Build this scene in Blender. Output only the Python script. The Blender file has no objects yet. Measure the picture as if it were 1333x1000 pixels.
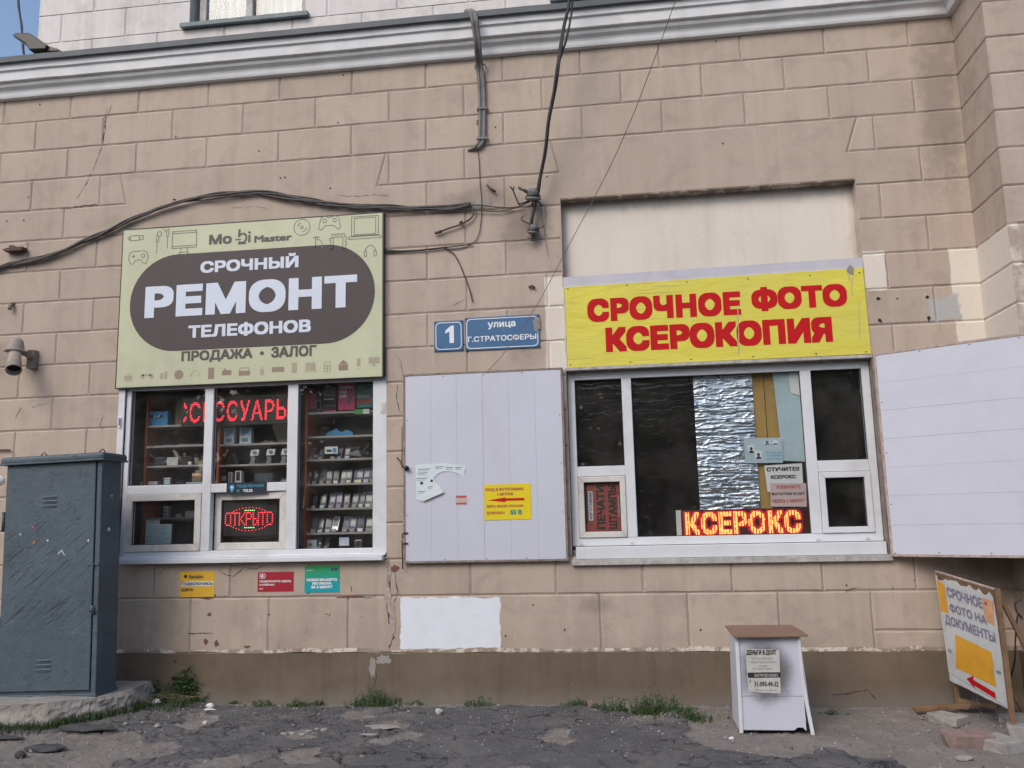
import bpy, math, random
import numpy as np
from mathutils import Vector, Matrix
R = math.radians
PI = math.pi
rng = random.Random(7)
S = bpy.context.scene
COL = S.collection

# ---------------------------------------------------------------- camera
cd = bpy.data.cameras.new('camera')
cam = bpy.data.objects.new('camera', cd)
COL.objects.link(cam)
S.camera = cam
cd.sensor_width = 36.0
cd.lens = 30.04
cd.clip_start = 0.05
cd.clip_end = 900
_r = Vector((0.99137325, 0.12918512, -0.0221424))
_u = Vector((0.04169109, -0.1506458, 0.9877083))
_f = Vector((-0.12426155, 0.98011073, 0.15473209))
cam.matrix_world = Matrix(((_r.x, _u.x, -_f.x, 0), (_r.y, _u.y, -_f.y, -7.11005), (_r.z, _u.z, -_f.z, 1.46115), (0, 0, 0, 1)))

# ---------------------------------------------------------------- sky and light
SUN_EL, SUN_AZ = 40, 206          # azimuth measured clockwise from +Y; the sun stands to the left, veiled by thin cloud
world = bpy.data.worlds.new('World')
S.world = world
world.use_nodes = True
wn = world.node_tree
sky = wn.nodes.new('ShaderNodeTexSky')
sky.sky_type = 'NISHITA'
sky.sun_disc = False
sky.sun_elevation = R(SUN_EL)
sky.sun_rotation = R(SUN_AZ)
sky.air_density = 1.0
sky.dust_density = 2.5
sky.ozone_density = 1.0
wn.links.new(sky.outputs[0], wn.nodes['Background'].inputs[0])
wn.nodes['Background'].inputs[1].default_value = 0.15
sd = bpy.data.lights.new('sun', 'SUN')
sd.energy = 0.62
sd.angle = R(26)
sd.color = (1.0, 0.955, 0.90)
sun = bpy.data.objects.new('sun', sd)
COL.objects.link(sun)
_d = Vector((math.sin(R(SUN_AZ)) * math.cos(R(SUN_EL)), math.cos(R(SUN_AZ)) * math.cos(R(SUN_EL)), math.sin(R(SUN_EL))))
sun.rotation_euler = _d.to_track_quat('Z', 'Y').to_euler()
S.view_settings.view_transform = 'Standard'
S.view_settings.look = 'None'
S.view_settings.gamma = 1
S.view_settings.use_curve_mapping = False
S.view_settings.exposure = 0.48

# ---------------------------------------------------------------- materials
def lin(r, g, b):
    f = lambda c: (c / 255 / 12.92) if c / 255 <= 0.04045 else ((c / 255 + 0.055) / 1.055) ** 2.4
    return (f(r), f(g), f(b), 1)

class NT:
    def __init__(s, name):
        s.m = bpy.data.materials.new(name)
        s.m.use_nodes = True
        s.t = s.m.node_tree
        s.b = s.t.nodes['Principled BSDF']
        s.out = s.t.nodes['Material Output']
        s.tc = s.t.nodes.new('ShaderNodeTexCoord')
        s.P = s.tc.outputs['Object']
    def link(s, a, b): s.t.links.new(a, b)
    def setin(s, sock, v):
        if isinstance(v, bpy.types.NodeSocket): s.link(v, sock)
        else: sock.default_value = v
    def math(s, op, a, b=0.0, c=0.0, clamp=False):
        n = s.t.nodes.new('ShaderNodeMath'); n.operation = op; n.use_clamp = clamp
        s.setin(n.inputs[0], a); s.setin(n.inputs[1], b); s.setin(n.inputs[2], c)
        return n.outputs[0]
    def mapping(s, scale=(1, 1, 1), src=None, rot=(0, 0, 0), loc=(0, 0, 0)):
        n = s.t.nodes.new('ShaderNodeMapping')
        n.inputs['Scale'].default_value = scale; n.inputs['Rotation'].default_value = rot; n.inputs['Location'].default_value = loc
        s.link(src or s.P, n.inputs[0]); return n.outputs[0]
    def noise(s, scale, detail=4, rough=0.55, vec=None, dist=0.0):
        n = s.t.nodes.new('ShaderNodeTexNoise')
        n.inputs['Scale'].default_value = scale; n.inputs['Detail'].default_value = detail
        n.inputs['Roughness'].default_value = rough; n.inputs['Distortion'].default_value = dist
        s.link(vec or s.P, n.inputs['Vector']); return n.outputs['Fac']
    def voro(s, scale, feature='F1', vec=None):
        n = s.t.nodes.new('ShaderNodeTexVoronoi'); n.feature = feature; n.inputs['Scale'].default_value = scale
        s.link(vec or s.P, n.inputs['Vector']); return n.outputs['Distance']
    def ramp(s, f, a, b, ca=0.0, cb=1.0, smooth=False):
        n = s.t.nodes.new('ShaderNodeMapRange'); n.clamp = True
        if smooth: n.interpolation_type = 'SMOOTHSTEP'
        s.setin(n.inputs[0], f); n.inputs[1].default_value = a; n.inputs[2].default_value = b
        n.inputs[3].default_value = ca; n.inputs[4].default_value = cb
        return n.outputs[0]
    def mix(s, f, a, b, mode='MIX'):
        n = s.t.nodes.new('ShaderNodeMix'); n.data_type = 'RGBA'; n.blend_type = mode
        s.setin(n.inputs[0], f)
        s.setin(n.inputs[6], a); s.setin(n.inputs[7], b)
        return n.outputs[2]
    def xyz(s, src=None):
        n = s.t.nodes.new('ShaderNodeSeparateXYZ'); s.link(src or s.P, n.inputs[0]); return n.outputs
    def bump(s, h, strength=0.3, dist=0.01, nrm=None):
        n = s.t.nodes.new('ShaderNodeBump'); n.inputs['Strength'].default_value = strength; n.inputs['Distance'].default_value = dist
        s.link(h, n.inputs['Height'])
        if nrm: s.link(nrm, n.inputs['Normal'])
        return n.outputs[0]
    def rand(s):
        n = s.t.nodes.new('ShaderNodeObjectInfo'); return n.outputs['Random']
    def attr(s, name):
        n = s.t.nodes.new('ShaderNodeAttribute'); n.attribute_name = name; return n.outputs['Fac']
    def box(s, lo, hi, wob=0.02, soft=0.004):
        """1 inside the box of object space, with a ragged painted edge"""
        o = s.xyz(); d = None
        for i in range(3):
            c, h = (lo[i] + hi[i]) / 2, (hi[i] - lo[i]) / 2
            e = s.math('SUBTRACT', s.math('ABSOLUTE', s.math('SUBTRACT', o[i], c)), h)
            d = e if d is None else s.math('MAXIMUM', d, e)
        n = s.noise(9, 4, 0.6)
        d = s.math('ADD', d, s.math('MULTIPLY', s.math('SUBTRACT', n, 0.5), wob))
        return s.ramp(d, -soft, soft, 1, 0)

def simple(name, col, rough=0.6, metal=0.0, var=0.12, scale=6, bump=0.0, bscale=60, spec=0.5, dirt=None, dirt_amt=0.0):
    n = NT(name)
    c = (*col[:3], 1)
    f = n.noise(scale, 5, 0.6)
    cc = n.mix(n.ramp(f, 0.3, 0.7), [v * (1 - var) for v in c[:3]] + [1], [min(1, v * (1 + var)) for v in c[:3]] + [1])
    if dirt_amt:
        g = n.noise(scale * 0.7, 6, 0.7, dist=1.0)
        cc = n.mix(n.ramp(g, 0.5, 0.72, 0, dirt_amt), cc, (*(dirt or (0.12, 0.1, 0.08)), 1))
    n.setin(n.b.inputs['Base Color'], cc)
    n.b.inputs['Roughness'].default_value = rough
    n.b.inputs['Metallic'].default_value = metal
    n.b.inputs['Specular IOR Level'].default_value = spec
    if bump:
        n.link(n.bump(n.noise(bscale, 4, 0.6), bump, 0.004), n.b.inputs['Normal'])
    return n.m

def plaster(name, base, upper=False, groove=False):
    n = NT(name)
    b = lambda k: [base[0] * k, base[1] * k, base[2] * k, 1]
    big = n.noise(0.9, 4, 0.6)
    c = n.mix(n.ramp(big, 0.3, 0.7), b(0.93), [base[0] * 1.04, base[1] * 1.06, base[2] * 1.07, 1])
    # every block took the paint a little differently
    c = n.mix(0.55, c, n.mix(n.rand(), b(0.88), b(1.09)))
    # vertical rain streaks
    st = n.noise(1.0, 5, 0.6, n.mapping((7, 7, 0.55)))
    c = n.mix(n.ramp(st, 0.45, 0.75, 0, 0.42), c, [base[0] * 0.72, base[1] * 0.70, base[2] * 0.68, 1])
    st2 = n.noise(1.0, 4, 0.6, n.mapping((11, 11, 0.4), loc=(3, 0, 5)))
    c = n.mix(n.ramp(st2, 0.55, 0.75, 0, 0.35), c, [base[0] * 1.22, base[1] * 1.24, base[2] * 1.26, 1])
    # mottled grime
    g = n.noise(3.3, 7, 0.68, dist=0.6)
    c = n.mix(n.ramp(g, 0.50, 0.75, 0, 0.34), c, [0.17, 0.14, 0.12, 1])
    fine = n.noise(45, 5, 0.7)
    c = n.mix(n.ramp(fine, 0.35, 0.75, 0, 0.16), c, b(0.72))
    if not upper:
        # splashed, dirtier foot of the wall
        z = n.xyz()[2]
        low = n.math('MULTIPLY', n.ramp(z, 1.0, 0.3, 0, 1), n.ramp(n.noise(2.6, 6, 0.65), 0.38, 0.66))
        c = n.mix(n.math('MULTIPLY', low, 0.45), c, [0.20, 0.165, 0.135, 1])
        # rust and damp round insulator and corner; shutter's shade painted dark on the pier
        for (x, y_, zz, rx, rz, a) in ((-0.75, 0, 3.95, 0.30, 0.26, 0.5), (-1.1, 0, 4.25, 0.35, 0.2, 0.35), (2.75, 0, 4.8, 0.22, 1.1, 0.45), (2.92, -0.3, 1.1, 0.6, 0.5, 0.55), (-1.4, 0, 4.2, 0.3, 0.15, 0.25), (-0.25, 0, 0.75, 0.2, 0.1, 0.35), (-5.7, 0, 3.0, 0.25, 0.25, 0.3)):
            o = n.xyz()
            dx = n.math('DIVIDE', n.math('SUBTRACT', o[0], x), rx)
            dz = n.math('DIVIDE', n.math('SUBTRACT', o[2], zz), rz)
            d = n.math('SQRT', n.math('ADD', n.math('MULTIPLY', dx, dx), n.math('MULTIPLY', dz, dz)))
            d = n.math('ADD', d, n.math('MULTIPLY', n.math('SUBTRACT', n.noise(6, 6, 0.7), 0.5), 1.4))
            c = n.mix(n.ramp(d, 0.3, 1.0, a, 0, smooth=True), c, [0.13, 0.11, 0.1, 1])
        # later paint jobs
        cream = (0.70, 0.64, 0.56, 1)
        cr = n.mix(n.ramp(n.noise(14, 6, 0.75), 0.55, 0.72, 0, 0.25), cream, (0.3, 0.25, 0.2, 1))
        for lo, hi in (((2.03, -0.1, 3.235), (2.205, 0.1, 3.565)), ((2.70, -0.575, 2.3), (2.99, 0.1, 3.55)), ((-0.60, -0.1, 2.4), (-0.3, 0.1, 3.50))):
            c = n.mix(n.box(lo, hi, 0.035), c, cr)
        c = n.mix(n.box((2.5, -0.1, 2.95), (2.74, 0.1, 3.16), 0.22, 0.01), c, (0.42, 0.42, 0.42, 1))
        wh = n.mix(n.ramp(n.noise(5, 6, 0.7), 0.45, 0.7, 0, 0.3), (0.74, 0.78, 0.84, 1), (0.58, 0.59, 0.61, 1))
        c = n.mix(n.box((-1.875, -0.1, 0.412), (-1.04, 0.1, 0.822), 0.06), c, wh)
        # chips down to the old red coat
        ch = n.math('MULTIPLY', n.ramp(n.noise(11, 5, 0.6, dist=0.8), 0.70, 0.72), n.ramp(z, 1.25, 0.9))
        c = n.mix(ch, c, (0.22, 0.09, 0.08, 1))
    if groove:
        c = n.mix(n.ramp(n.noise(4, 6, 0.7), 0.4, 0.7, 0.0, 0.55), c, [0.15, 0.12, 0.10, 1])
    n.setin(n.b.inputs['Base Color'], c)
    n.b.inputs['Roughness'].default_value = 0.85
    n.b.inputs['Specular IOR Level'].default_value = 0.25
    nb = n.bump(n.noise(7, 5, 0.6), 0.35, 0.012)
    nb = n.bump(n.noise(38, 6, 0.7), 0.32, 0.004, nb)
    cr_ = n.voro(2.3, 'DISTANCE_TO_EDGE', n.mapping((1, 1, 1.3)))
    nb = n.bump(n.math('ADD', n.noise(120, 3, 0.6), n.math('MULTIPLY', n.ramp(n.math('ADD', cr_, n.math('MULTIPLY', n.noise(3, 3), 0.2)), 0.08, 0.085), 0.6)), 0.22, 0.002, nb)
    n.link(nb, n.b.inputs['Normal'])
    return n.m

BEIGE = (0.482, 0.392, 0.322)
M = {}
M['plaster'] = plaster('beige_plaster', BEIGE)
M['groove'] = plaster('joint_plaster', (0.40, 0.325, 0.28), groove=True)
M['upper'] = plaster('whitewash', (0.68, 0.645, 0.63), upper=True)
M['ugroove'] = plaster('whitewash_joint', (0.50, 0.47, 0.46), upper=True)
n = NT('plinth_paint')
c = n.mix(n.ramp(n.noise(1.7, 6, 0.65), 0.3, 0.7), (0.120, 0.089, 0.058, 1), (0.180, 0.138, 0.098, 1))
c = n.mix(n.ramp(n.noise(1.0, 5, 0.7, n.mapping((9, 9, 0.9))), 0.5, 0.75, 0, 0.5), c, (0.075, 0.058, 0.046, 1))
foot = n.math('ADD', n.xyz()[2], n.math('MULTIPLY', n.noise(3.5, 6, 0.7), 0.30))
c = n.mix(n.ramp(foot, 0.15, 0.28, 0.6, 0), c, (0.20, 0.185, 0.172, 1))      # splashed dust
c = n.mix(n.ramp(n.noise(26, 5, 0.8, dist=0.6), 0.67, 0.70, 0, 0.85), c, (0.26, 0.235, 0.21, 1))
c = n.mix(n.ramp(n.noise(48, 4, 0.8), 0.66, 0.72, 0, 0.5), c, (0.05, 0.04, 0.032, 1))
n.setin(n.b.inputs['Base Color'], c); n.b.inputs['Roughness'].default_value = 0.85
n.link(n.bump(n.noise(28, 6, 0.75), 0.5, 0.006, n.bump(n.noise(5, 4), 0.4, 0.012)), n.b.inputs['Normal'])
M['plinth'] = n.m
n = NT('chipped_lime')
c = n.mix(n.ramp(n.noise(9, 6, 0.75), 0.50, 0.56), (0.24, 0.19, 0.145, 1), (0.52, 0.46, 0.39, 1))
c = n.mix(n.ramp(n.noise(30, 5, 0.8), 0.56, 0.64, 0, 0.8), c, (0.15, 0.11, 0.08, 1))
n.setin(n.b.inputs['Base Color'], c); n.b.inputs['Roughness'].default_value = 0.9
n.link(n.bump(n.noise(40, 5, 0.7), 0.7, 0.006), n.b.inputs['Normal'])
M['plinth_top'] = n.m
M['cornice'] = simple('cornice_paint', (0.69, 0.695, 0.705), 0.9, var=0.08, scale=3, bump=0.15, bscale=30, spec=0.2, dirt=(0.36, 0.33, 0.30), dirt_amt=0.3)
M['flash'] = simple('grey_sheet_metal', (0.085, 0.098, 0.108), 0.6, var=0.2, scale=4, bump=0.2, bscale=9)
M['sill_grey'] = simple('grey_sill_paint', (0.15, 0.19, 0.205), 0.6, var=0.2, scale=8, bump=0.2, bscale=30, dirt_amt=0.3)
M['oldframe'] = simple('weathered_frame_paint', (0.42, 0.41, 0.39), 0.7, var=0.25, scale=14, bump=0.4, bscale=30, dirt=(0.16, 0.13, 0.1), dirt_amt=0.6)
M['curtain'] = simple('curtain_cloth', (0.20, 0.27, 0.31), 0.9, var=0.15, scale=9)
M['pvc'] = simple('white_pvc', (0.66, 0.68, 0.71), 0.38, var=0.05, scale=2.5, dirt=(0.42, 0.38, 0.32), dirt_amt=0.35)
M['pvc_dirty'] = simple('dirty_white_pvc', (0.62, 0.60, 0.56), 0.5, var=0.08, scale=4, dirt=(0.26, 0.22, 0.17), dirt_amt=0.55)
M['pvc_seal'] = simple('rubber_gasket', (0.02, 0.02, 0.02), 0.6)
M['panel'] = simple('lilac_white_plastic', (0.555, 0.57, 0.655), 0.42, var=0.05, scale=1.1, dirt=(0.40, 0.38, 0.40), dirt_amt=0.4)
M['strip_lilac'] = simple('lilac_plastic_strip', (0.50, 0.49, 0.56), 0.5, var=0.06, scale=4, dirt_amt=0.25)
M['steel_old'] = simple('painted_angle_iron', (0.23, 0.19, 0.165), 0.65, var=0.3, scale=20, bump=0.4, bscale=50, dirt=(0.10, 0.05, 0.03), dirt_amt=0.6)
M['foam'] = simple('peeling_pinkish_edge', (0.42, 0.34, 0.30), 0.85, var=0.25, scale=30, bump=0.6, bscale=60, dirt=(0.15, 0.08, 0.05), dirt_amt=0.6)
M['creampanel'] = None
M['yellow'] = None
M['blue_enamel'] = simple('blue_enamel', (0.035, 0.125, 0.27), 0.38, var=0.12, scale=6, dirt=(0.2, 0.25, 0.3), dirt_amt=0.25)
M['white_paint'] = simple('white_print', (0.72, 0.76, 0.80), 0.5, var=0.04)
M['pale_blue_print'] = simple('pale_blue_print', (0.62, 0.68, 0.78), 0.55, var=0.03)
M['brown_print'] = simple('brown_print', (0.060, 0.044, 0.046), 0.6, var=0.1, scale=3)
M['grey_print'] = simple('dark_grey_print', (0.075, 0.065, 0.062), 0.5, var=0.05)
M['line_print'] = simple('thin_grey_print', (0.16, 0.16, 0.13), 0.6, var=0.05)
M['tan_print'] = simple('tan_print', (0.27, 0.20, 0.15), 0.6, var=0.1)
M['tan_light'] = simple('pale_tan_print', (0.38, 0.33, 0.24), 0.6, var=0.1)
M['green_cloth'] = simple('pale_green_banner', (0.500, 0.520, 0.350), 0.5, var=0.08, scale=1.6, bump=0.5, bscale=2.5, dirt=(0.34, 0.33, 0.25), dirt_amt=0.5)
M['red_print'] = simple('red_print', (0.50, 0.008, 0.012), 0.7, var=0.06, spec=0.2)
M['dark'] = simple('black_plastic', (0.012, 0.012, 0.013), 0.4, var=0.2)
M['crack'] = simple('crack_shadow_dirt', (0.055, 0.042, 0.034), 0.9)
M['black'] = simple('matt_black', (0.01, 0.01, 0.01), 0.7, var=0.1)
M['cable'] = simple('black_cable', (0.028, 0.027, 0.027), 0.6, var=0.3, scale=20)
M['cable_grey'] = simple('grey_cable', (0.16, 0.155, 0.15), 0.6, var=0.3, scale=16)
M['cable_dusty'] = simple('dusty_cable', (0.075, 0.070, 0.066), 0.7, var=0.35, scale=18)
M['rust'] = simple('rusty_iron', (0.10, 0.055, 0.04), 0.8, var=0.35, scale=25, bump=0.6, bscale=60)
M['lampbeige'] = simple('dusty_beige_paint', (0.34, 0.29, 0.25), 0.75, var=0.2, scale=15, bump=0.3, bscale=50, dirt_amt=0.35)
M['lampgrey'] = simple('dusty_grey_paint', (0.20, 0.165, 0.14), 0.7, var=0.2, scale=15, bump=0.3, bscale=50)
M['wood'] = simple('weathered_wood', (0.20, 0.12, 0.065), 0.8, var=0.3, scale=14, bump=0.5, bscale=40, dirt_amt=0.4)
M['chipboard'] = simple('brown_hardboard', (0.23, 0.14, 0.095), 0.7, var=0.15, scale=5, bump=0.2, bscale=60, dirt=(0.10, 0.06, 0.04), dirt_amt=0.4)
M['paper'] = simple('white_paper', (0.66, 0.68, 0.68), 0.8, var=0.05, scale=4)
M['paper_blue'] = simple('pale_blue_paper', (0.40, 0.52, 0.56), 0.7, var=0.1, scale=5)
M['paper_grey'] = simple('greyish_paper', (0.50, 0.50, 0.47), 0.85, var=0.12, scale=12, dirt=(0.25, 0.22, 0.2), dirt_amt=0.4)
M['paper_pink'] = simple('pinkish_paper', (0.55, 0.43, 0.42), 0.8, var=0.08)
M['ink'] = simple('black_ink', (0.02, 0.02, 0.022), 0.6)
M['ink_grey'] = simple('grey_ink', (0.17, 0.18, 0.2), 0.7)
M['ink_lilac'] = simple('faded_lilac_ink', (0.235, 0.22, 0.32), 0.65, var=0.15, scale=10)
M['ink_blue'] = simple('blue_ink', (0.05, 0.28, 0.5), 0.6)
M['ink_red'] = simple('faded_red_ink', (0.45, 0.09, 0.08), 0.6, var=0.1)
M['orange'] = simple('orange_film', (0.74, 0.37, 0.03), 0.5, var=0.08, scale=7, dirt=(0.4, 0.2, 0.05), dirt_amt=0.35)
M['orange_pale'] = simple('faded_orange_film', (0.66, 0.36, 0.2), 0.55, var=0.2, scale=14)
M['board_white'] = simple('dirty_white_board', (0.58, 0.60, 0.61), 0.6, var=0.08, scale=6, dirt=(0.35, 0.3, 0.26), dirt_amt=0.35)
M['st_yellow'] = simple('yellow_sticker', (0.70, 0.42, 0.035), 0.45, var=0.05)
M['st_red'] = simple('crimson_sticker', (0.36, 0.012, 0.03), 0.45, var=0.05)
M['st_lemon'] = simple('lemon_sticker', (0.76, 0.60, 0.02), 0.35, var=0.05, scale=5, bump=0.15, bscale=30)
M['navy'] = simple('navy_print', (0.01, 0.018, 0.035), 0.45)
M['cyan'] = simple('cyan_print', (0.05, 0.42, 0.62), 0.5)
M['purple'] = simple('purple_print', (0.06, 0.03, 0.16), 0.5)
M['magenta'] = simple('magenta_card', (0.48, 0.03, 0.13), 0.5, var=0.08)
M['teal'] = simple('teal_card', (0.02, 0.25, 0.24), 0.5, var=0.12)
M['green_card'] = simple('green_card', (0.05, 0.32, 0.07), 0.5)
M['blue_card'] = simple('bright_blue_card', (0.02, 0.24, 0.5), 0.5, var=0.1)
M['cardboard'] = simple('brown_cardboard', (0.22, 0.15, 0.1), 0.85, var=0.1)
M['shelf_grey'] = simple('grey_shelf', (0.30, 0.28, 0.265), 0.6, var=0.08)
M['orange_wood'] = simple('orange_laminate', (0.32, 0.075, 0.028), 0.55, var=0.15)
M['backboard'] = simple('grey_backboard', (0.12, 0.118, 0.125), 0.7, var=0.3, scale=5)
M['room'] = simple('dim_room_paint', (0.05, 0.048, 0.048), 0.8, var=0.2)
M['screen'] = simple('phone_glass', (0.075, 0.095, 0.12), 0.12, var=0.25, scale=9)
M['tag'] = simple('price_tag_paper', (0.27, 0.27, 0.25), .8, var=.1)
M['silver'] = simple('brushed_silver', (0.34, 0.35, 0.37), 0.3, metal=0.8, var=0.1)
M['slab'] = simple('pale_concrete', (0.30, 0.28, 0.255), 0.9, var=0.2, scale=7, bump=0.8, bscale=22, dirt=(0.13, 0.115, 0.09), dirt_amt=0.55)
M['stone'] = simple('rubble_stone', (0.30, 0.285, 0.265), 0.9, var=0.25, scale=12, bump=0.7, bscale=40)
M['gravel'] = simple('mixed_gravel', (0.24, 0.23, 0.22), 0.9, var=0.7, scale=9)
M['stone_dark'] = simple('asphalt_lump', (0.06, 0.06, 0.062), 0.9, var=0.3, scale=20, bump=0.8, bscale=50)
M['brickstone'] = simple('old_pink_brick', (0.25, 0.175, 0.16), 0.9, var=0.25, scale=14, bump=0.7, bscale=40)
M['white_trash'] = simple('white_litter', (0.72, 0.72, 0.72), 0.8)
M['bark'] = simple('bark', (0.07, 0.05, 0.035), 0.9, var=0.3, scale=10, bump=0.6, bscale=30)
M['blind'] = simple('mustard_blind', (0.42, 0.255, 0.055), 0.6, var=0.08)
M['cabinet'] = None

def m_leaf(name, a, b, sc=30):
    n = NT(name)
    n.setin(n.b.inputs['Base Color'], n.mix(n.ramp(n.noise(sc, 3), 0.35, 0.65), (*a, 1), (*b, 1)))
    n.b.inputs['Roughness'].default_value = 0.65
    n.b.inputs['Specular IOR Level'].default_value = 0.3
    return n.m
M['grass'] = m_leaf('weed_leaf', (0.028, 0.060, 0.015), (0.065, 0.105, 0.035))
M['dry'] = m_leaf('dry_stalk', (0.22, 0.18, 0.1), (0.30, 0.26, 0.16))
M['leaf'] = m_leaf('tree_leaf', (0.03, 0.06, 0.015), (0.07, 0.11, 0.03), 2)

n = NT('cream_plaster_panel')       # the blank plastered-over part of the opening
c = n.mix(n.ramp(n.noise(1.3, 4), 0.3, 0.7), (0.64, 0.58, 0.51, 1), (0.73, 0.675, 0.61, 1))
st = n.noise(1.0, 5, 0.6, n.mapping((8, 8, 0.7)))
c = n.mix(n.ramp(st, 0.5, 0.75, 0, 0.25), c, (0.38, 0.30, 0.24, 1))
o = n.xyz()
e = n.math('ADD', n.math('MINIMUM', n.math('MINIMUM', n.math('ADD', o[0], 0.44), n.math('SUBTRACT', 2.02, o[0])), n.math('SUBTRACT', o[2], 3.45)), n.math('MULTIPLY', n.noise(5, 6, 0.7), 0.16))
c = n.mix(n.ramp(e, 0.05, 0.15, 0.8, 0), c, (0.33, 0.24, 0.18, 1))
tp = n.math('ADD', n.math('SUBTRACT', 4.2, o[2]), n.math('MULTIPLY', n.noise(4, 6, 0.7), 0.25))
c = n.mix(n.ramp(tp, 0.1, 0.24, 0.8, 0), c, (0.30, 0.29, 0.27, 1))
c = n.mix(n.ramp(n.voro(9), 0.03, 0.045, 0.6, 0), c, (0.12, 0.09, 0.07, 1))
n.setin(n.b.inputs['Base Color'], c)
n.b.inputs['Roughness'].default_value = 0.8
n.link(n.bump(n.noise(9, 5), 0.3, 0.008), n.b.inputs['Normal'])
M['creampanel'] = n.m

n = NT('yellow_banner')
c = n.mix(n.ramp(n.noise(1.1, 3), 0.3, 0.7), (0.70, 0.62, 0.055, 1), (0.62, 0.56, 0.10, 1))
top = n.ramp(n.math('ADD', n.xyz()[2], n.math('MULTIPLY', n.noise(3, 4), 0.08)), 3.30, 3.46, 0, 0.45)
c = n.mix(top, c, (0.60, 0.58, 0.30, 1))
sc_ = n.noise(1.0, 5, 0.7, n.mapping((1.2, 1, 60)))
left = n.math('ADD', n.ramp(n.xyz()[0], -0.1, -0.42, 0, 0.8), n.ramp(n.xyz()[0], 1.7, 2.0, 0, 0.7))
c = n.mix(n.math('MULTIPLY', n.ramp(sc_, 0.60, 0.66), left), c, (0.22, 0.19, 0.08, 1))
c = n.mix(n.ramp(n.noise(40, 4, 0.8), 0.72, 0.75, 0, 0.7), c, (0.2, 0.17, 0.07, 1))
n.setin(n.b.inputs['Base Color'], c)
n.b.inputs['Roughness'].default_value = 0.45
n.link(n.bump(n.noise(1.0, 4, 0.6, n.mapping((2, 1, 5))), 0.45, 0.03), n.b.inputs['Normal'])
M['yellow'] = n.m

n = NT('flaking_blue_grey_paint')   # switch cabinet: many brushed coats, scraped diagonal glue lines
c = n.mix(n.ramp(n.noise(2.2, 6, 0.65), 0.3, 0.7), (0.052, 0.080, 0.103, 1), (0.085, 0.118, 0.148, 1))
c = n.mix(n.ramp(n.noise(60, 3, 0.7), 0.62, 0.72, 0, 0.7), c, (0.20, 0.23, 0.26, 1))
c = n.mix(n.ramp(n.noise(23, 5, 0.8, dist=1), 0.67, 0.72, 0, 0.8), c, (0.035, 0.04, 0.045, 1))
c = n.mix(n.ramp(n.noise(1.4, 5, 0.7), 0.45, 0.65, 0, 0.45), c, (0.045, 0.06, 0.072, 1))
n.setin(n.b.inputs['Base Color'], c)
n.b.inputs['Roughness'].default_value = 0.5
o = n.xyz()
region = n.math('MULTIPLY', n.math('MULTIPLY', n.ramp(o[2], .38, .65), n.ramp(o[2], 1.45, 1.15)), n.ramp(o[0], .37, .28))
dash = n.noise(1.0, 2, 0.5, n.mapping((34, 0, 3.2), src=n.mapping((1, 0, 1), rot=(0, R(-52), 0))))
dash2 = n.noise(1.0, 3, 0.6, n.mapping((60, 0, 11), src=n.mapping((1, 0, 1), rot=(0, R(-50), 0)), loc=(5, 0, 2)))
wv = n.math('ADD', n.math('MULTIPLY', n.ramp(dash, 0.585, 0.63), n.math('MULTIPLY', region, n.ramp(n.noise(6, 5, 0.8), 0.42, 0.55))), n.math('MULTIPLY', n.ramp(dash2, 0.68, 0.72), 0.8), clamp=True)
n.setin(n.b.inputs['Base Color'], n.mix(n.math('MULTIPLY', wv, 0.6), c, (0.028, 0.036, 0.044, 1)))
hb = n.math('ADD', n.math('MULTIPLY', wv, -1.2), n.math('MULTIPLY', n.noise(16, 6, 0.75, dist=0.7), 1.3))
flake = n.ramp(n.noise(11, 6, 0.8, dist=0.5), 0.60, 0.63)
hb = n.math('ADD', hb, n.math('MULTIPLY', flake, 0.5))
n.link(n.bump(hb, 0.75, 0.006), n.b.inputs['Normal'])
M['cabinet'] = n.m

n = NT('ground_dirt_and_asphalt')
a = n.ramp(n.math('ADD', n.attr('asphalt'), n.math('MULTIPLY', n.math('SUBTRACT', n.noise(24, 6, 0.75), 0.5), 0.9)), 0.46, 0.54)
ca = n.mix(n.ramp(n.noise(2.2, 7, 0.7), 0.3, 0.7), (0.084, 0.083, 0.087, 1), (0.150, 0.146, 0.146, 1))
ca = n.mix(n.ramp(n.noise(1.3, 6, 0.7, dist=0.8), 0.50, 0.62, 0, 0.6), ca, (0.19, 0.178, 0.168, 1))
ca = n.mix(n.ramp(n.voro(75), 0.30, 0.18, 0, 0.75), ca, (0.25, 0.24, 0.235, 1))
ca = n.mix(n.ramp(n.noise(55, 4, 0.85), 0.58, 0.64, 0, 0.65), ca, (0.045, 0.044, 0.046, 1))
# cracks
ck = n.mapping((1, 1.5, 1))
wob = n.t.nodes.new('ShaderNodeTexNoise'); wob.inputs['Scale'].default_value = 3; wob.inputs['Detail'].default_value = 7; wob.inputs['Roughness'].default_value = 0.65; n.link(n.P, wob.inputs['Vector'])
va = n.t.nodes.new('ShaderNodeVectorMath'); va.operation = 'MULTIPLY_ADD'; n.link(wob.outputs['Color'], va.inputs[0]); va.inputs[1].default_value = (.55, .55, .55); n.link(ck, va.inputs[2])
c1 = n.ramp(n.voro(1.5, 'DISTANCE_TO_EDGE', va.outputs[0]), 0.011, 0.004)
c2 = n.ramp(n.voro(6.0, 'DISTANCE_TO_EDGE', va.outputs[0]), 0.030, 0.012)
cm = n.math('MAXIMUM', n.math('MULTIPLY', c1, n.ramp(n.noise(1.1, 3), 0.40, 0.48)), n.math('MULTIPLY', c2, n.ramp(n.noise(1.6, 4, 0.6), 0.57, 0.62)))
ca = n.mix(n.math('MULTIPLY', cm, 0.85), ca, (0.022, 0.02, 0.019, 1))
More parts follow.
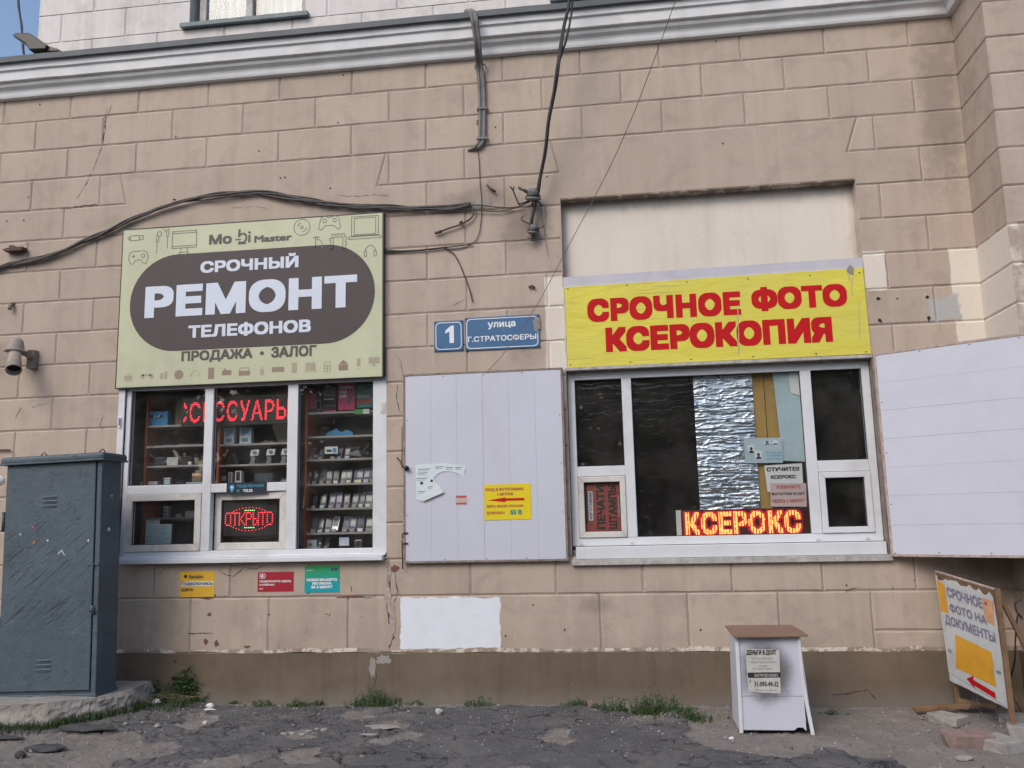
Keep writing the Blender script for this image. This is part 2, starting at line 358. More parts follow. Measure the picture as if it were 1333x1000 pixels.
cdirt = n.mix(n.ramp(n.noise(3, 7, 0.72), 0.3, 0.7), (0.165, 0.148, 0.134, 1), (0.275, 0.250, 0.228, 1))
cdirt = n.mix(n.ramp(n.voro(60), 0.28, 0.16, 0, 0.85), cdirt, (0.36, 0.34, 0.32, 1))
cdirt = n.mix(n.ramp(n.noise(48, 5, 0.85), 0.57, 0.63, 0, 0.65), cdirt, (0.085, 0.073, 0.062, 1))
c = n.mix(a, cdirt, ca)
c = n.mix(n.math('MULTIPLY', n.attr('crack'), 0.7), c, (0.03, 0.027, 0.025, 1))
n.setin(n.b.inputs['Base Color'], c)
n.b.inputs['Roughness'].default_value = 0.95
n.b.inputs['Specular IOR Level'].default_value = 0.2
nb = n.bump(n.math('SUBTRACT', n.math('MULTIPLY', n.noise(40, 7, 0.8), 1.0), n.math('MULTIPLY', n.math('MULTIPLY', cm, a), 1.4)), 0.8, 0.010)
nb = n.bump(n.voro(75), 0.35, 0.006, nb)
n.link(nb, n.b.inputs['Normal'])
M['ground'] = n.m
M['road'] = simple('road_asphalt', (0.085, 0.083, 0.083), 0.9, var=0.25, scale=1.2, bump=0.5, bscale=60)

def m_foil(name, col, rough, metal, spec=0.5, bs=0.6):
    n = NT(name)
    n.b.inputs['Base Color'].default_value = (*col, 1)
    n.b.inputs['Roughness'].default_value = rough
    n.b.inputs['Metallic'].default_value = metal
    n.b.inputs['Specular IOR Level'].default_value = spec
    h = n.noise(1.0, 5, 0.6, n.mapping((7, 7, 75), rot=(0, 0.05, 0)), dist=0.6)
    nb = n.bump(h, bs, 0.008)
    n.link(nb, n.b.inputs['Normal'])
    return n.m
M['foil'] = m_foil('crinkled_foil', (0.60, 0.66, 0.70), 0.20, 1.0)
M['film'] = m_foil('black_film', (0.008, 0.007, 0.007), 0.10, 0.0, 0.5, .08)

n = NT('window_glass')
n.t.nodes.remove(n.b)
tr = n.t.nodes.new('ShaderNodeBsdfTransparent'); tr.inputs[0].default_value = (0.97, 0.98, 0.98, 1)
gl = n.t.nodes.new('ShaderNodeBsdfGlossy'); gl.inputs['Roughness'].default_value = 0.02
df = n.t.nodes.new('ShaderNodeBsdfDiffuse'); df.inputs[0].default_value = (0.4, 0.38, 0.35, 1)
fr_ = n.t.nodes.new('ShaderNodeFresnel'); bf_ = n.t.nodes.new('ShaderNodeNewGeometry')
n.link(n.ramp(bf_.outputs['Backfacing'], 0, 1, 1.5, 1 / 1.5), fr_.inputs['IOR'])      # a sheet pane: both faces reflect alike
mx = n.t.nodes.new('ShaderNodeMixShader'); n.link(fr_.outputs[0], mx.inputs[0]); n.link(tr.outputs[0], mx.inputs[1]); n.link(gl.outputs[0], mx.inputs[2])
m2 = n.t.nodes.new('ShaderNodeMixShader'); n.link(n.ramp(n.noise(3, 5, 0.6), 0.4, 0.8, 0.01, 0.06), m2.inputs[0]); n.link(mx.outputs[0], m2.inputs[1]); n.link(df.outputs[0], m2.inputs[2])
n.link(m2.outputs[0], n.out.inputs[0])
M['glass'] = n.m

def m_emit(name, col, s):
    n = NT(name)
    n.b.inputs['Base Color'].default_value = (0.02, 0.005, 0.005, 1)
    n.b.inputs['Emission Color'].default_value = (*col, 1)
    n.b.inputs['Emission Strength'].default_value = s
    return n.m
M['led_red'] = m_emit('red_led', (1, 0.03, 0.05), 1.8)
M['led_red_halo'] = m_emit('red_led_halo', (0.75, 0.005, 0.015), 0.55)  # stands in for red light spilling round the letters
M['led_orange'] = m_emit('orange_led', (1, 0.42, 0.10), 1.9)
M['led_green'] = m_emit('green_led', (0.45, 1.0, 0.35), 1.2)
M['led_board'] = simple('dark_red_led_board', (0.05, 0.006, 0.008), 0.35)

n = NT('green_to_teal_sticker')
z = n.xyz()[2]
n.setin(n.b.inputs['Base Color'], n.mix(n.ramp(z, -0.04, 0.10), (0.005, 0.33, 0.40, 1), (0.03, 0.33, 0.12, 1)))
n.b.inputs['Roughness'].default_value = 0.4
M['st_teal'] = n.m

# ---------------------------------------------------------------- helpers
def WALL(y0):
    return lambda u, v, d: (u, y0 - d, v)

def tag(o, label=None, cat=None, group=None, kind=None):
    if label: o['label'] = label
    if cat: o['category'] = cat
    if group: o['group'] = group
    if kind: o['kind'] = kind
    return o

def empty(name, loc, label=None, cat=None, group=None, kind=None):
    o = bpy.data.objects.new(name, None)
    o.empty_display_size = 0.1
    COL.objects.link(o)
    o.location = loc
    return tag(o, label, cat, group, kind)

def wloc(o):
    v = Vector((0, 0, 0))
    while o is not None:
        v = v + Vector(o.location); o = o.parent
    return v

class MB:
    def __init__(s): s.v = []; s.f = []
    def add(s, vs, fs):
        k = len(s.v); s.v += [tuple(v) for v in vs]; s.f += [tuple(i + k for i in f) for f in fs]; return s
    def box(s, x0, x1, y0, y1, z0, z1):
        return s.add([(x0, y0, z0), (x1, y0, z0), (x1, y1, z0), (x0, y1, z0), (x0, y0, z1), (x1, y0, z1), (x1, y1, z1), (x0, y1, z1)],
                     [(0, 3, 2, 1), (4, 5, 6, 7), (0, 1, 5, 4), (1, 2, 6, 5), (2, 3, 7, 6), (3, 0, 4, 7)])
    def fbox(s, fr, u0, u1, v0, v1, d0, d1):
        return s.add([fr(u0, v0, d0), fr(u1, v0, d0), fr(u1, v1, d0), fr(u0, v1, d0), fr(u0, v0, d1), fr(u1, v0, d1), fr(u1, v1, d1), fr(u0, v1, d1)],
                     [(0, 3, 2, 1), (4, 5, 6, 7), (0, 1, 5, 4), (1, 2, 6, 5), (2, 3, 7, 6), (3, 0, 4, 7)])
    def prism(s, fr, poly, d0, d1):
        n = len(poly)
        vs = [fr(u, v, d0) for u, v in poly] + [fr(u, v, d1) for u, v in poly]
        fs = [tuple(reversed(range(n))), tuple(range(n, 2 * n))] + [(i, (i + 1) % n, n + (i + 1) % n, n + i) for i in range(n)]
        return s.add(vs, fs)
    def flat(s, fr, poly, d):
        return s.add([fr(u, v, d) for u, v in poly], [tuple(range(len(poly)))])
    def tube(s, pts, r, seg=6, cap=True):
        pts = [Vector(p) for p in pts]; n = len(pts); vs = []; fs = []
        up = Vector((0.31, 0.2, 0.93))
        rr = r if isinstance(r, (list, tuple)) else [r] * n
        for i, p in enumerate(pts):
            t = (pts[min(i + 1, n - 1)] - pts[max(i - 1, 0)]).normalized()
            a = t.cross(up)
            if a.length < 1e-3: a = t.cross(Vector((1, 0, 0)))
            a.normalize(); b = t.cross(a)
            for k in range(seg):
                an = 2 * PI * k / seg
                vs.append(p + (a * math.cos(an) + b * math.sin(an)) * rr[i])
        for i in range(n - 1):
            for k in range(seg):
                fs.append((i * seg + k, i * seg + (k + 1) % seg, (i + 1) * seg + (k + 1) % seg, (i + 1) * seg + k))
        if cap:
            fs.append(tuple(range(seg))[::-1]); fs.append(tuple((n - 1) * seg + k for k in range(seg)))
        return s.add(vs, fs)
    def ribbon(s, fr, pts, w, d, closed=False):
        """a thin printed line"""
        P2 = [Vector(p) for p in pts]
        if closed: P2.append(P2[0])
        for i_, (a, b) in enumerate(zip(P2[:-1], P2[1:])):
            t = b - a; dd = d + .00015 * (i_ % 2) + (.0001 if closed and i_ == len(P2) - 2 else 0)
            if t.length < 1e-6: continue
            t.normalize(); q = Vector((-t.y, t.x)) * w / 2; t = t * w * 0.3
            s.flat(fr, [a - q - t, b - q + t, b + q + t, a + q - t], dd)
        return s
    def build(s, name, mat, parent=None, label=None, cat=None, group=None, kind=None, smooth=False, bevel=0.0, share=None):
        me = bpy.data.meshes.new(name)
        off = wloc(parent) if parent is not None else Vector((0, 0, 0))
        me.from_pydata([(v[0] - off.x, v[1] - off.y, v[2] - off.z) for v in s.v], [], s.f)
        if mat is not None: me.materials.append(mat)
        if smooth: me.polygons.foreach_set('use_smooth', [True] * len(me.polygons))
        o = bpy.data.objects.new(name, me)
        COL.objects.link(o)
        if parent is not None: o.parent = parent
        if bevel:
            b = o.modifiers.new('edge', 'BEVEL'); b.width = bevel; b.segments = 2; b.limit_method = 'ANGLE'; b.harden_normals = False
        return tag(o, label, cat, group, kind)

def thing_mesh(mb, name, mat, loc, label, cat, group=None, **k):
    """one-mesh thing with its origin at its own base"""
    mb.v = [(v[0] - loc[0], v[1] - loc[1], v[2] - loc[2]) for v in mb.v]
    o = mb.build(name, mat, None, label, cat, group, **k)
    o.location = loc
    return o

def kids(o): return [c for c in COL.objects if c.parent is o]
def dup(root, loc, rotz=None, label=None, parent=None, _kids=None):
    c = root.copy(); COL.objects.link(c)
    if parent is not None: c.parent = parent
    if loc is not None: c.location = loc
    if rotz is not None: c.rotation_euler = (0, 0, rotz)
    if label: c['label'] = label
    for ch in list(root.children):
        dup(ch, None, None, None, c)
    return c

def ell(cu, cv, ru, rv, n=20, a0=0, a1=360):
    return [(cu + ru * math.cos(R(a0 + (a1 - a0) * i / n)), cv + rv * math.sin(R(a0 + (a1 - a0) * i / n))) for i in range(n if a1 - a0 == 360 else n + 1)]

def text_tris(body, bold, spacing=1.0, linespace=1.0):
    """filled outlines of a word; the outlines cross themselves, so they are cut into bands and filled by winding number"""
    c = bpy.data.curves.new('lettering', 'FONT')
    c.body = body; c.resolution_u = 4; c.space_character = spacing; c.space_line = linespace; c.align_x = 'CENTER'; c.fill_mode = 'NONE'
    o = bpy.data.objects.new('lettering', c)
    me = o.to_mesh()
    co = [Vector(v.co) for v in me.vertices]; nb = {}
    for e in me.edges: nb.setdefault(e.vertices[0], []).append(e.vertices[1]); nb.setdefault(e.vertices[1], []).append(e.vertices[0])
    loops = []; seen = set()
    for e in me.edges:
        s0, s1 = e.vertices
        if s0 in seen: continue
        L = [s0]; seen.add(s0); cur, prev = s1, s0
        while cur != s0 and cur not in seen:
            L.append(cur); seen.add(cur); nx_ = [k for k in nb[cur] if k != prev]
            if not nx_: break
            prev, cur = cur, nx_[0]
        if len(L) > 2: loops.append([co[k] for k in L])
    o.to_mesh_clear()
    bpy.data.objects.remove(o); bpy.data.curves.remove(c)
    # loops that overlap sideways belong to one glyph
    G = []
    for L in sorted(loops, key=lambda L: min(p.x for p in L)):
        a, b = min(p.x for p in L), max(p.x for p in L)
        if G and a < G[-1][1] - 1e-4: G[-1][0].append(L); G[-1][1] = max(b, G[-1][1])
        else: G.append([[L], b])
    vs, fs = [], []
    for Ls, _b in G:
        E = np.array([(p.x, p.y, q.x, q.y) for L in Ls for p, q in zip(L, L[1:] + L[:1]) if abs(p.y - q.y) > 1e-7])
        ys = set(np.round(E[:, 1], 6)) | set(np.round(E[:, 3], 6))
        dx, dy = E[:, 2] - E[:, 0], E[:, 3] - E[:, 1]
        den = dx[:, None] * dy[None] - dy[:, None] * dx[None]
        with np.errstate(all='ignore'):
            rx, ry = E[None, :, 0] - E[:, None, 0], E[None, :, 1] - E[:, None, 1]
            t = (rx * dy[None] - ry * dx[None]) / den; u = (rx * dy[:, None] - ry * dx[:, None]) / den
            hit = (np.abs(den) > 1e-9) & (t > 1e-4) & (t < 1 - 1e-4) & (u > 1e-4) & (u < 1 - 1e-4)
            ys |= set(np.round((E[:, None, 1] + t * dy[:, None])[hit], 6))
        ys = sorted(ys)
        for y0, y1 in zip(ys[:-1], ys[1:]):
            if y1 - y0 < 1e-5: continue
            ym = (y0 + y1) / 2; on = (np.minimum(E[:, 1], E[:, 3]) < ym) & (np.maximum(E[:, 1], E[:, 3]) > ym)
            e = E[on]; k = (e[:, 2] - e[:, 0]) / (e[:, 3] - e[:, 1])
            xm, xa, xb = e[:, 0] + k * (ym - e[:, 1]), e[:, 0] + k * (y0 - e[:, 1]), e[:, 0] + k * (y1 - e[:, 1])
            w = 0
            for m in np.argsort(xm):
                w2 = w + (1 if e[m, 3] > e[m, 1] else -1)
                if w == 0: st = m
                if w2 == 0:
                    n0 = len(vs); vs += [(xa[st], y0), (xa[m], y0), (xb[m], y1), (xb[st], y1)]; fs.append((n0, n0 + 1, n0 + 2, n0 + 3))
                w = w2
    return vs, fs

def txt(body, fr, box, mat, parent, bold=0.03, d=0.0015, name='lettering', spacing=1.0, rot90=False, linespace=1.0, shear=0.0):
    v0_, fs = text_tris(body, 0, spacing, linespace)
    if rot90: v0_ = [(-y, x) for x, y in v0_]
    sh = [(0, 0)] if bold <= 0.012 else [(i * bold, j * bold) for i in (-1, 0, 1) for j in (-1, 0, 1)]
    xs = [v[0] for v in v0_]; ys = [v[1] for v in v0_]; e = 0 if len(sh) == 1 else bold
    x0, x1, y0, y1 = min(xs) - e, max(xs) + e, min(ys) - e, max(ys) + e
    u0, v0, u1, v1 = box
    mb = MB()
    for k, (sx_, sy_) in enumerate(sh):        # heavier strokes: slightly shifted layers of the same film
        P_ = []
        for x, y in v0_:
            b = (y + sy_ - y0) / (y1 - y0)
            P_.append(fr(u0 + (x + sx_ - x0) / (x1 - x0) * (u1 - u0) + shear * b, v0 + b * (v1 - v0), d + k * .00013))
        mb.add(P_, fs)
    return mb.build(name, mat, parent)

def raster(body, bold, nx, nz, spacing=1.0):
    """cells of an nx by nz grid that a word covers"""
    vs, fs = text_tris(body, 0, spacing)
    if bold > 0:
        n_ = len(vs); sh = [(i * bold, j * bold) for i in (-1, 0, 1) for j in (-1, 0, 1)]
        fs = [tuple(i + k * n_ for i in f) for k in range(9) for f in fs]; vs = [(x + a, y + b) for a, b in sh for x, y in vs]
    V = np.array(vs)[:, :2]; lo = V.min(0); hi = V.max(0); V = (V - lo) / (hi - lo) * [nx, nz]
    on = np.zeros((nz, nx), bool)
    gx, gz = np.meshgrid(np.arange(nx) + .5, np.arange(nz) + .5)
    for f in fs:
        for k in range(1, len(f) - 1):
            a, b, c = V[f[0]], V[f[k]], V[f[k + 1]]
            d = lambda p, q: (q[0] - p[0]) * (gz - p[1]) - (q[1] - p[1]) * (gx - p[0])
            e1, e2, e3 = d(a, b), d(b, c), d(c, a)
            on |= ((e1 >= 0) & (e2 >= 0) & (e3 >= 0)) | ((e1 <= 0) & (e2 <= 0) & (e3 <= 0))
    return [(x, z) for z in range(nz) for x in range(nx) if on[z, x]]

def smooth_path(pts, n=6):
    P_ = [Vector(p) for p in pts]; out = []
    for i in range(len(P_) - 1):
        p0, p1, p2, p3 = P_[max(i - 1, 0)], P_[i], P_[i + 1], P_[min(i + 2, len(P_) - 1)]
        for k in range(n):
            t = k / n
            out.append(0.5 * ((2 * p1) + (p2 - p0) * t + (2 * p0 - 5 * p1 + 4 * p2 - p3) * t * t + (3 * p1 - p0 - 3 * p2 + p3) * t ** 3))
    out.append(P_[-1]); return out

def offset_poly(poly, dist):
    """move every edge of a counter-clockwise outline inward by its own distance"""
    n = len(poly); L = []
    for i in range(n):
        a = Vector(poly[i]); b = Vector(poly[(i + 1) % n]); t = (b - a).normalized(); q = Vector((-t.y, t.x))
        L.append((a + q * dist[i], t))
    out = []
    for i in range(n):
        (p, t), (q, s_) = L[i - 1], L[i]
        den = t.x * s_.y - t.y * s_.x
        if abs(den) < 1e-6: out.append(q.copy()); continue
        w_ = q - p; k = (w_.x * s_.y - w_.y * s_.x) / den
        out.append(p + t * k)
    return out

GAP, CH, DEEP = 0.003, 0.012, 0.0085
def block_mesh(mb, fr, poly, flags=None, r=rng, jit=0.0022):
    n = len(poly)
    if flags is None: flags = [True] * n
    lo = offset_poly(poly, [GAP if f else 0 for f in flags])
    hi = offset_poly(poly, [GAP + CH if f else 0 for f in flags])
    A, B = [], []
    for i in range(n):
        j = (i + 1) % n
        k = max(1, int((Vector(poly[j]) - Vector(poly[i])).length / 0.11)) if flags[i] else 1
        for t in range(k):
            a = lo[i].lerp(lo[j], t / k); b = hi[i].lerp(hi[j], t / k)
            if t and flags[i]:
                a = a + Vector((r.uniform(-jit, jit), r.uniform(-jit, jit))); b = b + Vector((r.uniform(-jit, jit) * 1.6, r.uniform(-jit, jit) * 1.6))
            A.append(a); B.append(b)
    m = len(A); pr = r.uniform(-0.0012, 0.0012)
    vs = [fr(p.x, p.y, -DEEP) for p in A] + [fr(p.x, p.y, pr) for p in B]
    fs = [(i, (i + 1) % m, m + (i + 1) % m, m + i) for i in range(m)] + [tuple(range(m, 2 * m))]
    mb.add(vs, fs)

# ---------------------------------------------------------------- ground
def vnoise(x, y, sc, seed, octv=4, gain=0.5):
    g = np.random.default_rng(seed); tot = np.zeros_like(x); amp = 1.0; norm = 0
    for o_ in range(octv):
        T = g.random((64, 64)); X = x * sc * 2 ** o_; Y = y * sc * 2 ** o_
        xi = np.floor(X).astype(int); yi = np.floor(Y).astype(int); fx = X - xi; fy = Y - yi
        fx = fx * fx * (3 - 2 * fx); fy = fy * fy * (3 - 2 * fy)
        t = lambda a, b: T[(xi + a) % 64, (yi + b) % 64]
        tot += amp * ((t(0, 0) * (1 - fx) + t(1, 0) * fx) * (1 - fy) + (t(0, 1) * (1 - fx) + t(1, 1) * fx) * fy)
        norm += amp; amp *= gain
    return tot / norm

def in_poly(x, y, poly):
    r_ = np.zeros(x.shape, bool); n_ = len(poly)
    for i in range(n_):
        (x1, y1), (x2, y2) = poly[i], poly[(i + 1) % n_]
        c_ = ((y1 > y) != (y2 > y)) & (x < (x2 - x1) * (y - y1) / (y2 - y1 + 1e-12) + x1)
        r_ ^= c_
    return r_

DIRT = [
    [(-8.185, -1.343), (-3.719, -1.043), (-3.609, -0.949), (-3.419, -1.248), (-3.13, -1.279), (-3.034, -1.434), (-3.069, -1.695), (-3.275, -1.668), (-3.087, -1.933), (-2.205, -3.462), (-5.901, -3.729)],
    [(-3.474, -0.605), (-3.368, -0.445), (-3.106, -0.694), (-3.118, -0.932), (-3.33, -0.869)],
    [(-2.468, -0.954), (-2.275, -0.857), (-2.143, -1.095), (-2.322, -1.206)],
    [(-2.802, -1.718), (-2.593, -1.566), (-2.401, -1.647), (-2.361, -2.053), (-2.594, -2.065)],
    [(-1.943, -0.706), (-1.726, -0.603), (-1.631, -0.79), (-1.751, -0.929)],
    [(0.48, -0.079), (3.781, -0.003), (2.999, -1.403), (1.671, -1.544), (1.202, -1.312), (0.8, -1.502), (0.369, -1.16), (0.308, -0.518)],
    [(1.61, -1.466), (3.145, -1.141), (2.207, -2.822), (1.474, -2.478)],
    [(-0.022, -0.277), (0.155, -0.141), (0.14, -0.594), (0.004, -0.527)],
]
STEP = 0.0145
gx = np.arange(-7.6, 4.6, STEP); gy = np.concatenate([np.arange(-3.6, -2.0, 0.03), np.arange(-2.0, 0.03, STEP)])
GX, GY = np.meshgrid(gx, gy)
wx = GX + (vnoise(GX, GY, 3.1, 1) - .5) * .35 + (vnoise(GX, GY, 15, 2) - .5) * .09
wy = GY + (vnoise(GX, GY, 3.3, 3) - .5) * .25 + (vnoise(GX, GY, 15, 4) - .5) * .07
asph = np.ones(GX.shape)
for p_ in DIRT: asph[in_poly(wx, wy, p_)] = 0
asph[wy > -0.17] = 0
asph[(vnoise(GX, GY, 1.9, 9, 5) > 0.70)] = 0
# soften by one cell so that broken edges stand steep but not as saw teeth
k_ = asph.copy(); k_[1:-1, 1:-1] = (asph[1:-1, 1:-1] * 2 + asph[:-2, 1:-1] + asph[2:, 1:-1] + asph[1:-1, :-2] + asph[1:-1, 2:]) / 6
asph = k_
crk = np.abs(vnoise(GX, GY, 1.5, 21, 5, .6) - .5)
crk2 = np.abs(vnoise(GX, GY, 0.9, 25, 6, .62) - .47)
cr = np.minimum(crk / 0.008, crk2 / 0.008)
GZ = asph * 0.026 + (vnoise(GX, GY, 0.8, 5, 3) - .5) * .03 + (vnoise(GX, GY, 9, 6, 4) - .5) * .011 * (1.2 - asph) + (vnoise(GX, GY, 40, 7, 2) - .5) * .006 * (1.3 - asph)
GZ -= np.clip(1 - cr, 0, 1) * 0.032 * asph
lump = vnoise(GX, GY, 26, 8, 2)
GZ += np.clip(lump - .70, 0, 1) * 0.09 * (1 - asph)
rise = np.clip((GX + 3.4) / -1.5, 0, 1) * np.clip((GY + 1.3) / 0.9, 0, 1)
GZ += rise * 0.05 - 0.02
edge = np.clip(np.minimum((GY + 3.6) / .5, np.minimum((GX + 7.6) / .4, (4.59 - GX) / .4)), 0, 1)
GZ = GZ * edge - 0.035 * (1 - edge)
ny_, nx_ = GX.shape
me = bpy.data.meshes.new('pavement')
V_ = np.stack([GX, GY, GZ], -1).reshape(-1, 3)
I = np.arange(ny_ * nx_).reshape(ny_, nx_)
F_ = np.stack([I[:-1, :-1], I[:-1, 1:], I[1:, 1:], I[1:, :-1]], -1).reshape(-1, 4)
me.vertices.add(len(V_)); me.vertices.foreach_set('co', V_.ravel())
me.loops.add(F_.size); me.loops.foreach_set('vertex_index', F_.ravel().astype(np.int32))
me.polygons.add(len(F_)); me.polygons.foreach_set('loop_start', np.arange(0, F_.size, 4, dtype=np.int32)); me.polygons.foreach_set('loop_total', np.full(len(F_), 4, dtype=np.int32))
me.update()
me.polygons.foreach_set('use_smooth', [True] * len(F_))
e_ = np.abs(np.roll(asph, 1, 0) - np.roll(asph, -1, 0))
ck = np.clip(np.clip(1.3 - cr, 0, 1) * (asph > .9) * np.clip((vnoise(GX, GY, 2.2, 31, 3) - .42) * 8, 0, 1) + e_ * .5 * (vnoise(GX, GY, 7, 33, 3) > .5), 0, 1)
ac_ = me.attributes.new('crack', 'FLOAT', 'POINT'); ac_.data.foreach_set('value', ck.ravel())
at_ = me.attributes.new('asphalt', 'FLOAT', 'POINT'); at_.data.foreach_set('value', asph.ravel())
me.materials.append(M['ground'])
pav = bpy.data.objects.new('pavement', me); COL.objects.link(pav)
tag(pav, 'broken grey asphalt and bare dusty dirt at the foot of the wall', kind='structure')
def gz(x, y):
    i = min(max(int(np.searchsorted(gy, y)), 0), ny_ - 1); j = min(max(int((x + 7.6) / STEP), 0), nx_ - 1)
    return float(GZ[i, j])

MB().add([(-300, -300, -0.04), (300, -300, -0.04), (300, 300, -0.04), (-300, 300, -0.04)], [(0, 1, 2, 3)]).build('ground', M['road'], kind='structure')

# loose gravel, too many to count
g_ = np.random.default_rng(5); mb = MB()
for i in range(5200):
    x = g_.uniform(-6.8, 4.2); y = -abs(g_.normal(0, 1.0)) - 0.05
    if y < -3: continue
    s_ = 0.0028 + 0.012 * g_.random() ** 5
    z = gz(x, y) + s_ * .3
    a = g_.uniform(0, 6.28); vs = []
    for (p, q, t) in ((1, 0, 0), (.1, 1, 0), (-.9, .2, 0), (0, -.8, 0), (.1, .1, .8), (0, 0, -.6)):
        p *= g_.uniform(.7, 1.3); q *= g_.uniform(.7, 1.3)
        vs.append((x + s_ * (p * math.cos(a) - q * math.sin(a)), y + s_ * (p * math.sin(a) + q * math.cos(a)), z + s_ * t))
    mb.add(vs, [(0, 1, 4), (1, 2, 4), (2, 3, 4), (3, 0, 4), (1, 0, 5), (2, 1, 5), (3, 2, 5), (0, 3, 5)])
mb.build('gravel', M['gravel'], None, 'pale gravel and crumbs scattered over the pavement', 'gravel', kind='stuff')

# ---------------------------------------------------------------- trees across the street (they show only as reflections)
def tree(name, x, y, h, seed, label):
    t = empty(name, (x, y, -0.04), label, 'tree', 'trees across the street')
    r_ = random.Random(seed)
    mb = MB(); mb.tube([(x, y, -0.1), (x + .1, y, h * .3), (x - .1, y + .1, h * .6)], [.28, .2, .1], 8)
    for k in range(6):
        a = r_.uniform(0, 6.28); z0 = h * r_.uniform(.3, .5)
        mb.tube([(x, y, z0), (x + math.cos(a) * 1.2, y + math.sin(a) * 1.2, z0 + 1.6), (x + math.cos(a) * 2.2, y + math.sin(a) * 2.2, z0 + 2.6)], [.1, .07, .03], 5)
    mb.build('trunk', M['bark'], t, smooth=True)
    q = np.random.default_rng(seed); mb = MB()
    cl = [(q.uniform(-3.2, 3.2), q.uniform(-2.4, 2.4), h * q.uniform(.14, .95), q.uniform(.9, 1.8)) for _ in range(38)]
    for cx, cy, cz, cr_ in cl:
        sh = 1 - .45 * max(0, (cz / h - .6) / .4)
        for i in range(170):
            d = q.normal(size=3); d /= np.linalg.norm(d); d *= cr_ * q.random() ** .4
            p = np.array([x + cx * sh, y + cy * sh, cz]) + d
            a = q.normal(size=3); a /= np.linalg.norm(a); b = np.cross(a, q.normal(size=3)); b /= np.linalg.norm(b)
            s_ = q.uniform(.14, .30)
            mb.add([p - a * s_, p + b * s_ * .7, p + a * s_, p - b * s_ * .7], [(0, 1, 2, 3)])
    mb.build('crown', M['leaf'], t)
for i, (x, y, h, l) in enumerate(((-20.5, -24, 8.5, 'tree farthest left across the street'), (-15.5, -22, 9, 'tall tree far left across the street'), (-10.5, -24, 8, 'tree across the street behind the left gap'), (-5.5, -21.5, 9.5, 'tallest tree across the street'), (-0.6, -24, 8, 'tree straight across the street'), (4.4, -22, 9, 'broad tree across the street to the right'), (9.2, -24, 7.5, 'lower tree across the street at the right'), (14.0, -22, 9, 'tree across the street near the right end'), (19, -24, 8.5, 'tree farthest right across the street'))):
    tree('tree', x, y, h, 40 + i, l)
q = np.random.default_rng(99); mb = MB()
for i in range(9000):
    p = np.array([q.uniform(-24, 24), q.uniform(-26.2, -25), q.uniform(0, 2.6) * (1 + .15 * math.sin(i))]); a = q.normal(size=3); a /= np.linalg.norm(a); b = np.cross(a, q.normal(size=3)); b /= np.linalg.norm(b); s_ = q.uniform(.12, .26)
    mb.add([p - a * s_, p + b * s_ * .7, p + a * s_, p - b * s_ * .7], [(0, 1, 2, 3)])
mb.build('hedge', M['leaf'], None, 'long dark hedge behind the trees across the street', 'hedge', kind='stuff')

# ---------------------------------------------------------------- building
B = empty('building', (0, 0, 0), 'beige rusticated plaster building with brown plinth, grey moulded cornice and whitewashed upper floor', 'building')
ZK = lambda k: 5.64 - 0.3 * k
FW = WALL(0)
XC, PD = 2.917, 0.577            # inner corner and depth of the pier at the right
FS = lambda u, v, d: (XC - d, -u, v)
FP = WALL(-PD)

# backing wall with its two openings (joints are seen against it)
mb = MB(); y0, y1 = DEEP, 0.34
mb.box(-9.5, -4.41, y0, y1, 0.0, 5.9); mb.box(-4.41, -1.995, y0, y1, 0.0, 1.13); mb.box(-4.41, -1.995, y0, y1, 2.70, 5.9)
mb.box(-1.995, -0.445, y0, y1, 0.0, 5.9); mb.box(-0.445, 2.03, y0, y1, 0.0, 1.09); mb.box(-0.445, 2.03, y0, y1, 4.2, 5.9)
mb.box(2.03, XC + DEEP, y0, y1, 0.0, 5.9)
mb.build('wall', M['groove'], B)
MB().box(XC + DEEP, 5.6, -PD + DEEP, 0.34, 0.0, 7.6).build('pier_core', M['groove'], B)
# plastered reveals of the right opening
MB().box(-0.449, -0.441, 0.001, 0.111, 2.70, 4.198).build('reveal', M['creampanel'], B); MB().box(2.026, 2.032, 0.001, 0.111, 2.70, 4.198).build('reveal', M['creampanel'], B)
MB().box(-0.4405, 2.0255, 0.001, 0.111, 4.190, 4.197).build('soffit', M['plinth_top'], B)
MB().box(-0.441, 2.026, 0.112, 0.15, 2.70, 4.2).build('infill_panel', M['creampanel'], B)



def course_blocks(k, x0, x1, cuts, hole=(), endflags=(False, False), joints=None, zb=None, zt=None):
    """split one course into blocks between x0 and x1"""
    zt = ZK(k) if zt is None else zt; zb = ZK(k + 1) if zb is None else zb
    J = (JA if k % 2 == 0 else JB) if joints is None else joints
    xs = [x0] + [j for j in J if x0 + .06 < j < x1 - .03] + [x1]
    for i, (a, b) in enumerate(zip(xs[:-1], xs[1:])):
        fl = [True, (i < len(xs) - 2) or endflags[1], True, (i > 0) or endflags[0]]
        yield [(a, zb), (b, zb), (b, zt), (a, zt)], fl
def put(poly, fl, fr=FW, name='block', mat='plaster', par=None):
    mb = MB(); block_mesh(mb, fr, poly, fl); return mb.build(name, M[mat], par or B)
far = MB()
def emit(poly, fl, fr=FW):
    if poly[1][0] < -6.35: block_mesh(far, fr, poly, fl)
    else: put(poly, fl, fr)
SPAN = {}
for k in range(0, 3): SPAN[k] = [(-9.0, XC)]
SPAN[3] = [(-9.0, None)]
for k in range(5, 9): SPAN[k] = [(-9.0, -4.49), (-2.04, -0.445), (2.03, XC)]
SPAN[9] = [(-9.0, -4.41), (-1.995, -0.445), (2.03, XC)]
for k in range(10, 15): SPAN[k] = [(-9.0, -4.41), (-1.995, -0.445), (2.03, XC)]

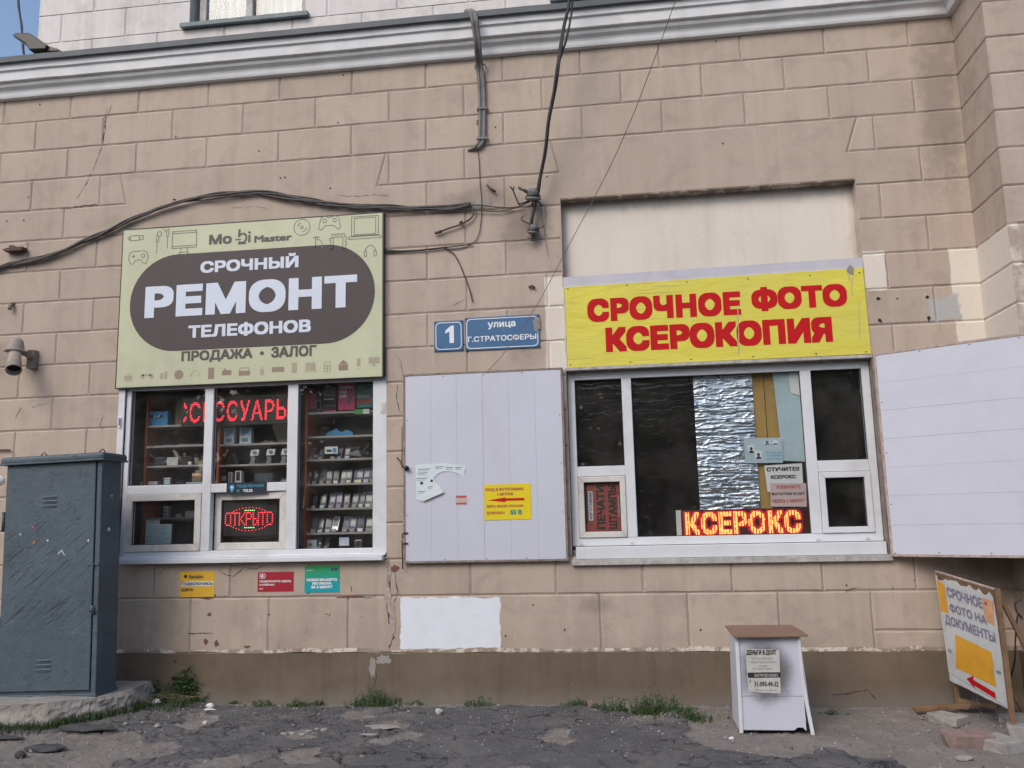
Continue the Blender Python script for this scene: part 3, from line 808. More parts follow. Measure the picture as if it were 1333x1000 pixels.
JA = [-5.12 - .7 * i for i in range(5, 0, -1)] + [-5.12, -4.42, -3.72, -3.02, -2.325, -1.628, -0.925, -0.225, 0.47, 1.17, 1.87, 2.56]
JB = [-4.77 - .7 * i for i in range(5, 0, -1)] + [-4.77, -4.07, -3.37, -2.67, -1.975, -1.28, -0.575, 0.125, 0.825, 1.52, 2.215]
for k in range(0, 15):
    if k in (3, 4): continue
    for a, b in SPAN[k]:
        inner = {-4.49: True}
        for poly, fl in course_blocks(k, a, b, None):
            if k == 0:
                poly = [poly[0], poly[1], (poly[2][0], 5.60), (poly[3][0], 5.60)]; fl = [fl[0], fl[1], False, fl[3]]
            emit(poly, fl)
# courses with the flat arches over the two windows
z3, z4, z5 = ZK(3), ZK(4), ZK(5)
for poly, fl in course_blocks(3, -9.0, -4.77, None, endflags=(False, True)): emit(poly, fl)
put([(-4.77, z4), (-4.505, z4), (-4.575, z3), (-4.77, z3)], [True] * 4)
put([(-5.12, z5), (-1.628, z5), (-1.628, z4), (-2.085, z4), (-2.005, z3), (-4.575, z3), (-4.505, z4), (-5.12, z4)], [True] * 8)
put([(-2.085, z4), (-1.975, z4), (-1.975, z3), (-2.005, z3)], [True] * 4)
for poly, fl in course_blocks(3, -1.975, -1.28, None, endflags=(True, True)): emit(poly, fl)
put([(-1.28, z4), (-0.44, z4), (-0.51, z3), (-1.28, z3)], [True] * 4)
put([(-0.925, z5), (-0.445, z5), (-0.445, 4.2), (2.03, 4.2), (2.03, z5), (2.56, z5), (2.56, z4), (1.985, z4), (2.085, z3), (-0.51, z3), (-0.44, z4), (-0.925, z4)],
    [True, False, False, False, True, True, True, True, True, True, True, True])
put([(1.985, z4), (2.215, z4), (2.215, z3), (2.085, z3)], [True] * 4)
put([(2.215, z4), (XC, z4), (XC, z3), (2.215, z3)], [True, False, True, True])
for poly, fl in course_blocks(4, -9.0, -5.12, None, endflags=(False, True)): emit(poly, fl)
put([(-1.628, z5), (-0.925, z5), (-0.925, z4), (-1.628, z4)], [True] * 4)
put([(2.56, z5), (XC, z5), (XC, z4), (2.56, z4)], [True, False, True, True])
# two courses under the windows
for poly, fl in course_blocks(15, -9.0, XC, None): emit(poly, fl)
J16 = [x for x in JA if x not in (-1.628, -0.925)]
for poly, fl in course_blocks(16, -9.0, 1.87, None, zb=0.395, endflags=(False, True), joints=J16): emit(poly, [False, fl[1], True, fl[3]])
put([(1.87, 0.54), (XC, 0.54), (XC, ZK(16)), (1.87, ZK(16))], [True, False, True, True])
put([(1.87, 0.395), (XC, 0.395), (XC, 0.54), (1.87, 0.54)], [False, False, True, True])
far.build('block', M['plaster'], B, kind='stuff')
# pier: side face and front face
for k in range(-6, 17):
    zt, zb = ZK(k), (0.395 if k == 16 else ZK(k + 1))
    put([(0, zb), (PD, zb), (PD, zt), (0, zt)], [k != 16, False, True, False], FS)
    e = 3.75 if k % 2 else 4.1
    put([(XC, zb), (e, zb), (e, zt), (XC, zt)], [k != 16, True, True, False], FP)
    if k > -4: put([(e, zb), (5.5, zb), (5.5, zt), (e, zt)], [k != 16, True, True, True], FP)
# plinth, a brushed lime line on its chamfered top
def wavy(fr, u0, u1, v, amp, seed, d0, d1, base):
    n_ = int((u1 - u0) / .05); top = [(u0 + (u1 - u0) * i / n_, v + (vn[seed][i % 400] - .5) * amp) for i in range(n_ + 1)]
    return [(u0, base), (u1, base)] + top[::-1]
q_ = np.random.default_rng(3); vn = [np.convolve(q_.random(406), np.ones(7) / 7, 'valid') for _ in range(6)]
mb = MB(); mb.prism(FW, wavy(FW, -9.5, XC, 0.392, 0.035, 0, 0, 0, -0.1), 0.0005, 0.020)
mb.prism(FS, wavy(FS, 0.0, PD + .02, 0.392, 0.03, 1, 0, 0, -0.1), 0.0005, 0.020)
mb.prism(FP, wavy(FP, XC - .02, 5.6, 0.392, 0.03, 2, 0, 0, -0.1), 0.0005, 0.0195)
mb.build('plinth', M['plinth'], B)
mb = MB()
for fr, a, b, sd_ in ((FW, -9.5, XC, 3), (FP, XC - .017, 5.5, 4)):
    n_ = int((b - a) / .04); vs = []
    for i in range(n_ + 1):
        u = a + (b - a) * i / n_; w_ = vn[sd_][i % 400] - .5
        vs += [fr(u, 0.390 + w_ * .03, 0.0212), fr(u, 0.408 + w_ * .035, 0.012), fr(u, 0.418 + w_ * .05, 0.002)]
    mb.add(vs, [(3 * i + j, 3 * i + 3 + j, 3 * i + 4 + j, 3 * i + 1 + j) for i in range(n_) for j in (0, 1)])
mb.build('plinth_ledge', M['plinth_top'], B)

# cornice: one moulding swept along the wall and back out along the pier
PROF = [(0.0, 5.575), (0.048, 5.580), (0.055, 5.598), (0.057, 5.630), (0.064, 5.648), (0.082, 5.661), (0.098, 5.669), (0.105, 5.682), (0.107, 5.700), (0.106, 5.704), (0.140, 5.708), (0.142, 5.712),
        (0.144, 5.796), (0.148, 5.800), (0.166, 5.804), (0.168, 5.862), (0.170, 5.868)]
CORN = MB()
def sweep(prof, mb, top_back):
    prof = prof + [(-0.02, prof[-1][1] + 0.001)]
    path = [(-9.5, None)]
    xs = list(np.linspace(-9.5, XC, 60)); rows = []
    w_ = np.random.default_rng(8)
    for i, x in enumerate(xs):
        j = w_.uniform(-.0025, .0025)
        rows.append([(min(x, XC - d) if i == len(xs) - 1 else x, -d, z + j) for d, z in prof])
    for y in (-PD - .01, ):
        rows.append([(XC - d, y - d, z) for d, z in prof]); 
    rows.append([(5.6, -PD - d, z) for d, z in prof])
    n_ = len(prof); vs = [v for r_ in rows for v in r_]
    fs = [(i * n_ + j, (i + 1) * n_ + j, (i + 1) * n_ + j + 1, i * n_ + j + 1) for i in range(len(rows) - 1) for j in range(n_ - 1)]
    mb.add(vs, fs)
sweep(PROF, CORN, 0)
CORN.build('cornice', M['cornice'], B)
FL = MB(); sweep([(0.168, 5.869), (0.204, 5.862), (0.208, 5.863), (0.208, 5.918), (0.0, 5.948)], FL, 0)
FL.build('ledge_flashing', M['flash'], B)
MB().box(-9.5, XC, -0.02, 0.40, 5.90, 5.953).build('ledge_top', M['flash'], B)

# upper floor, set back and whitewashed
YU = 0.25; FU = WALL(YU); XL = (-5.71, 6.466)[0]
SILLZ = 6.315
mb = MB()
mb.box(XL, -4.08, YU + DEEP, YU + .3, 5.9, 9.4); mb.box(-4.08, -2.88, YU + DEEP, YU + .3, 5.9, 6.32); mb.box(-4.08, -2.88, YU + DEEP, YU + .3, 8.3, 9.4); mb.box(-2.88, -0.42, YU + DEEP, YU + .3, 5.9, 9.4)
mb.box(-0.42, 1.0, YU + DEEP, YU + .3, 5.9, 6.22); mb.box(-0.42, 1.0, YU + DEEP, YU + .3, 8.3, 9.4); mb.box(1.0, XC + .02, YU + DEEP, YU + .3, 5.9, 9.4)
mb.box(XL, XL + .3, YU + .3, 6.0, 5.9, 9.4)
mb.build('upper_wall', M['ugroove'], B)
ZU = [5.93, 6.32, 6.625, 6.93, 7.235, 7.54]
for r_ in range(5):
    off = 0 if r_ % 2 == 0 else .35
    J = [-5.11 + off + .7 * i for i in range(-2, 14)]
    for a, b in ((XL, -4.08), (-2.88, -0.42), (1.0, XC)) if r_ else ((XL, -4.08), (-4.08, -2.88), (-2.88, -0.42), (-0.42, 1.0), (1.0, XC)):
        xs = [a] + [j for j in J if a + .08 < j < b - .08] + [b]
        for i in range(len(xs) - 1):
            zt_ = ZU[r_ + 1]
            if r_ == 0 and a == -0.42: zt_ = 6.22
            put([(xs[i], ZU[r_]), (xs[i + 1], ZU[r_]), (xs[i + 1], zt_), (xs[i], zt_)], [False, i < len(xs) - 2, True, i > 0], FU, mat='upper')

def upper_window(x0, x1, z0, z1, mull, silld):
    fy = YU + .10; fr = WALL(fy)
    w_ = MB()
    w_.fbox(fr, x0, x0 + .07, z0, z1, -.06, 0.0); w_.fbox(fr, x1 - .06, x1, z0, z1, -.06, 0.0); w_.fbox(fr, x0 + .07, x1 - .06, z0, z0 + .05, -.06, 0.0)
    w_.fbox(fr, mull - .035, mull + .035, z0 + .05, z1, -.05, 0.012)
    w = w_.build('upper_window', M['oldframe'], B, bevel=.004)
    for a, b in ((x0 + .07, mull - .035), (mull + .035, x1 - .06)):
        MB().fbox(fr, a, b, z0 + .05, z1, -.036, -.030).build('pane', M['glass'], w)
        s_ = MB(); vs = []; n_ = 60
        for i in range(n_ + 1):
            u = a + (b - a) * i / n_; d = -.13 + .02 * math.sin(u * 75) + .012 * math.sin(u * 31 + 1)
            vs += [fr(u, z0, d), fr(u, z1, d)]
        s_.add(vs, [(2 * i, 2 * i + 2, 2 * i + 3, 2 * i + 1) for i in range(n_)])
        s_.build('curtain', M['curtain'], w, smooth=True)
    s_ = MB(); s_.add([(x0 - .12, YU + .1, z0 + .012), (x1 + .06, YU + .1, z0 + .012), (x1 + .06, YU - silld, z0 - .005), (x0 - .12, YU - silld, z0 - .005),
                       (x0 - .12, YU + .1, z0 - .03), (x1 + .06, YU + .1, z0 - .03), (x1 + .06, YU - silld, z0 - .048), (x0 - .12, YU - silld, z0 - .048)],
                      [(0, 1, 2, 3), (7, 6, 5, 4), (3, 2, 6, 7), (1, 0, 4, 5), (0, 3, 7, 4), (2, 1, 5, 6)])
    s_.build('sill', M['sill_grey'], w)
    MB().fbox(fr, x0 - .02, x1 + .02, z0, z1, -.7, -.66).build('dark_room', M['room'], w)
upper_window(-4.03, -2.90, 6.36, 8.3, -3.50, .06)
upper_window(-0.37, 0.98, 6.262, 8.3, 0.3, .05)

# cracks and chipped plaster
def crack(pts, w0, fr=FW, seed=1, depth=.0016):
    r_ = random.Random(seed); mb = MB(); P_ = []
    for a, b in zip(pts[:-1], pts[1:]):
        n_ = max(2, int(math.dist(a, b) / .02))
        for i in range(n_): P_.append((a[0] + (b[0] - a[0]) * i / n_ + r_.uniform(-.005, .005), a[1] + (b[1] - a[1]) * i / n_ + r_.uniform(-.005, .005)))
    P_.append(pts[-1]); vs = []
    for i, p in enumerate(P_):
        q0 = P_[max(0, i - 1)]; q1 = P_[min(len(P_) - 1, i + 1)]; t = Vector((q1[0] - q0[0], q1[1] - q0[1])).normalized()
        w_ = .75 * w0 * r_.uniform(.15, 1.0) ** 1.3 * (1 if 0 < i < len(P_) - 1 else .1) / 2
        vs += [fr(p[0] - t.y * w_, p[1] + t.x * w_, depth), fr(p[0] + t.y * w_, p[1] - t.x * w_, depth)]
    mb.add(vs, [(2 * i, 2 * i + 1, 2 * i + 3, 2 * i + 2) for i in range(len(P_) - 1)])
    return mb
CR = MB()
for i, (pts, w_) in enumerate((
    ([(-4.693, 5.45), (-4.762, 5.269), (-4.766, 5.052), (-4.833, 4.849), (-4.909, 4.679), (-5.001, 4.533)], .010), ([(-4.739, 5.423), (-4.751, 5.346), (-4.75, 5.19), (-4.767, 5.067)], .014), ([(-5.168, 4.446), (-5.058, 4.439), (-4.958, 4.454), (-4.779, 4.457)], .012),
    ([(-4.421, 2.592), (-4.33, 2.693), (-4.355, 2.45), (-4.328, 2.208)], .006), ([(-5.452, 2.506), (-5.426, 2.561), (-5.479, 2.457)], .006), ([(-5.333, 2.544), (-5.244, 2.575), (-5.184, 2.587), (-5.153, 2.565)], .007), ([(-4.614, 2.46), (-4.645, 2.357), (-4.591, 2.32)], .007),
    ([(-4.042, 1.044), (-3.967, 1.095), (-3.876, 1.114)], .006), ([(-3.475, 1.075), (-3.404, 1.029), (-3.334, 1.022), (-3.247, 1.091), (-3.163, 1.077), (-3.061, 1.101)], .012), ([(-4.356, 1.055), (-4.269, 1.034), (-4.215, 1.086)], .007),
    ([(-2.44, 0.833), (-2.314, 0.838), (-2.188, 0.83), (-2.082, 0.836)], .012), ([(-1.976, 1.066), (-1.963, 0.941), (-1.996, 0.754), (-1.97, 0.63), (-1.937, 0.506), (-1.976, 0.414)], .022), ([(-1.937, 1.097), (-1.898, 0.877), (-1.95, 0.722)], .010),
    ([(-3.741, 0.546), (-3.63, 0.552), (-3.506, 0.545)], .014), ([(-2.931, 0.48), (-2.909, 0.386), (-2.914, 0.312)], .010), ([(-1.936, 2.898), (-1.867, 2.813), (-1.854, 2.691)], .008), ([(-1.895, 2.626), (-1.909, 2.492), (-1.868, 2.357)], .010),
    ([(-2.47, 4.38), (-2.304, 4.354), (-2.091, 4.353), (-1.949, 4.328)], .006), ([(-3.469, 4.327), (-3.247, 4.326), (-3.1, 4.294)], .005), ([(-1.251, 3.368), (-1.401, 3.294), (-1.332, 3.332)], .004), ([(-0.454, 4.283), (-0.37, 4.172), (-0.306, 4.111)], .003),
    ([(1.493, 0.062), (1.619, 0.079), (1.78, 0.108), (1.815, 0.063), (1.841, 0.035)], .012), ([(1.678, 0.825), (1.727, 0.86), (1.797, 0.871)], .008), ([(-2.093, 0.292), (-2.067, 0.201), (-2.099, 0.11)], .010))):
    c_ = crack(pts, w_, FW, i, .0225 if pts[0][1] < .395 else .0018); CR.v, CR.f = (CR.v + c_.v, CR.f + [tuple(a + len(CR.v) for a in f) for f in c_.f])
CR.build('cracks', M['crack'], B, kind='stuff')
def blotch(cu, cv, ru, rv, seed, n_=16):
    r_ = random.Random(seed); return [(cu + ru * r_.uniform(.55, 1.15) * math.cos(2 * PI * i / n_), cv + rv * r_.uniform(.55, 1.15) * math.sin(2 * PI * i / n_)) for i in range(n_)]
CHIP = MB(); CHIPR = MB(); CHIPG = MB()
for i, (c_, a, b) in enumerate((((-1.983, 0.847), .03, .10), ((-1.944, 0.617), .035, .12), ((-1.97, 1.035), .02, .06), ((-1.937, 0.753), .02, .05))): CHIP.prism(FW, blotch(*c_, a, b, i), .0005, .004)
for i, (c_, a, b) in enumerate((((-1.129, 4.968), .045, .05), ((-3.546, 0.704), .022, .02), ((-3.572, 0.482), .02, .03), ((-1.924, 1.066), .04, .035), ((-3.475, 0.463), .02, .03), ((-2.3, 0.838), .12, .008), ((-3.571, 0.838), .05, .006), ((-3.201, 0.437), .03, .012))): CHIPR.prism(FW, blotch(*c_, a, b, 20 + i), .0005, .0026)
for i, (c_, a, b) in enumerate((((-1.114, 4.218), .09, .055), ((-2.106, 0.274), .035, .09), ((-2.015, 0.335), .07, .05))): CHIPG.prism(FW, blotch(*c_, a, b, 40 + i), .0005, .003 if c_[1] > .5 else .0226)
CHIP.build('chipped_edge', M['foam'], B, kind='stuff'); CHIPR.build('red_primer_spot', simple('old_red_primer', (0.17, 0.075, 0.065), 0.8, bump=.4), B, kind='stuff'); CHIPG.build('filler_patch', M['slab'], B, kind='stuff')
ND = MB()
for i, c_ in enumerate(([(-5.446, 5.516), (-4.031, 5.069), (-3.209, 4.858), (-4.013, 4.447), (-2.996, 4.581), (-2.952, 4.585), (-2.521, 4.449), (-4.028, 4.448), (-2.408, 5.537), (-5.532, 4.35), (-5.707, 4.354), (-5.5, 4.577), (0.966, 5.541), (0.969, 4.594), (1.261, 4.164), (2.271, 3.152), (2.13, 2.967), (2.497, 2.961), (2.134, 3.159), (-2.455, 5.073), (-0.998, 4.906), (-0.551, 4.41), (-3.502, 0.863), (1.694, 0.884), (-0.518, 0.56), (-1.001, 0.514), (0.558, 0.553), (-3.017, 0.7)])):
    ND.prism(FW, ell(*c_, .007, .008, 8), .0008, .004)
for c_ in [(2.122, 3.16), (2.503, 3.152), (2.119, 2.98), (2.499, 2.98)]: ND.prism(FW, ell(*c_, .014, .014, 10), .0008, .003)
ND.build('nail_heads', M['black'], B, kind='stuff')

# ---------------------------------------------------------------- shop windows (parts of the building)
def bars(fr, rects, d0, d1, name, mat, parent, bevel=.004):
    out = []
    for (a, b, c, e) in rects:
        out.append(MB().fbox(fr, a, c, b, e, d0, d1).build(name, mat, parent, bevel=bevel))
    return out
def ring(fr, box, w, d0, d1, name, mat, parent, bevel=.004, wt=None):
    """mitred frame: four bars cut at 45 degrees, one mesh"""
    u0, v0, u1, v1 = box; a, b, c, e = u0 + w, v0 + w, u1 - w, v1 - w
    mb = MB()
    for q in ([(u0, v0), (u1, v0), (c, b), (a, b)], [(u1, v0), (u1, v1), (c, e), (c, b)], [(u1, v1), (u0, v1), (a, e), (c, e)], [(u0, v1), (u0, v0), (a, b), (a, e)]):
        cx = sum(p[0] for p in q) / 4; cy = sum(p[1] for p in q) / 4
        q = [(cx + (p[0] - cx) * .9985, cy + (p[1] - cy) * .9985) for p in q]
        mb.prism(fr, q, d0, d1)
    return mb.build(name, mat, parent, bevel=bevel)
def pane(fr, box, parent, d=-.03, seal=True):
    u0, v0, u1, v1 = box
    MB().fbox(fr, u0, u1, v0, v1, d - .003, d + .003).build('pane', M['glass'], parent)
    if seal:
        mb = MB(); s_ = .006
        for (a, b, c, e) in ((u0, v0, u1, v0 + s_), (u0, v1 - s_, u1, v1), (u0, v0 + s_, u0 + s_, v1 - s_), (u1 - s_, v0 + s_, u1, v1 - s_)):
            mb.fbox(fr, a, c, b, e, d + .003, d + .009)
        mb.build('gasket', M['pvc_seal'], parent)

# phone shop window at the left
FL_ = WALL(0.012)
wl = MB()
wl.fbox(FL_, -4.408, -4.362, 1.195, 2.698, -.07, 0); wl.fbox(FL_, -2.12, -1.998, 1.195, 2.698, -.07, 0); wl.fbox(FL_, -4.362, -2.12, 2.665, 2.698, -.07, 0); wl.fbox(FL_, -4.362, -2.12, 1.195, 1.238, -.07, 0)
SW = wl.build('shop_window', M['pvc'], B, 'white framed shop window under the pale green sign, full of phones and red led lettering', bevel=.004)
bars(FL_, [(-3.657, 1.238, -3.577, 2.665), (-2.888, 1.238, -2.795, 2.665)], -.065, .004, 'mullion', M['pvc'], SW)
bars(FL_, [(-4.362, 1.737, -3.657, 1.815), (-3.577, 1.737, -2.888, 1.812)], -.06, .001, 'transom', M['pvc'], SW)
pane(FL_, (-4.362, 1.815, -3.657, 2.665), SW); pane(FL_, (-3.577, 1.812, -2.888, 2.665), SW); pane(FL_, (-2.795, 1.238, -2.12, 2.665), SW)
ring(FL_, (-4.360, 1.240, -3.659, 1.735), .058, -.05, .012, 'sash', M['pvc_dirty'], SW)
pane(FL_, (-4.302, 1.298, -3.717, 1.677), SW, -.02)
_c, _s = math.cos(R(5)), math.sin(R(5))
FO = lambda u, v, d: (-2.892 + (u + 2.892) * _c + d * _s, 0.022 - (u + 2.892) * _s - d * _c, v)
ring(FO, (-3.572, 1.240, -2.892, 1.732), .062, -.05, .0, 'sash', M['pvc_dirty'], SW)
pane(FO, (-3.51, 1.302, -2.954, 1.67), SW, -.02)
mb = MB(); mb.fbox(WALL(0), -4.385, -2.012, 1.137, 1.176, 0.0, .075); mb.fbox(WALL(0), -4.40, -2.0, 1.176, 1.196, -.05, .02)
mb.build('sill', M['pvc'], SW, bevel=.004)
mb = MB(); mb.box(-4.47, -4.410, -.012, .05, 1.16, 2.70)
mb.build('side_trim', M['pvc'], SW, bevel=.003)
mb = MB(); mb.fbox(WALL(0), -4.463, -4.432, 2.33, 2.43, .0125, .02); mb.fbox(WALL(0), -4.452, -4.44, 2.36, 2.42, .02, .045)
mb.build('hinge', M['pvc'], SW, bevel=.002)
mb = MB(); mb.fbox(FL_, -2.055, -2.01, 2.38, 2.47, .0005, .006); mb.fbox(FL_, -2.043, -2.022, 2.40, 2.44, .006, .010)
mb.build('switch_plate', M['pvc_dirty'], SW, bevel=.002)
# room behind it
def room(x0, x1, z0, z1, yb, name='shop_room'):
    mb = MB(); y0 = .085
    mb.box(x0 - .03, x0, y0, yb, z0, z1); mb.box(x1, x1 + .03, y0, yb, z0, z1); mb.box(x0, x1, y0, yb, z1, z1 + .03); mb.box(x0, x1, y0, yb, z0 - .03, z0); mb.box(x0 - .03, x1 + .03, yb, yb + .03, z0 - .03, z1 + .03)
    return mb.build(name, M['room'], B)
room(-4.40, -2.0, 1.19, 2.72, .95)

# copy shop window at the right
FR_ = WALL(0.065)
wr = MB()
wr.fbox(FR_, -0.435, -0.375, 1.217, 2.663, -.07, 0); wr.fbox(FR_, 1.960, 2.022, 1.217, 2.663, -.07, 0); wr.fbox(FR_, -0.375, 1.96, 2.603, 2.663, -.07, 0); wr.fbox(FR_, -0.375, 1.96, 1.217, 1.283, -.07, 0)
CW = wr.build('shop_window', M['pvc'], B, 'white framed shop window under the yellow sign, with foil, film and notices behind the glass', bevel=.004)
bars(FR_, [(0.019, 1.283, 0.099, 2.603), (1.476, 1.283, 1.560, 2.603)], -.065, .004, 'mullion', M['pvc'], CW)
bars(FR_, [(-0.375, 1.788, 0.019, 1.871), (1.560, 1.772, 1.960, 1.862)], -.06, .001, 'transom', M['pvc'], CW)
pane(FR_, (-0.375, 1.871, 0.019, 2.603), CW); pane(FR_, (0.099, 1.283, 1.476, 2.603), CW); pane(FR_, (1.560, 1.862, 1.960, 2.603), CW)
ring(FR_, (-0.373, 1.286, 0.017, 1.785), .047, -.05, .014, 'sash', M['pvc_dirty'], CW); pane(FR_, (-0.326, 1.333, -0.030, 1.738), CW, -.02)
ring(FR_, (1.562, 1.286, 1.958, 1.769), .047, -.05, .014, 'sash', M['pvc'], CW); pane(FR_, (1.609, 1.333, 1.911, 1.722), CW, -.02)
MB().box(-0.405, 2.015, -.018, .064, 1.117, 1.214).build('sill_board', M['pvc'], CW, bevel=.004)
MB().box(-0.44, 2.05, -.040, 0.05, 1.068, 1.115).build('ledge_plank', M['oldframe'], CW, bevel=.004)
mb = MB(); mb.box(-.44, 2.03, .02, .064, 2.665, 2.70); mb.box(-.446, -.437, -.01, .06, 1.12, 2.70); mb.box(2.024, 2.036, -.02, .06, 1.12, 2.70)
mb.build('dark_gap', M['steel_old'], CW)
mb = MB()
for x in (-.36, .055, 1.52, 1.9): mb.fbox(FR_, x - .015, x + .015, 1.232, 1.243, 0.0005, .01)
mb.build('drain_cap', M['pvc_dirty'], CW)
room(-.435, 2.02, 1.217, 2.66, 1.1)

def crumpled(x0, x1, z0, z1, y, amp, seed, slant=0.0):
    nx, nz = int((x1 - x0) / .011) + 2, int((z1 - z0) / .0055) + 2
    X, Z = np.meshgrid(np.linspace(x0, x1, nx), np.linspace(z0, z1, nz))
    rg = lambda a_, b_, sc, sd, oc=2: 1 - 2 * np.abs(vnoise(a_, b_, sc, sd, oc, .5) - .5) * 2
    d = (vnoise(X + 20, Z * 7 + 40, 6, seed, 3, .5) - .5) * amp * .5 - np.clip(rg(X + 30, Z * 9 + 11, 4, seed + 1) - .80, 0, 1) * amp * 1.6 - np.clip(rg(X + 3, Z * 1.6 + 7, 9, seed + 5) - .86, 0, 1) * amp * 2.0 + (vnoise(X + 20, Z * 2 + 20, 2.2, seed + 2, 2) - .5) * amp
    X = X + slant * (Z - z0)
    V_ = np.stack([X, y + d, Z], -1).reshape(-1, 3); I_ = np.arange(nx * nz).reshape(nz, nx)
    F_ = np.stack([I_[:-1, :-1], I_[:-1, 1:], I_[1:, 1:], I_[1:, :-1]], -1).reshape(-1, 4)
    mb = MB(); mb.v = [tuple(v) for v in V_.tolist()]; mb.f = [tuple(f) for f in F_.tolist()]
    return mb
thing_mesh(crumpled(0.618, 1.10, 1.462, 2.60, .136, .020, 3, -.0), 'foil_sheet', M['foil'], (0.86, .128, 1.462), 'crinkled silver foil sheet hanging in the middle of the right window', 'foil sheet', smooth=True)
F2 = 'dark window film'
thing_mesh(crumpled(0.10, 0.617, 1.285, 2.60, .135, .003, 13), 'window_film', M['film'], (0.36, .135, 1.285), 'wrinkled black film left of the silver foil behind the large pane', 'window film', F2, smooth=True)
thing_mesh(crumpled(-0.375, 0.02, 1.80, 2.60, .130, .003, 23), 'window_film', M['film'], (-.18, .13, 1.80), 'black film behind the upper left pane, above the red stamps notice', 'window film', F2, smooth=True)
thing_mesh(crumpled(1.56, 1.97, 1.30, 2.60, .26, .0008, 33), 'window_film', M['film'], (1.76, .26, 1.30), 'smooth dark sheet standing for the unlit interior behind the two narrow right hand panes', 'window film', F2, smooth=True)  # black sheet added where the unlit interior shows dark
# blind
bl = empty('window_blind', (1.19, .15, 1.47), 'mustard yellow blind between the silver foil and the pale sheet', 'blind')
mb = MB(); z = 1.49
while z < 2.60:
    for a, b in ((1.105, 1.195), (1.199, 1.30)): mb.add([(a, .150, z), (b, .150, z), (b, .156, z + .019), (a, .156, z + .019)], [(0, 1, 2, 3)])
    z += .0185
mb.build('slats', M['blind'], bl, kind='stuff')
MB().tube([(1.197, .147, 1.49), (1.197, .147, 2.60)], .002, 5).build('cord', M['cable'], bl)
FI = WALL(.118)
def sheet(poly, name, mat, label, cat, y=.118, group=None, th=.0012):
    fr = WALL(y); cx = sum(p[0] for p in poly) / len(poly); z0 = min(p[1] for p in poly)
    return thing_mesh(MB().prism(fr, poly, -th, 0), name, mat, (cx, y, z0), label, cat, group)
sheet([(1.302, 1.875), (1.478, 1.862), (1.474, 2.60), (1.271, 2.60)], 'paper_sheet', M['paper_blue'], 'long pale blue sheet standing beside the mustard blind', 'sheet', .128)
sheet([(1.405, 2.43), (1.474, 2.405), (1.474, 2.60), (1.395, 2.60)], 'paper_scrap', M['paper'], 'white torn scrap at the top right corner of the large pane', 'paper', .120)
# photo price poster
F3 = WALL(.112)
po = empty('poster', (1.15, .112, 1.86), 'light blue photo poster with small portraits taped over the foil edge', 'poster')
MB().prism(F3, [(1.000, 1.862), (1.300, 1.858), (1.303, 2.062), (1.002, 2.064)], -.0012, 0).build('sheet', M['paper_blue'], po)
for i, (u, v, w_, h_) in enumerate(((1.055, 1.975, .052, .07), (1.11, 1.925, .056, .075))):
    MB().flat(F3, [(u - w_ / 2, v - h_ / 2), (u + w_ / 2, v - h_ / 2), (u + w_ / 2, v + h_ / 2), (u - w_ / 2, v + h_ / 2)], .001).build('photo_card', M['paper'], po)
    q = MB(); q.flat(F3, ell(u, v - .032, .022, .022, 14, 0, 180), .002); q.flat(F3, ell(u, v + .004, .011, .014), .002); q.build('portrait', M['ink'], po)
q = MB()
for u in (1.185, 1.25): q.flat(F3, ell(u, 2.022, .024, .024), .001)
q.build('portrait_disc', M['paper'], po)
q = MB()
for u in (1.185, 1.25): q.flat(F3, ell(u, 2.005, .022, .014, 12, 0, 180), .002)
q.flat(F3, ell(1.185, 2.030, .014, .013), .002); q.build('portrait', M['ink_grey'], po)
for j, s_ in enumerate(('Фото на', 'все документы', 'быстро')): txt(s_, F3, (1.175, 1.935 - j * .027, 1.29, 1.952 - j * .027), M['ink_blue'], po, .01)
# notices
def notice(poly, y, label, lines, mat):
    fr = WALL(y); cx = sum(p[0] for p in poly) / 4; z0 = min(p[1] for p in poly)
    t = empty('notice', (cx, y, z0), label, 'notice', 'notices taped inside the right window')
    MB().prism(fr, poly, -.0012, 0).build('sheet', mat, t)
    for s_, bx, m, bo in lines: txt(s_, fr, bx, M[m], t, bo, .001)
    return t
notice([(1.162, 1.625), (1.446, 1.62), (1.450, 1.848), (1.150, 1.838)], .114, 'white notice in black letters asking to knock, under the blue poster',
       [('СТУЧИТЕ!!', (1.166, 1.788, 1.425, 1.822), 'ink', .05), ('КСЕРОКС', (1.195, 1.727, 1.395, 1.758), 'ink', .05)], M['paper'])
notice([(1.180, 1.505), (1.462, 1.498), (1.470, 1.686), (1.187, 1.694)], .110, 'pinkish white notice in red and black letters overlapping the knock notice',
       [('ИЗВИНИТЕ', (1.235, 1.645, 1.425, 1.676), 'ink_red', .03), ('ФОТОГРАФ БУДЕТ', (1.192, 1.590, 1.455, 1.616), 'ink', .03), ('ЧЕРЕЗ 5 МИНУТ', (1.192, 1.533, 1.452, 1.562), 'ink_red', .03)], M['paper_pink'])
st = empty('notice', (-.178, .098, 1.34), 'red notice with sideways black lettering in the small lower left sash', 'notice', 'notices taped inside the right window')
F4 = WALL(.096)
MB().prism(F4, [(-.323, 1.336), (-.033, 1.336), (-.033, 1.736), (-.323, 1.736)], -.0012, 0).build('sheet', simple('red_brown_paper', (0.30, 0.055, 0.045), .6, var=.12), st)
txt('ПЕЧАТИ', F4, (-.228, 1.352, -.160, 1.715), M['ink'], st, .045, .001, rot90=True)
txt('ШТАМПЫ', F4, (-.130, 1.352, -.062, 1.712), M['ink'], st, .045, .001, rot90=True)
MB().flat(F4, [(-.295, 1.425), (-.258, 1.425), (-.258, 1.665), (-.295, 1.665)], .001).build('white_strip', M['paper'], st)
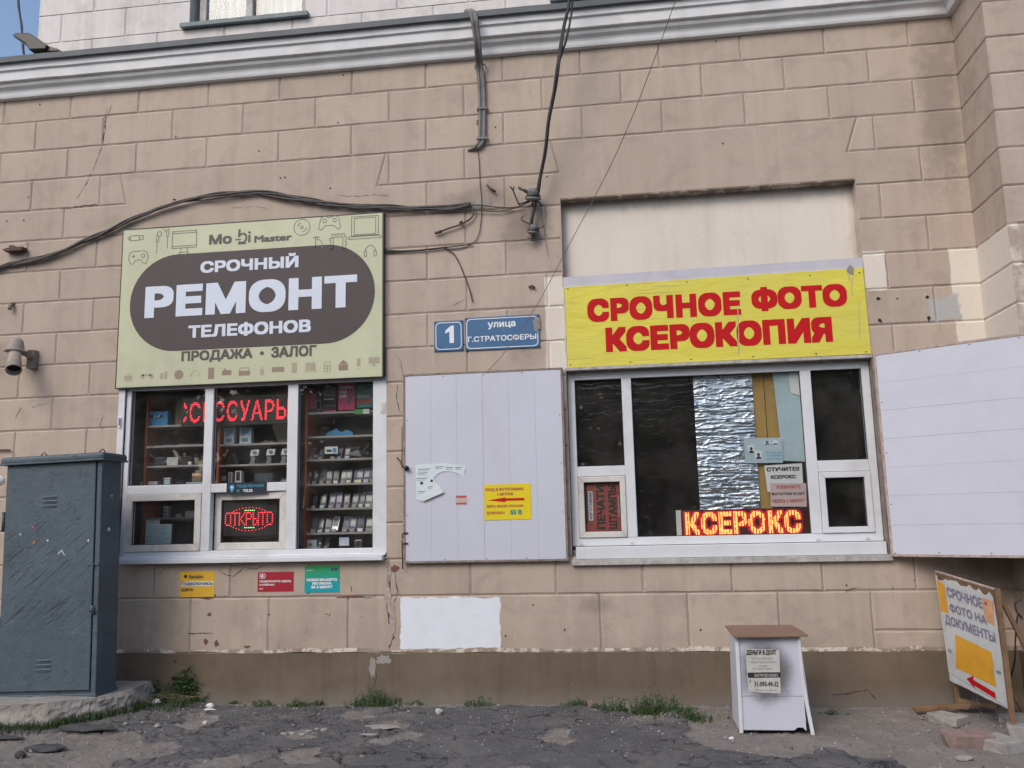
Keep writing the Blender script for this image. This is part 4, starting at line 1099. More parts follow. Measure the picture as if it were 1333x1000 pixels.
txt('ИЗГОТОВИМ', F4, (-.288, 1.435, -.265, 1.655), M['ink'], st, .03, .002, rot90=True)
txt('в короткий срок', F4, (-.050, 1.45, -.039, 1.63), M['paper'], st, .02, .002, rot90=True)
MB().flat(F4, [(-.321, 1.40), (-.305, 1.40), (-.305, 1.735), (-.321, 1.735)], .001).build('dark_edge', M['ink'], st)

# led display reading КСЕРОКС
ld = empty('led_display', (0.96, .11, 1.285), 'bright orange and red led display at the bottom of the right window', 'led display', 'led displays')
MB().box(0.425, 1.475, .114, .15, 1.270, 1.492).build('housing', M['led_board'], ld, bevel=.003)
MB().box(0.418, 0.458, .108, .113, 1.275, 1.492).build('end_cap', M['pvc_dirty'], ld)
nx, nz = 116, 20; x0, x1, z0, z1 = 0.492, 1.405, 1.292, 1.472
cells = raster('КСЕРОКС', .035, nx, nz, 1.05)
dots = MB(); glow = MB(); dx, dz = (x1 - x0) / nx, (z1 - z0) / nz
cs = set(cells); halo = set()
for a, b in cs:
    for i in (-2, -1, 0, 1, 2):
        for j in (-1, 0, 1): halo.add((a + i, b + j))
r_ = random.Random(2)
for a, b in cs:
    if a % 3 == 2 and r_.random() < .8: continue
    cx, cz = x0 + (a + .5) * dx, z0 + (b + .5) * dz
    dots.add([(cx - dx * .42, .1105, cz - dz * .46), (cx + dx * .42, .1105, cz - dz * .46), (cx + dx * .42, .1105, cz + dz * .46), (cx - dx * .42, .1105, cz + dz * .46)], [(0, 1, 2, 3)])
for a, b in halo:
    cx, cz = x0 + (a + .5) * dx, z0 + (b + .5) * dz
    glow.add([(cx - dx * .5, .1125, cz - dz * .5), (cx + dx * .5, .1125, cz - dz * .5), (cx + dx * .5, .1125, cz + dz * .5), (cx - dx * .5, .1125, cz + dz * .5)], [(0, 1, 2, 3)])
glow.build('led_halo', M['led_red_halo'], ld, kind='stuff'); dots.build('led_dots', M['led_orange'], ld, kind='stuff')  # red glow round the letters, made of dim emissive squares

# scrolling led display in the left window, first letters running off its edge
ld = empty('led_display', (-3.42, .14, 2.34), 'long dim red led display behind the top of the left window', 'led display', 'led displays')
MB().box(-3.945, -2.90, .140, .18, 2.335, 2.605).build('housing', M['dark'], ld, bevel=.003)
nx, nz = 100, 13; x0, x1, z0, z1 = -3.925, -2.925, 2.375, 2.560
dots = MB(); dx, dz = (x1 - x0) / nx, (z1 - z0) / nz
word = raster('ССЕССУАРЫ', .008, nx + 7, nz, 1.12)
for a, b in word:
    a -= 7
    if a < 0: continue
    cx, cz = x0 + (a + .5) * dx, z0 + (b + .5) * dz
    dots.add([(cx - dx * .36, .1385, cz - dz * .34), (cx + dx * .36, .1385, cz - dz * .34), (cx + dx * .36, .1385, cz + dz * .34), (cx - dx * .36, .1385, cz + dz * .34)], [(0, 1, 2, 3)])
dots.build('led_dots', M['led_red'], ld, kind='stuff')

# open sign in the ajar sash
ld = empty('led_display', (-3.26, .10, 1.36), 'small red led open sign with dotted oval behind the ajar sash', 'led display', 'led displays')
MB().box(-3.50, -3.01, .104, .12, 1.36, 1.66).build('board', M['black'], ld)
dots = MB(); gr_ = MB()
def dot(mb, u, v, r): mb.flat(WALL(.102), ell(u, v, r, r, 6), 0)
G7 = {'О': '01110 10001 10001 10001 10001 10001 01110', 'Т': '11111 00100 00100 00100 00100 00100 00100', 'К': '10001 10010 10100 11000 10100 10010 10001', 'Р': '11110 10001 10001 11110 10000 10000 10000', 'Ы': '10001 10001 10001 11101 10011 10011 11101'}
for i, ch_ in enumerate('ОТКРЫТО'):
    for b, row in enumerate(G7[ch_].split()):
        for a, bit in enumerate(row):
            if bit == '1': dot(dots, -3.478 + i * .064 + a * .0118, 1.556 - b * .0172, .0058)
for i in range(13):
    a = R(35 + i * 110 / 12); u = -3.26 + .20 * math.cos(a); v = .10 * math.sin(a)
    dot(dots, u, 1.502 + v, .0052); dot(dots, u, 1.502 - v, .0052)
for i in range(6):
    dot(gr_, -3.30 + i * .017, 1.577, .006); dot(gr_, -3.30 + i * .017, 1.428, .006)
dots.build('red_dots', M['led_red'], ld, kind='stuff'); gr_.build('green_dots', M['led_green'], ld, kind='stuff')

# ---------------------------------------------------------------- shutters
def shutter(fr, L, z0, z1, nb, vertical, label, loc, edge='steel_old'):
    t = empty('window_shutter', loc, label, 'shutter', 'white plank shutters of the copy shop')
    d1 = .030
    mb = MB(); a = .018
    mb.fbox(fr, 0, L, z0, z0 + a, 0, d1 + .004); mb.fbox(fr, 0, L, z1 - a, z1, 0, d1 + .004); mb.fbox(fr, 0, a, z0 + a, z1 - a, 0, d1 + .004); mb.fbox(fr, L - a, L, z0 + a, z1 - a, 0, d1 + .004)
    mb.build('angle_frame', M[edge], t, bevel=.002)
    MB().fbox(fr, a, L - a, z0 + a, z1 - a, 0, .0295 - .004).build('core_board', M['strip_lilac'], t)
    for i in range(nb):
        g = .0005
        if vertical: w_ = (L - 2 * a) / nb; MB().fbox(fr, a + i * w_ + g, a + (i + 1) * w_ - g, z0 + a, z1 - a, .0258, d1 + (i % 3) * .0009).build('board', M['panel'], t, bevel=.0006)
        else: w_ = (z1 - z0 - 2 * a) / nb; MB().fbox(fr, a, L - a, z0 + a + i * w_ + g, z0 + a + (i + 1) * w_ - g, .0258, d1 + (i % 3) * .0009).build('board', M['panel'], t, bevel=.0006)
    return t
FSL = lambda u, v, d: (-1.838 + u, -.012 - d, v)
sl = shutter(FSL, 1.372, 1.106, 2.700, 6, True, 'white plank shutter folded flat on the wall under the blue street plates', (-1.15, -.012, 1.106))
mb = MB()
for z_ in (1.33, 1.245):
    mb.tube([(-1.845, -.03, z_ - .02), (-1.848, -.05, z_ + .015), (-1.83, -.055, z_ + .028), (-1.80, -.05, z_ + .026)], .006, 6)
mb.tube([(-1.845, -.04, 1.06), (-1.85, -.045, 1.30)], .006, 6); mb.tube([(-1.848, -.04, 2.25), (-1.848, -.045, 1.95)], .004, 6)
mb.tube([(-1.90, -.01, 1.99), (-1.86, -.04, 1.95), (-1.84, -.05, 1.90)], .007, 6)
mb.build('hook', M['rust'], sl, smooth=True)
mb = MB(); mb.tube([(-1.81, -.045, 1.895), (-1.80, -.085, 1.897)], [.022, .018], 10); mb.build('knob', M['dark'], sl, smooth=True)
ang = math.atan2(.577, .86); ca_, sa_ = math.cos(ang), math.sin(ang)
HX, HY = 2.050, -.018
FSR = lambda u, v, d: (HX + u * ca_ - d * sa_, HY - u * sa_ - d * ca_, v)
sr = shutter(FSR, 1.372, 1.100, 2.700, 7, False, 'white plank shutter swung half open towards the pier at the right edge', (2.5, -.3, 1.1), 'foam')
MB().tube([FSR(-.012, 1.10, .0), FSR(-.012, 2.70, .0)], .012, 8).build('hinge_pole', M['steel_old'], sr, smooth=True)

# screw heads along the shutter edges
for t_, fr_s, y_ in ((sl, FSL, 0), (sr, FSR, 0)):
    mb = MB()
    for v_ in (1.125, 1.5, 1.9, 2.3, 2.68):
        for u_ in (.035, 1.337): mb.prism(fr_s, ell(u_, v_, .005, .005, 8), .0295, .0325)
    for u_ in (.35, .70, 1.03):
        for v_ in (1.132, 2.668): mb.prism(fr_s, ell(u_, v_, .005, .005, 8), .0295, .0325)
    mb.build('screw_heads', M['rust'], t_, kind='stuff')

# ---------------------------------------------------------------- signs
SY = -0.05
FG = WALL(SY)
sg = empty('shop_sign', (-3.26, SY, 2.69), 'large pale green sign with a dark brown pill shape advertising phone repair', 'shop sign', 'shop signs')
SX0, SX1, SZ0, SZ1 = -4.478, -2.02, 2.690, 4.162
MB().fbox(FG, SX0, SX1, SZ0, SZ1, -.03, 0).build('face', M['green_cloth'], sg, bevel=.003)
mb = MB()
for a, b, c, e in ((SX0 - .008, SZ0 - .006, SX1 + .008, SZ0 - .001), (SX0 - .008, SZ1 + .001, SX1 + .008, SZ1 + .012), (SX0 - .010, SZ0 - .001, SX0 - .002, SZ1 + .001), (SX1 + .002, SZ0 - .001, SX1 + .010, SZ1 + .001)): mb.fbox(FG, a, c, b, e, -.045, -.002)
mb.build('edge_shade', M['dark'], sg)  # black strips stand for the shadow of the sign's thickness
MB().fbox(FG, SX0 + .03, SX1 - .03, SZ0 + .02, SZ1 - .01, -.05, -.031).build('backing', M['dark'], sg)
PX0, PX1, PZ0, PZ1 = (-4.381, 3.43)[0], (-2.087, 3.444)[0], (-3.191, 3.003)[1], (-3.214, 3.9)[1]
rr_ = (PZ1 - PZ0) / 2; zc_ = (PZ0 + PZ1) / 2
MB().flat(FG, ell(PX1 - rr_, zc_, rr_, rr_, 28, -90, 90) + ell(PX0 + rr_, zc_, rr_, rr_, 28, 90, 270), .0015).build('pill_shape', M['brown_print'], sg)
txt('РЕМОНТ', FG, ((-4.234, 3.315)[0], (-4.234, 3.315)[1], (-2.248, 3.613)[0], (-2.248, 3.613)[1]), M['pale_blue_print'], sg, .055, .003, spacing=1.06)
txt('СРОЧНЫЙ', FG, ((-3.712, 3.708)[0], (-3.712, 3.708)[1], (-2.788, 3.844)[0], (-2.788, 3.844)[1]), M['pale_blue_print'], sg, .045, .003)
txt('ТЕЛЕФОНОВ', FG, ((-3.807, 3.116)[0], (-3.806, 3.109)[1], (-2.665, 3.233)[0], (-2.665, 3.233)[1]), M['pale_blue_print'], sg, .045, .003)
txt('ПРОДАЖА', FG, ((-3.864, 2.902)[0], (-3.863, 2.888)[1], (-3.198, 2.996)[0], (-3.198, 2.996)[1]), M['grey_print'], sg, .04, .0015)
txt('ЗАЛОГ', FG, ((-3.025, 2.898)[0], (-3.025, 2.898)[1], (-2.612, 2.996)[0], (-2.612, 2.996)[1]), M['grey_print'], sg, .04, .0015)
MB().flat(FG, ell(*(-3.111, 2.944), .018, .018), .0015).build('dot', M['grey_print'], sg)
txt('Мо', FG, ((-3.64, 3.97)[0], (-3.64, 3.97)[1], (-3.423, 4.057)[0], (-3.423, 4.065)[1]), M['grey_print'], sg, .04, .0015)
u0, v0 = (-3.267, 3.968)
mb = MB(); mb.flat(FG, [(u0, v0), (u0 + .022, v0), (u0 + .022, v0 + .072), (u0, v0 + .072)], .0015); mb.flat(FG, ell(u0 + .011, v0 + .095, .013, .013, 12), .0015); mb.build('letter', M['grey_print'], sg)
txt('Master', FG, ((-3.209, 3.971)[0], (-3.209, 3.964)[1], (-2.856, 4.027)[0], (-2.856, 4.027)[1]), M['grey_print'], sg, .035, .0015)
# microscope shaped letter of the logo
mb = MB(); c0 = (-3.326, 4.015)
cu, cv = c0
mb.flat(FG, [(cu - .040, cv + .008), (cu - .018, cv + .012), (cu - .014, cv + .085), (cu - .034, cv + .085)], .0019)
mb.ribbon(FG, [(cu + .042 * math.cos(R(a)), cv + .0 + .045 * math.sin(R(a))) for a in range(75, -130, -12)], .018, .0015)
mb.ribbon(FG, [(cu - .062, cv - .012), (cu - .012, cv - .012)], .010, .0027); mb.ribbon(FG, [(cu - .035, cv - .052), (cu + .035, cv - .052)], .012, .0021)
mb.flat(FG, ell(cu - .006, cv + .035, .012, .012, 12), .0024)
mb.build('logo_mark', M['grey_print'], sg)
# outline drawings round the edge
LW = .0058
def icon(name, lines, cxy, s, mat='line_print', lw=LW, fills=()):
    mb = MB(); cx, cz = cxy
    for L, closed in lines: mb.ribbon(FG, [(cx + x * s, cz + y * s) for x, y in L], lw, .0015, closed)
    for P_ in fills: mb.flat(FG, [(cx + x * s, cz + y * s) for x, y in P_], .0012)
    return mb.build(name, M[mat], sg)
circ = lambda x, y, r, n=18: (ell(x, y, r, r, n), True)
rect = lambda a, b, c, d: ([(a, b), (c, b), (c, d), (a, d)], True)
icon('drive_drawing', [rect(-.5, -.2, .3, .2), rect(.3, -.16, .62, .16), circ(-.58, 0, .1, 10)], (-4.353, 4.082), .115)
icon('gamepad_drawing', [([(-.5, -.3), (-.62, 0), (-.55, .3), (-.35, .42), (.35, .42), (.55, .3), (.62, 0), (.5, -.35), (.36, -.38), (.16, -.12), (-.16, -.12), (-.36, -.38)], True), ([(-.42, .12), (-.2, .12)], False), ([(-.31, 0), (-.31, .24)], False), circ(.3, .12, .12, 8)], (-4.321, 3.89), .155)
icon('earphone_drawing', [circ(.15, .35, .13, 12), ([(.0, .3), (-.02, -.1), (.1, -.1), (.12, .2)], False), ([(.03, -.1), (.03, -.75)], False)], (-4.148, 4.047), .17)
icon('earphone_drawing', [circ(-.05, .35, .13, 12), ([(.0, .25), (0, -.1), (.12, -.1), (.12, .3)], False), ([(.06, -.1), (.06, -.75)], False)], (-4.053, 4.092), .17)
icon('monitor_drawing', [rect(-.5, -.3, .5, .38), ([(-.5, -.22), (.5, -.22)], False), ([(-.5, .3), (.5, .3)], False), ([(-.12, -.3), (-.14, -.48)], False), ([(.12, -.3), (.14, -.48)], False), (ell(0, -.52, .2, .05, 14), True)], (-3.879, 4.029), .235)
icon('disc_drawing', [circ(0, 0, .5, 26), circ(0, 0, .09, 10), (ell(0, 0, .28, .28, 6, 100, 170), False), (ell(0, 0, .28, .28, 6, 280, 350), False)], (-2.763, 4.078), .15)
icon('gamepad_drawing', [([(-.48, -.4), (-.62, -.3), (-.5, .25), (-.3, .4), (-.1, .3), (.1, .3), (.3, .4), (.5, .25), (.62, -.3), (.48, -.4), (.22, -.16), (-.22, -.16)], True), circ(-.28, .12, .11, 8), circ(.28, .12, .1, 8)], (-2.506, 4.104), .165)
icon('laptop_drawing', [rect(-.5, -.3, .5, .42), rect(-.4, -.26, .4, .36), rect(-.6, -.42, .6, -.33)], (-2.18, 4.039), .245)
icon('hand_drawing', [([(-.14, -.6), (-.14, .35), (-.08, .4), (-.02, .35), (0, .1), (.15, .1), (.3, .0), (.38, -.1), (.38, -.6)], False), ([(-.35, .3), (-.2, .3)], False), ([(.05, .3), (.2, .3)], False)], (-2.618, 3.94), .115)
icon('chip_drawing', [([(-.3, -.5), (-.3, .3), (.3, .3), (.3, -.5)], False), ([(-.45, -.5), (-.45, -.3), (-.52, -.3), (-.52, -.15), (-.45, -.15), (-.45, .1), (-.52, .1), (-.52, .25), (-.38, .25), (-.38, .5), (-.2, .5), (-.2, .42), (-.05, .42), (-.05, .5), (.1, .5), (.1, .42), (.25, .42), (.25, .5), (.4, .5), (.4, .3), (.52, .3), (.52, .15), (.45, .15), (.45, -.05), (.52, -.05), (.52, -.2), (.45, -.2), (.45, -.5)], False)], (-2.426, 3.92), .15)
icon('headphones_drawing', [(ell(0, -.05, .42, .45, 16, 0, 180), False), rect(-.5, -.5, -.3, -.05), rect(.3, -.5, .5, -.05)], (-2.13, 3.824), .11)
TF = [
 ((-4.363, 2.778), [[(-.5, -.4), (.5, -.4), (.5, .25), (-.5, .25)]], [([(0, .25), (-.3, .55)], False), ([(0, .25), (.35, .6)], False)], .075),
 ((-4.187, 2.791), [ell(-.5, -.1, .25, .25, 12), ell(.5, -.1, .25, .25, 12), [(-.5, -.05), (.5, -.05), (.5, .18), (-.5, .18)]], [], .085),
 ((-4.026, 2.791), [[(-.4, -.5), (-.05, -.5), (-.05, .2), (-.4, .2)], [(.1, -.5), (.45, -.5), (.45, .4), (.1, .4)]], [], .075),
 ((-3.881, 2.785), [ell(0, 0, .5, .5, 20)], [], .085),
 ((-3.729, 2.785), [ell(-.5, -.15, .1, .2, 8), ell(.5, -.15, .1, .2, 8)], [(ell(0, -.05, .42, .5, 14, 0, 180), False)], .075),
 ((-3.578, 2.785), [[(-.33, -.6), (.33, -.6), (.33, .6), (-.33, .6)]], [], .085),
 ((-3.434, 2.786), [[(-.55, -.3), (.55, -.3), (.55, .25), (-.55, .25)], [(-.3, .25), (-.1, .25), (-.1, .45), (-.3, .45)]], [], .08),
 ((-3.27, 2.786), [[(-.6, -.4), (.6, -.4), (.6, .1), (-.6, .1)]], [([(-.5, .1), (-.5, .4), (.5, .4), (.5, .1)], False)], .085),
 ((-3.107, 2.785), [ell(0, -.1, .25, .4, 14), [(-.1, .35), (.1, .35), (0, .55)]], [], .08),
 ((-2.959, 2.792), [[(-.7, -.28), (.7, -.28), (.7, .28), (-.7, .28)]], [], .08),
 ((-2.812, 2.8), [[(-.3, -.55), (.3, -.55), (.3, .55), (-.3, .55)]], [], .08),
 ((-2.665, 2.8), [[(-.5, -.3), (.5, -.3), (.5, .45), (-.5, .45)], [(-.65, -.45), (.65, -.45), (.65, -.36), (-.65, -.36)]], [], .09),
 ((-2.513, 2.8), [], [rect(-.35, -.55, .35, .5), ([(-.35, .1), (.35, .1)], False), ([(-.35, -.2), (.35, -.2)], False), ([(0, -.55), (0, .1)], False)], .08),
 ((-2.367, 2.8), [[(-.5, -.5), (.5, -.5), (.5, .1), (-.5, .1)], [(-.5, .14), (.5, .14), (0, .6)]], [], .085),
 ((-2.23, 2.814), [[(-.2, -.3), (.2, -.3), (.2, .55), (-.2, .55)], ell(0, -.55, .1, .08, 8)], [], .08),
 ((-2.093, 2.821), [[(-.6, -.2), (.6, -.2), (.6, .5), (-.6, .5)], [(-.1, -.2), (.1, -.2), (.1, -.4), (-.1, -.4)], [(-.3, -.48), (.3, -.48), (.3, -.4), (-.3, -.4)]], [], .08)]
for i, (c_, fills, lines, s_) in enumerate(TF): icon('pictogram', lines, c_, s_, 'tan_print' if i in (3, 5, 13) else 'tan_light' if i not in (6, 7, 9) else 'tan_print', .005, fills)

# yellow copy shop sign
FY = WALL(-.012)
sg = empty('shop_sign', (.8, -.012, 2.7), 'wide yellow sign with bold red lettering above the right window', 'shop sign', 'shop signs')
MB().prism(FY, [(-.425, 2.700), (2.030, 2.705), (2.022, 3.425), (-.432, 3.400)], -.018, 0).build('face', M['yellow'], sg, bevel=.002)
MB().prism(FY, [(-.445, 2.700), (-.427, 2.700), (-.434, 3.40), (-.445, 3.40)], -.018, .002).build('left_strip', M['pvc_dirty'], sg)
MB().prism(WALL(0.0), [(-.440, 3.40), (2.024, 3.427), (2.026, 3.515), (-.440, 3.490)], -.02, 0).build('top_strip', M['strip_lilac'], sg)
txt('СРОЧНОЕ', FY, ((-0.242, 3.081)[0], (-0.242, 3.081)[1], (1.028, 3.284)[0], (1.028, 3.284)[1]), M['red_print'], sg, .065, .0015, spacing=1.08)
txt('ФОТО', FY, ((1.117, 3.115)[0], (1.116, 3.102)[1], (1.878, 3.307)[0], (1.878, 3.307)[1]), M['red_print'], sg, .065, .0015, spacing=1.05)
txt('КСЕРОКОПИЯ', FY, ((-0.097, 2.816)[0], (-0.097, 2.816)[1], (1.741, 3.03)[0], (1.741, 3.03)[1]), M['red_print'], sg, .065, .0015, spacing=1.04)
MB().flat(FY, blotch(*(1.923, 3.408), .03, .05, 11), .0028).build('peeled_spot', M['slab'], sg)
mb = MB()
for p_ in ([(1.935, 3.342), (1.917, 3.265), (1.924, 3.2)], [(1.902, 3.383), (1.909, 3.318)], [(1.002, 3.16), (0.992, 2.81), (0.982, 2.746)], [(1.968, 3.146), (1.949, 2.84)]): mb.ribbon(FY, p_, .006, .0028)
mb.build('scratches', M['oldframe'], sg, kind='stuff')
mb = MB()
for u_ in (-.40, .1, .6, 1.1, 1.6, 1.99):
    for v_ in (2.725, 3.385): mb.prism(FY, ell(u_, v_, .006, .006, 8), 0, .003)
mb.build('screw_heads', M['rust'], sg, kind='stuff')
MB().box(-.44, 2.03, -.028, .02, 2.672, 2.698).build('lower_batten', M['oldframe'], sg, bevel=.003)

# street plates
def plate(x0, z0, x1, z1, label, y=-.014):
    fr = WALL(y); t = empty('address_plate', ((x0 + x1) / 2, y, z0), label, 'address plate', 'blue enamel address plates')
    MB().fbox(fr, x0, x1, z0, z1, -.010, 0).build('plate', M['blue_enamel'], t, bevel=.0015)
    mb = MB(); i_ = .016; c = .03
    a, b, e, f = x0 + i_, z0 + i_, x1 - i_, z1 - i_
    mb.ribbon(fr, [(a + c, b), (e - c, b), (e - c * .3, b + c * .3), (e, b + c), (e, f - c), (e - c * .3, f - c * .3), (e - c, f), (a + c, f), (a + c * .3, f - c * .3), (a, f - c), (a, b + c), (a + c * .3, b + c * .3)], .007, .0012, True)
    mb.build('border', M['white_paint'], t)
    mb = MB()
    for q in ((x0 + .012, z0 + .012), (x1 - .012, z0 + .012), (x0 + .012, z1 - .012), (x1 - .012, z1 - .012)): mb.prism(fr, ell(*q, .007, .007, 8), 0, .004)
    mb.build('screw', M['rust'], t); return fr, t
a_ = (-1.569, 2.893, -1.315, 3.163)
fr, t = plate(a_[0], a_[1], a_[2], a_[3] - .005, 'small square blue plate with the house number 1')
u0, v0 = (-1.476, 2.961); u1, v1 = (-1.393, 3.113)
MB().flat(fr, [(u0 + .042, v0), (u1 - .002, v0), (u1 - .002, v1), (u1 - .028, v1), (u0 + .006, v1 - .040), (u0 + .006, v1 - .068), (u0 + .042, v1 - .050)], .0015).build('numeral', M['white_paint'], t)
a_ = (-1.298, 2.888, -0.653, 3.176)
fr, t = plate(a_[0], a_[1], a_[2], a_[3], 'long blue street name plate with two lines of white letters')
txt('улица', fr, ((-1.098, 3.071)[0], (-1.099, 3.064)[1], (-0.858, 3.126)[0], (-0.858, 3.126)[1]), M['white_paint'], t, .03, .0015)
txt('Г.СТРАТОСФЕРЫ', fr, ((-1.274, 2.958)[0], (-1.274, 2.958)[1], (-0.682, 3.023)[0], (-0.682, 3.01)[1]), M['white_paint'], t, .025, .0015)
MB().flat(fr, blotch(*(-0.68, 3.083), .036, .085, 5), .002).build('bare_patch', M['slab'], t)

# operator stickers under the left window
def sticker(px_box, label, mat, y=-.003, name='sticker', group='stickers under the phone shop window', cat='sticker'):
    x0, z0, x1, z1 = px_box; t = empty(name, ((x0 + x1) / 2, y, z0), label, cat, group)
    MB().fbox(WALL(y), x0, x1, z0, z1, -.002, 0).build('card', mat, t)
    return WALL(y), t, x0, z0, x1, z1
fr, t, x0, z0, x1, z1 = sticker((-3.824, 0.851, -3.509, 1.067), 'yellow square sticker with black and white lettering under the left window', M['st_yellow'])
W_, H_ = x1 - x0, z1 - z0
txt('билайн', fr, (x0 + .08, z1 - .062, x0 + .21, z1 - .028), M['ink'], t, .02, .001)
MB().flat(fr, ell(x0 + .05, z1 - .042, .016, .014), .001).build('logo_mark', M['ink'], t)
MB().flat(fr, [(x0 + .008, z0 + .09), (x1 - .012, z0 + .09), (x1 - .012, z0 + .132), (x0 + .008, z0 + .132)], .0008).build('white_band', M['paper'], t)
txt('Подключись', fr, (x0 + .012, z0 + .093, x1 - .016, z0 + .130), M['ink'], t, .02, .0016)
txt('здесь', fr, (x0 + .012, z0 + .044, x0 + .125, z0 + .074), M['ink'], t, .02, .001)
fr, t, x0, z0, x1, z1 = sticker((-3.122, 0.888, -2.804, 1.051), 'crimson sticker with small white lettering under the left window', M['st_red'])
mb = MB(); mb.ribbon(fr, [(x0 + .02, z1 - .05), (x0 + .02, z1 - .015), (x0 + .06, z1 - .015), (x0 + .07, z1 - .03), (x0 + .06, z1 - .05)], .005, .001, True); mb.flat(fr, [(x0 + .03, z1 - .043), (x0 + .05, z1 - .043), (x0 + .05, z1 - .023), (x0 + .03, z1 - .023)], .001)
mb.build('logo_mark', M['white_paint'], t)
txt('ПОДКЛЮЧИТЕ ЗДЕСЬ', fr, (x0 + .018, z0 + .075, x1 - .02, z0 + .094), M['white_paint'], t, .05, .001)
txt('И СЕЙЧАС', fr, (x0 + .018, z0 + .050, x0 + .15, z0 + .069), M['white_paint'], t, .05, .001)
txt('МТС', fr, (x0 + .018, z0 + .018, x0 + .05, z0 + .030), M['white_paint'], t, .05, .001)
x0, z0, x1, z1 = (-2.706, 0.877, -2.401, 1.096)
t = empty('sticker', ((x0 + x1) / 2, -.003, (z0 + z1) / 2 - .02), 'green to teal sticker with bold white lettering under the left window', 'sticker', 'stickers under the phone shop window')
MB().fbox(WALL(-.003), x0, x1, z0, z1, -.002, 0).build('card', M['st_teal'], t)
fr = WALL(-.003)
for s_, a, b, w_ in (('НОВАЯ SIM-КАРТА', .092, .116, .0), ('МЕГАФОНА', .062, .086, .05), ('ЗА 5 МИНУТ', .032, .056, .04)): txt(s_, fr, (x0 + .018 + w_, z0 + a, x1 - .018 - w_, z0 + b), M['white_paint'], t, .06, .001)
txt('МегаФон', fr, (x0 + .015, z1 - .042, x0 + .075, z1 - .030), M['white_paint'], t, .02, .001)
mb = MB(); mb.flat(fr, ell(x1 - .06, z1 - .03, .013, .013), .001); mb.flat(fr, ell(x1 - .031, z1 - .03, .013, .013), .001); mb.build('logo_dots', M['purple'], t)
# connect-here strip on the transom
fr, t, x0, z0, x1, z1 = sticker((-3.432, 1.72, -3.065, 1.816), 'black strip with blue and white lettering on the middle transom', M['navy'], .008)
txt('ПОДКЛЮЧАЕМ', fr, (x0 + .10, z0 + .050, x1 - .03, z0 + .078), M['cyan'], t, .01, .001)
txt('К', fr, (x0 + .10, z0 + .014, x0 + .125, z0 + .038), M['cyan'], t, .02, .001)
txt('TELE2', fr, (x0 + .15, z0 + .014, x0 + .24, z0 + .038), M['white_paint'], t, .04, .001)
mb = MB(); mb.flat(fr, ell(x0 + .05, z0 + .058, .022, .022), .001); mb.flat(fr, [(x0 + .032, z0 + .046), (x0 + .05, z0 + .010), (x0 + .068, z0 + .046)], .0014); mb.build('map_pin', M['cyan'], t)
MB().flat(fr, ell(x0 + .05, z0 + .058, .009, .009), .002).build('pin_centre', M['white_paint'], t)

# shutter stickers
ys = -.012 - .034
fr, t, x0, z0, x1, z1 = sticker((-1.15, 1.447, -0.759, 1.739), 'lemon yellow notice with a red arrow pointing left, on the flat shutter', M['st_lemon'], ys, 'arrow_notice', None, 'notice')
W_, H_ = x1 - x0, z1 - z0
U = lambda a: x0 + a * W_
V2 = lambda b: z0 + b * H_
txt('ВХОД В ФОТОГРАФИЮ', fr, (U(.03), V2(.80), U(.85), V2(.90)), M['ink_red'], t, .035, .001)
txt('5 МЕТРОВ', fr, (U(.28), V2(.68), U(.62), V2(.76)), M['ink_red'], t, .03, .001)
MB().flat(fr, [(U(.07), V2(.555)), (U(.46), V2(.49)), (U(.46), V2(.53)), (U(.86), V2(.53)), (U(.86), V2(.60)), (U(.46), V2(.60)), (U(.46), V2(.625))], .001).build('arrow', M['red_print'], t)
txt('ДВЕРЬ МЕЖДУ ОКОНАМИ', fr, (U(.05), V2(.34), U(.83), V2(.42)), M['ink_red'], t, .03, .001)
txt('ДОМОФОН', fr, (U(.05), V2(.15), U(.43), V2(.24)), M['ink_red'], t, .03, .001)
txt('55 В', fr, (U(.55), V2(.14), U(.80), V2(.27)), simple('teal_ink', (.02, .25, .27), .5), t, .05, .001)
# torn leaflet
PT = [(-1.731, 1.916), (-1.678, 1.927), (-1.585, 1.925), (-1.486, 1.928), (-1.408, 1.913), (-1.349, 1.911), (-1.303, 1.897), (-1.304, 1.865), (-1.317, 1.84), (-1.305, 1.801), (-1.324, 1.808), (-1.356, 1.834), (-1.421, 1.855), (-1.494, 1.858), (-1.54, 1.84), (-1.573, 1.808), (-1.567, 1.77), (-1.528, 1.743), (-1.489, 1.672), (-1.541, 1.654), (-1.633, 1.637), (-1.68, 1.613), (-1.726, 1.633)]
pt = empty('torn_leaflet', (-1.6, ys, 1.6), 'torn pale blue leaflet, its middle ripped out, on the flat shutter', 'leaflet')
r_ = random.Random(3); FT = WALL(ys)
PT = PT[::-1]
MB().prism(FT, PT, .0005, .002).build('sheet', simple('pale_cyan_paper', (.64, .72, .75), .8, var=.06), pt)
mb = MB()
for (u, v, w_) in [(-1.658, 1.882) + (.10,), (-1.672, 1.85) + (.08,), (-1.678, 1.805) + (.09,), (-1.679, 1.696) + (.06,), (-1.606, 1.732) + (.04,), (-1.526, 1.897) + (.07,), (-1.441, 1.888) + (.06,), (-1.362, 1.886) + (.05,)]:
    mb.ribbon(FT, [(u - w_ / 2, v), (u + w_ / 2, v + .002)], .006, .0028); mb.ribbon(FT, [(u - w_ / 2, v - .014), (u + w_ / 3, v - .013)], .003, .0028)
mb.build('print', M['ink_grey'], pt, kind='stuff')
mb = MB()
for c_, w_ in (((-1.678, 1.927), 0), ((-1.679, 1.766), .012), ((-1.593, 1.783), .010)):
    if w_: mb.flat(FT, [(c_[0] - w_, c_[1] - w_), (c_[0] + w_, c_[1] - w_), (c_[0] + w_, c_[1] + w_), (c_[0] - w_, c_[1] + w_)], .0028)
mb.build('print_block', M['ink'], pt)
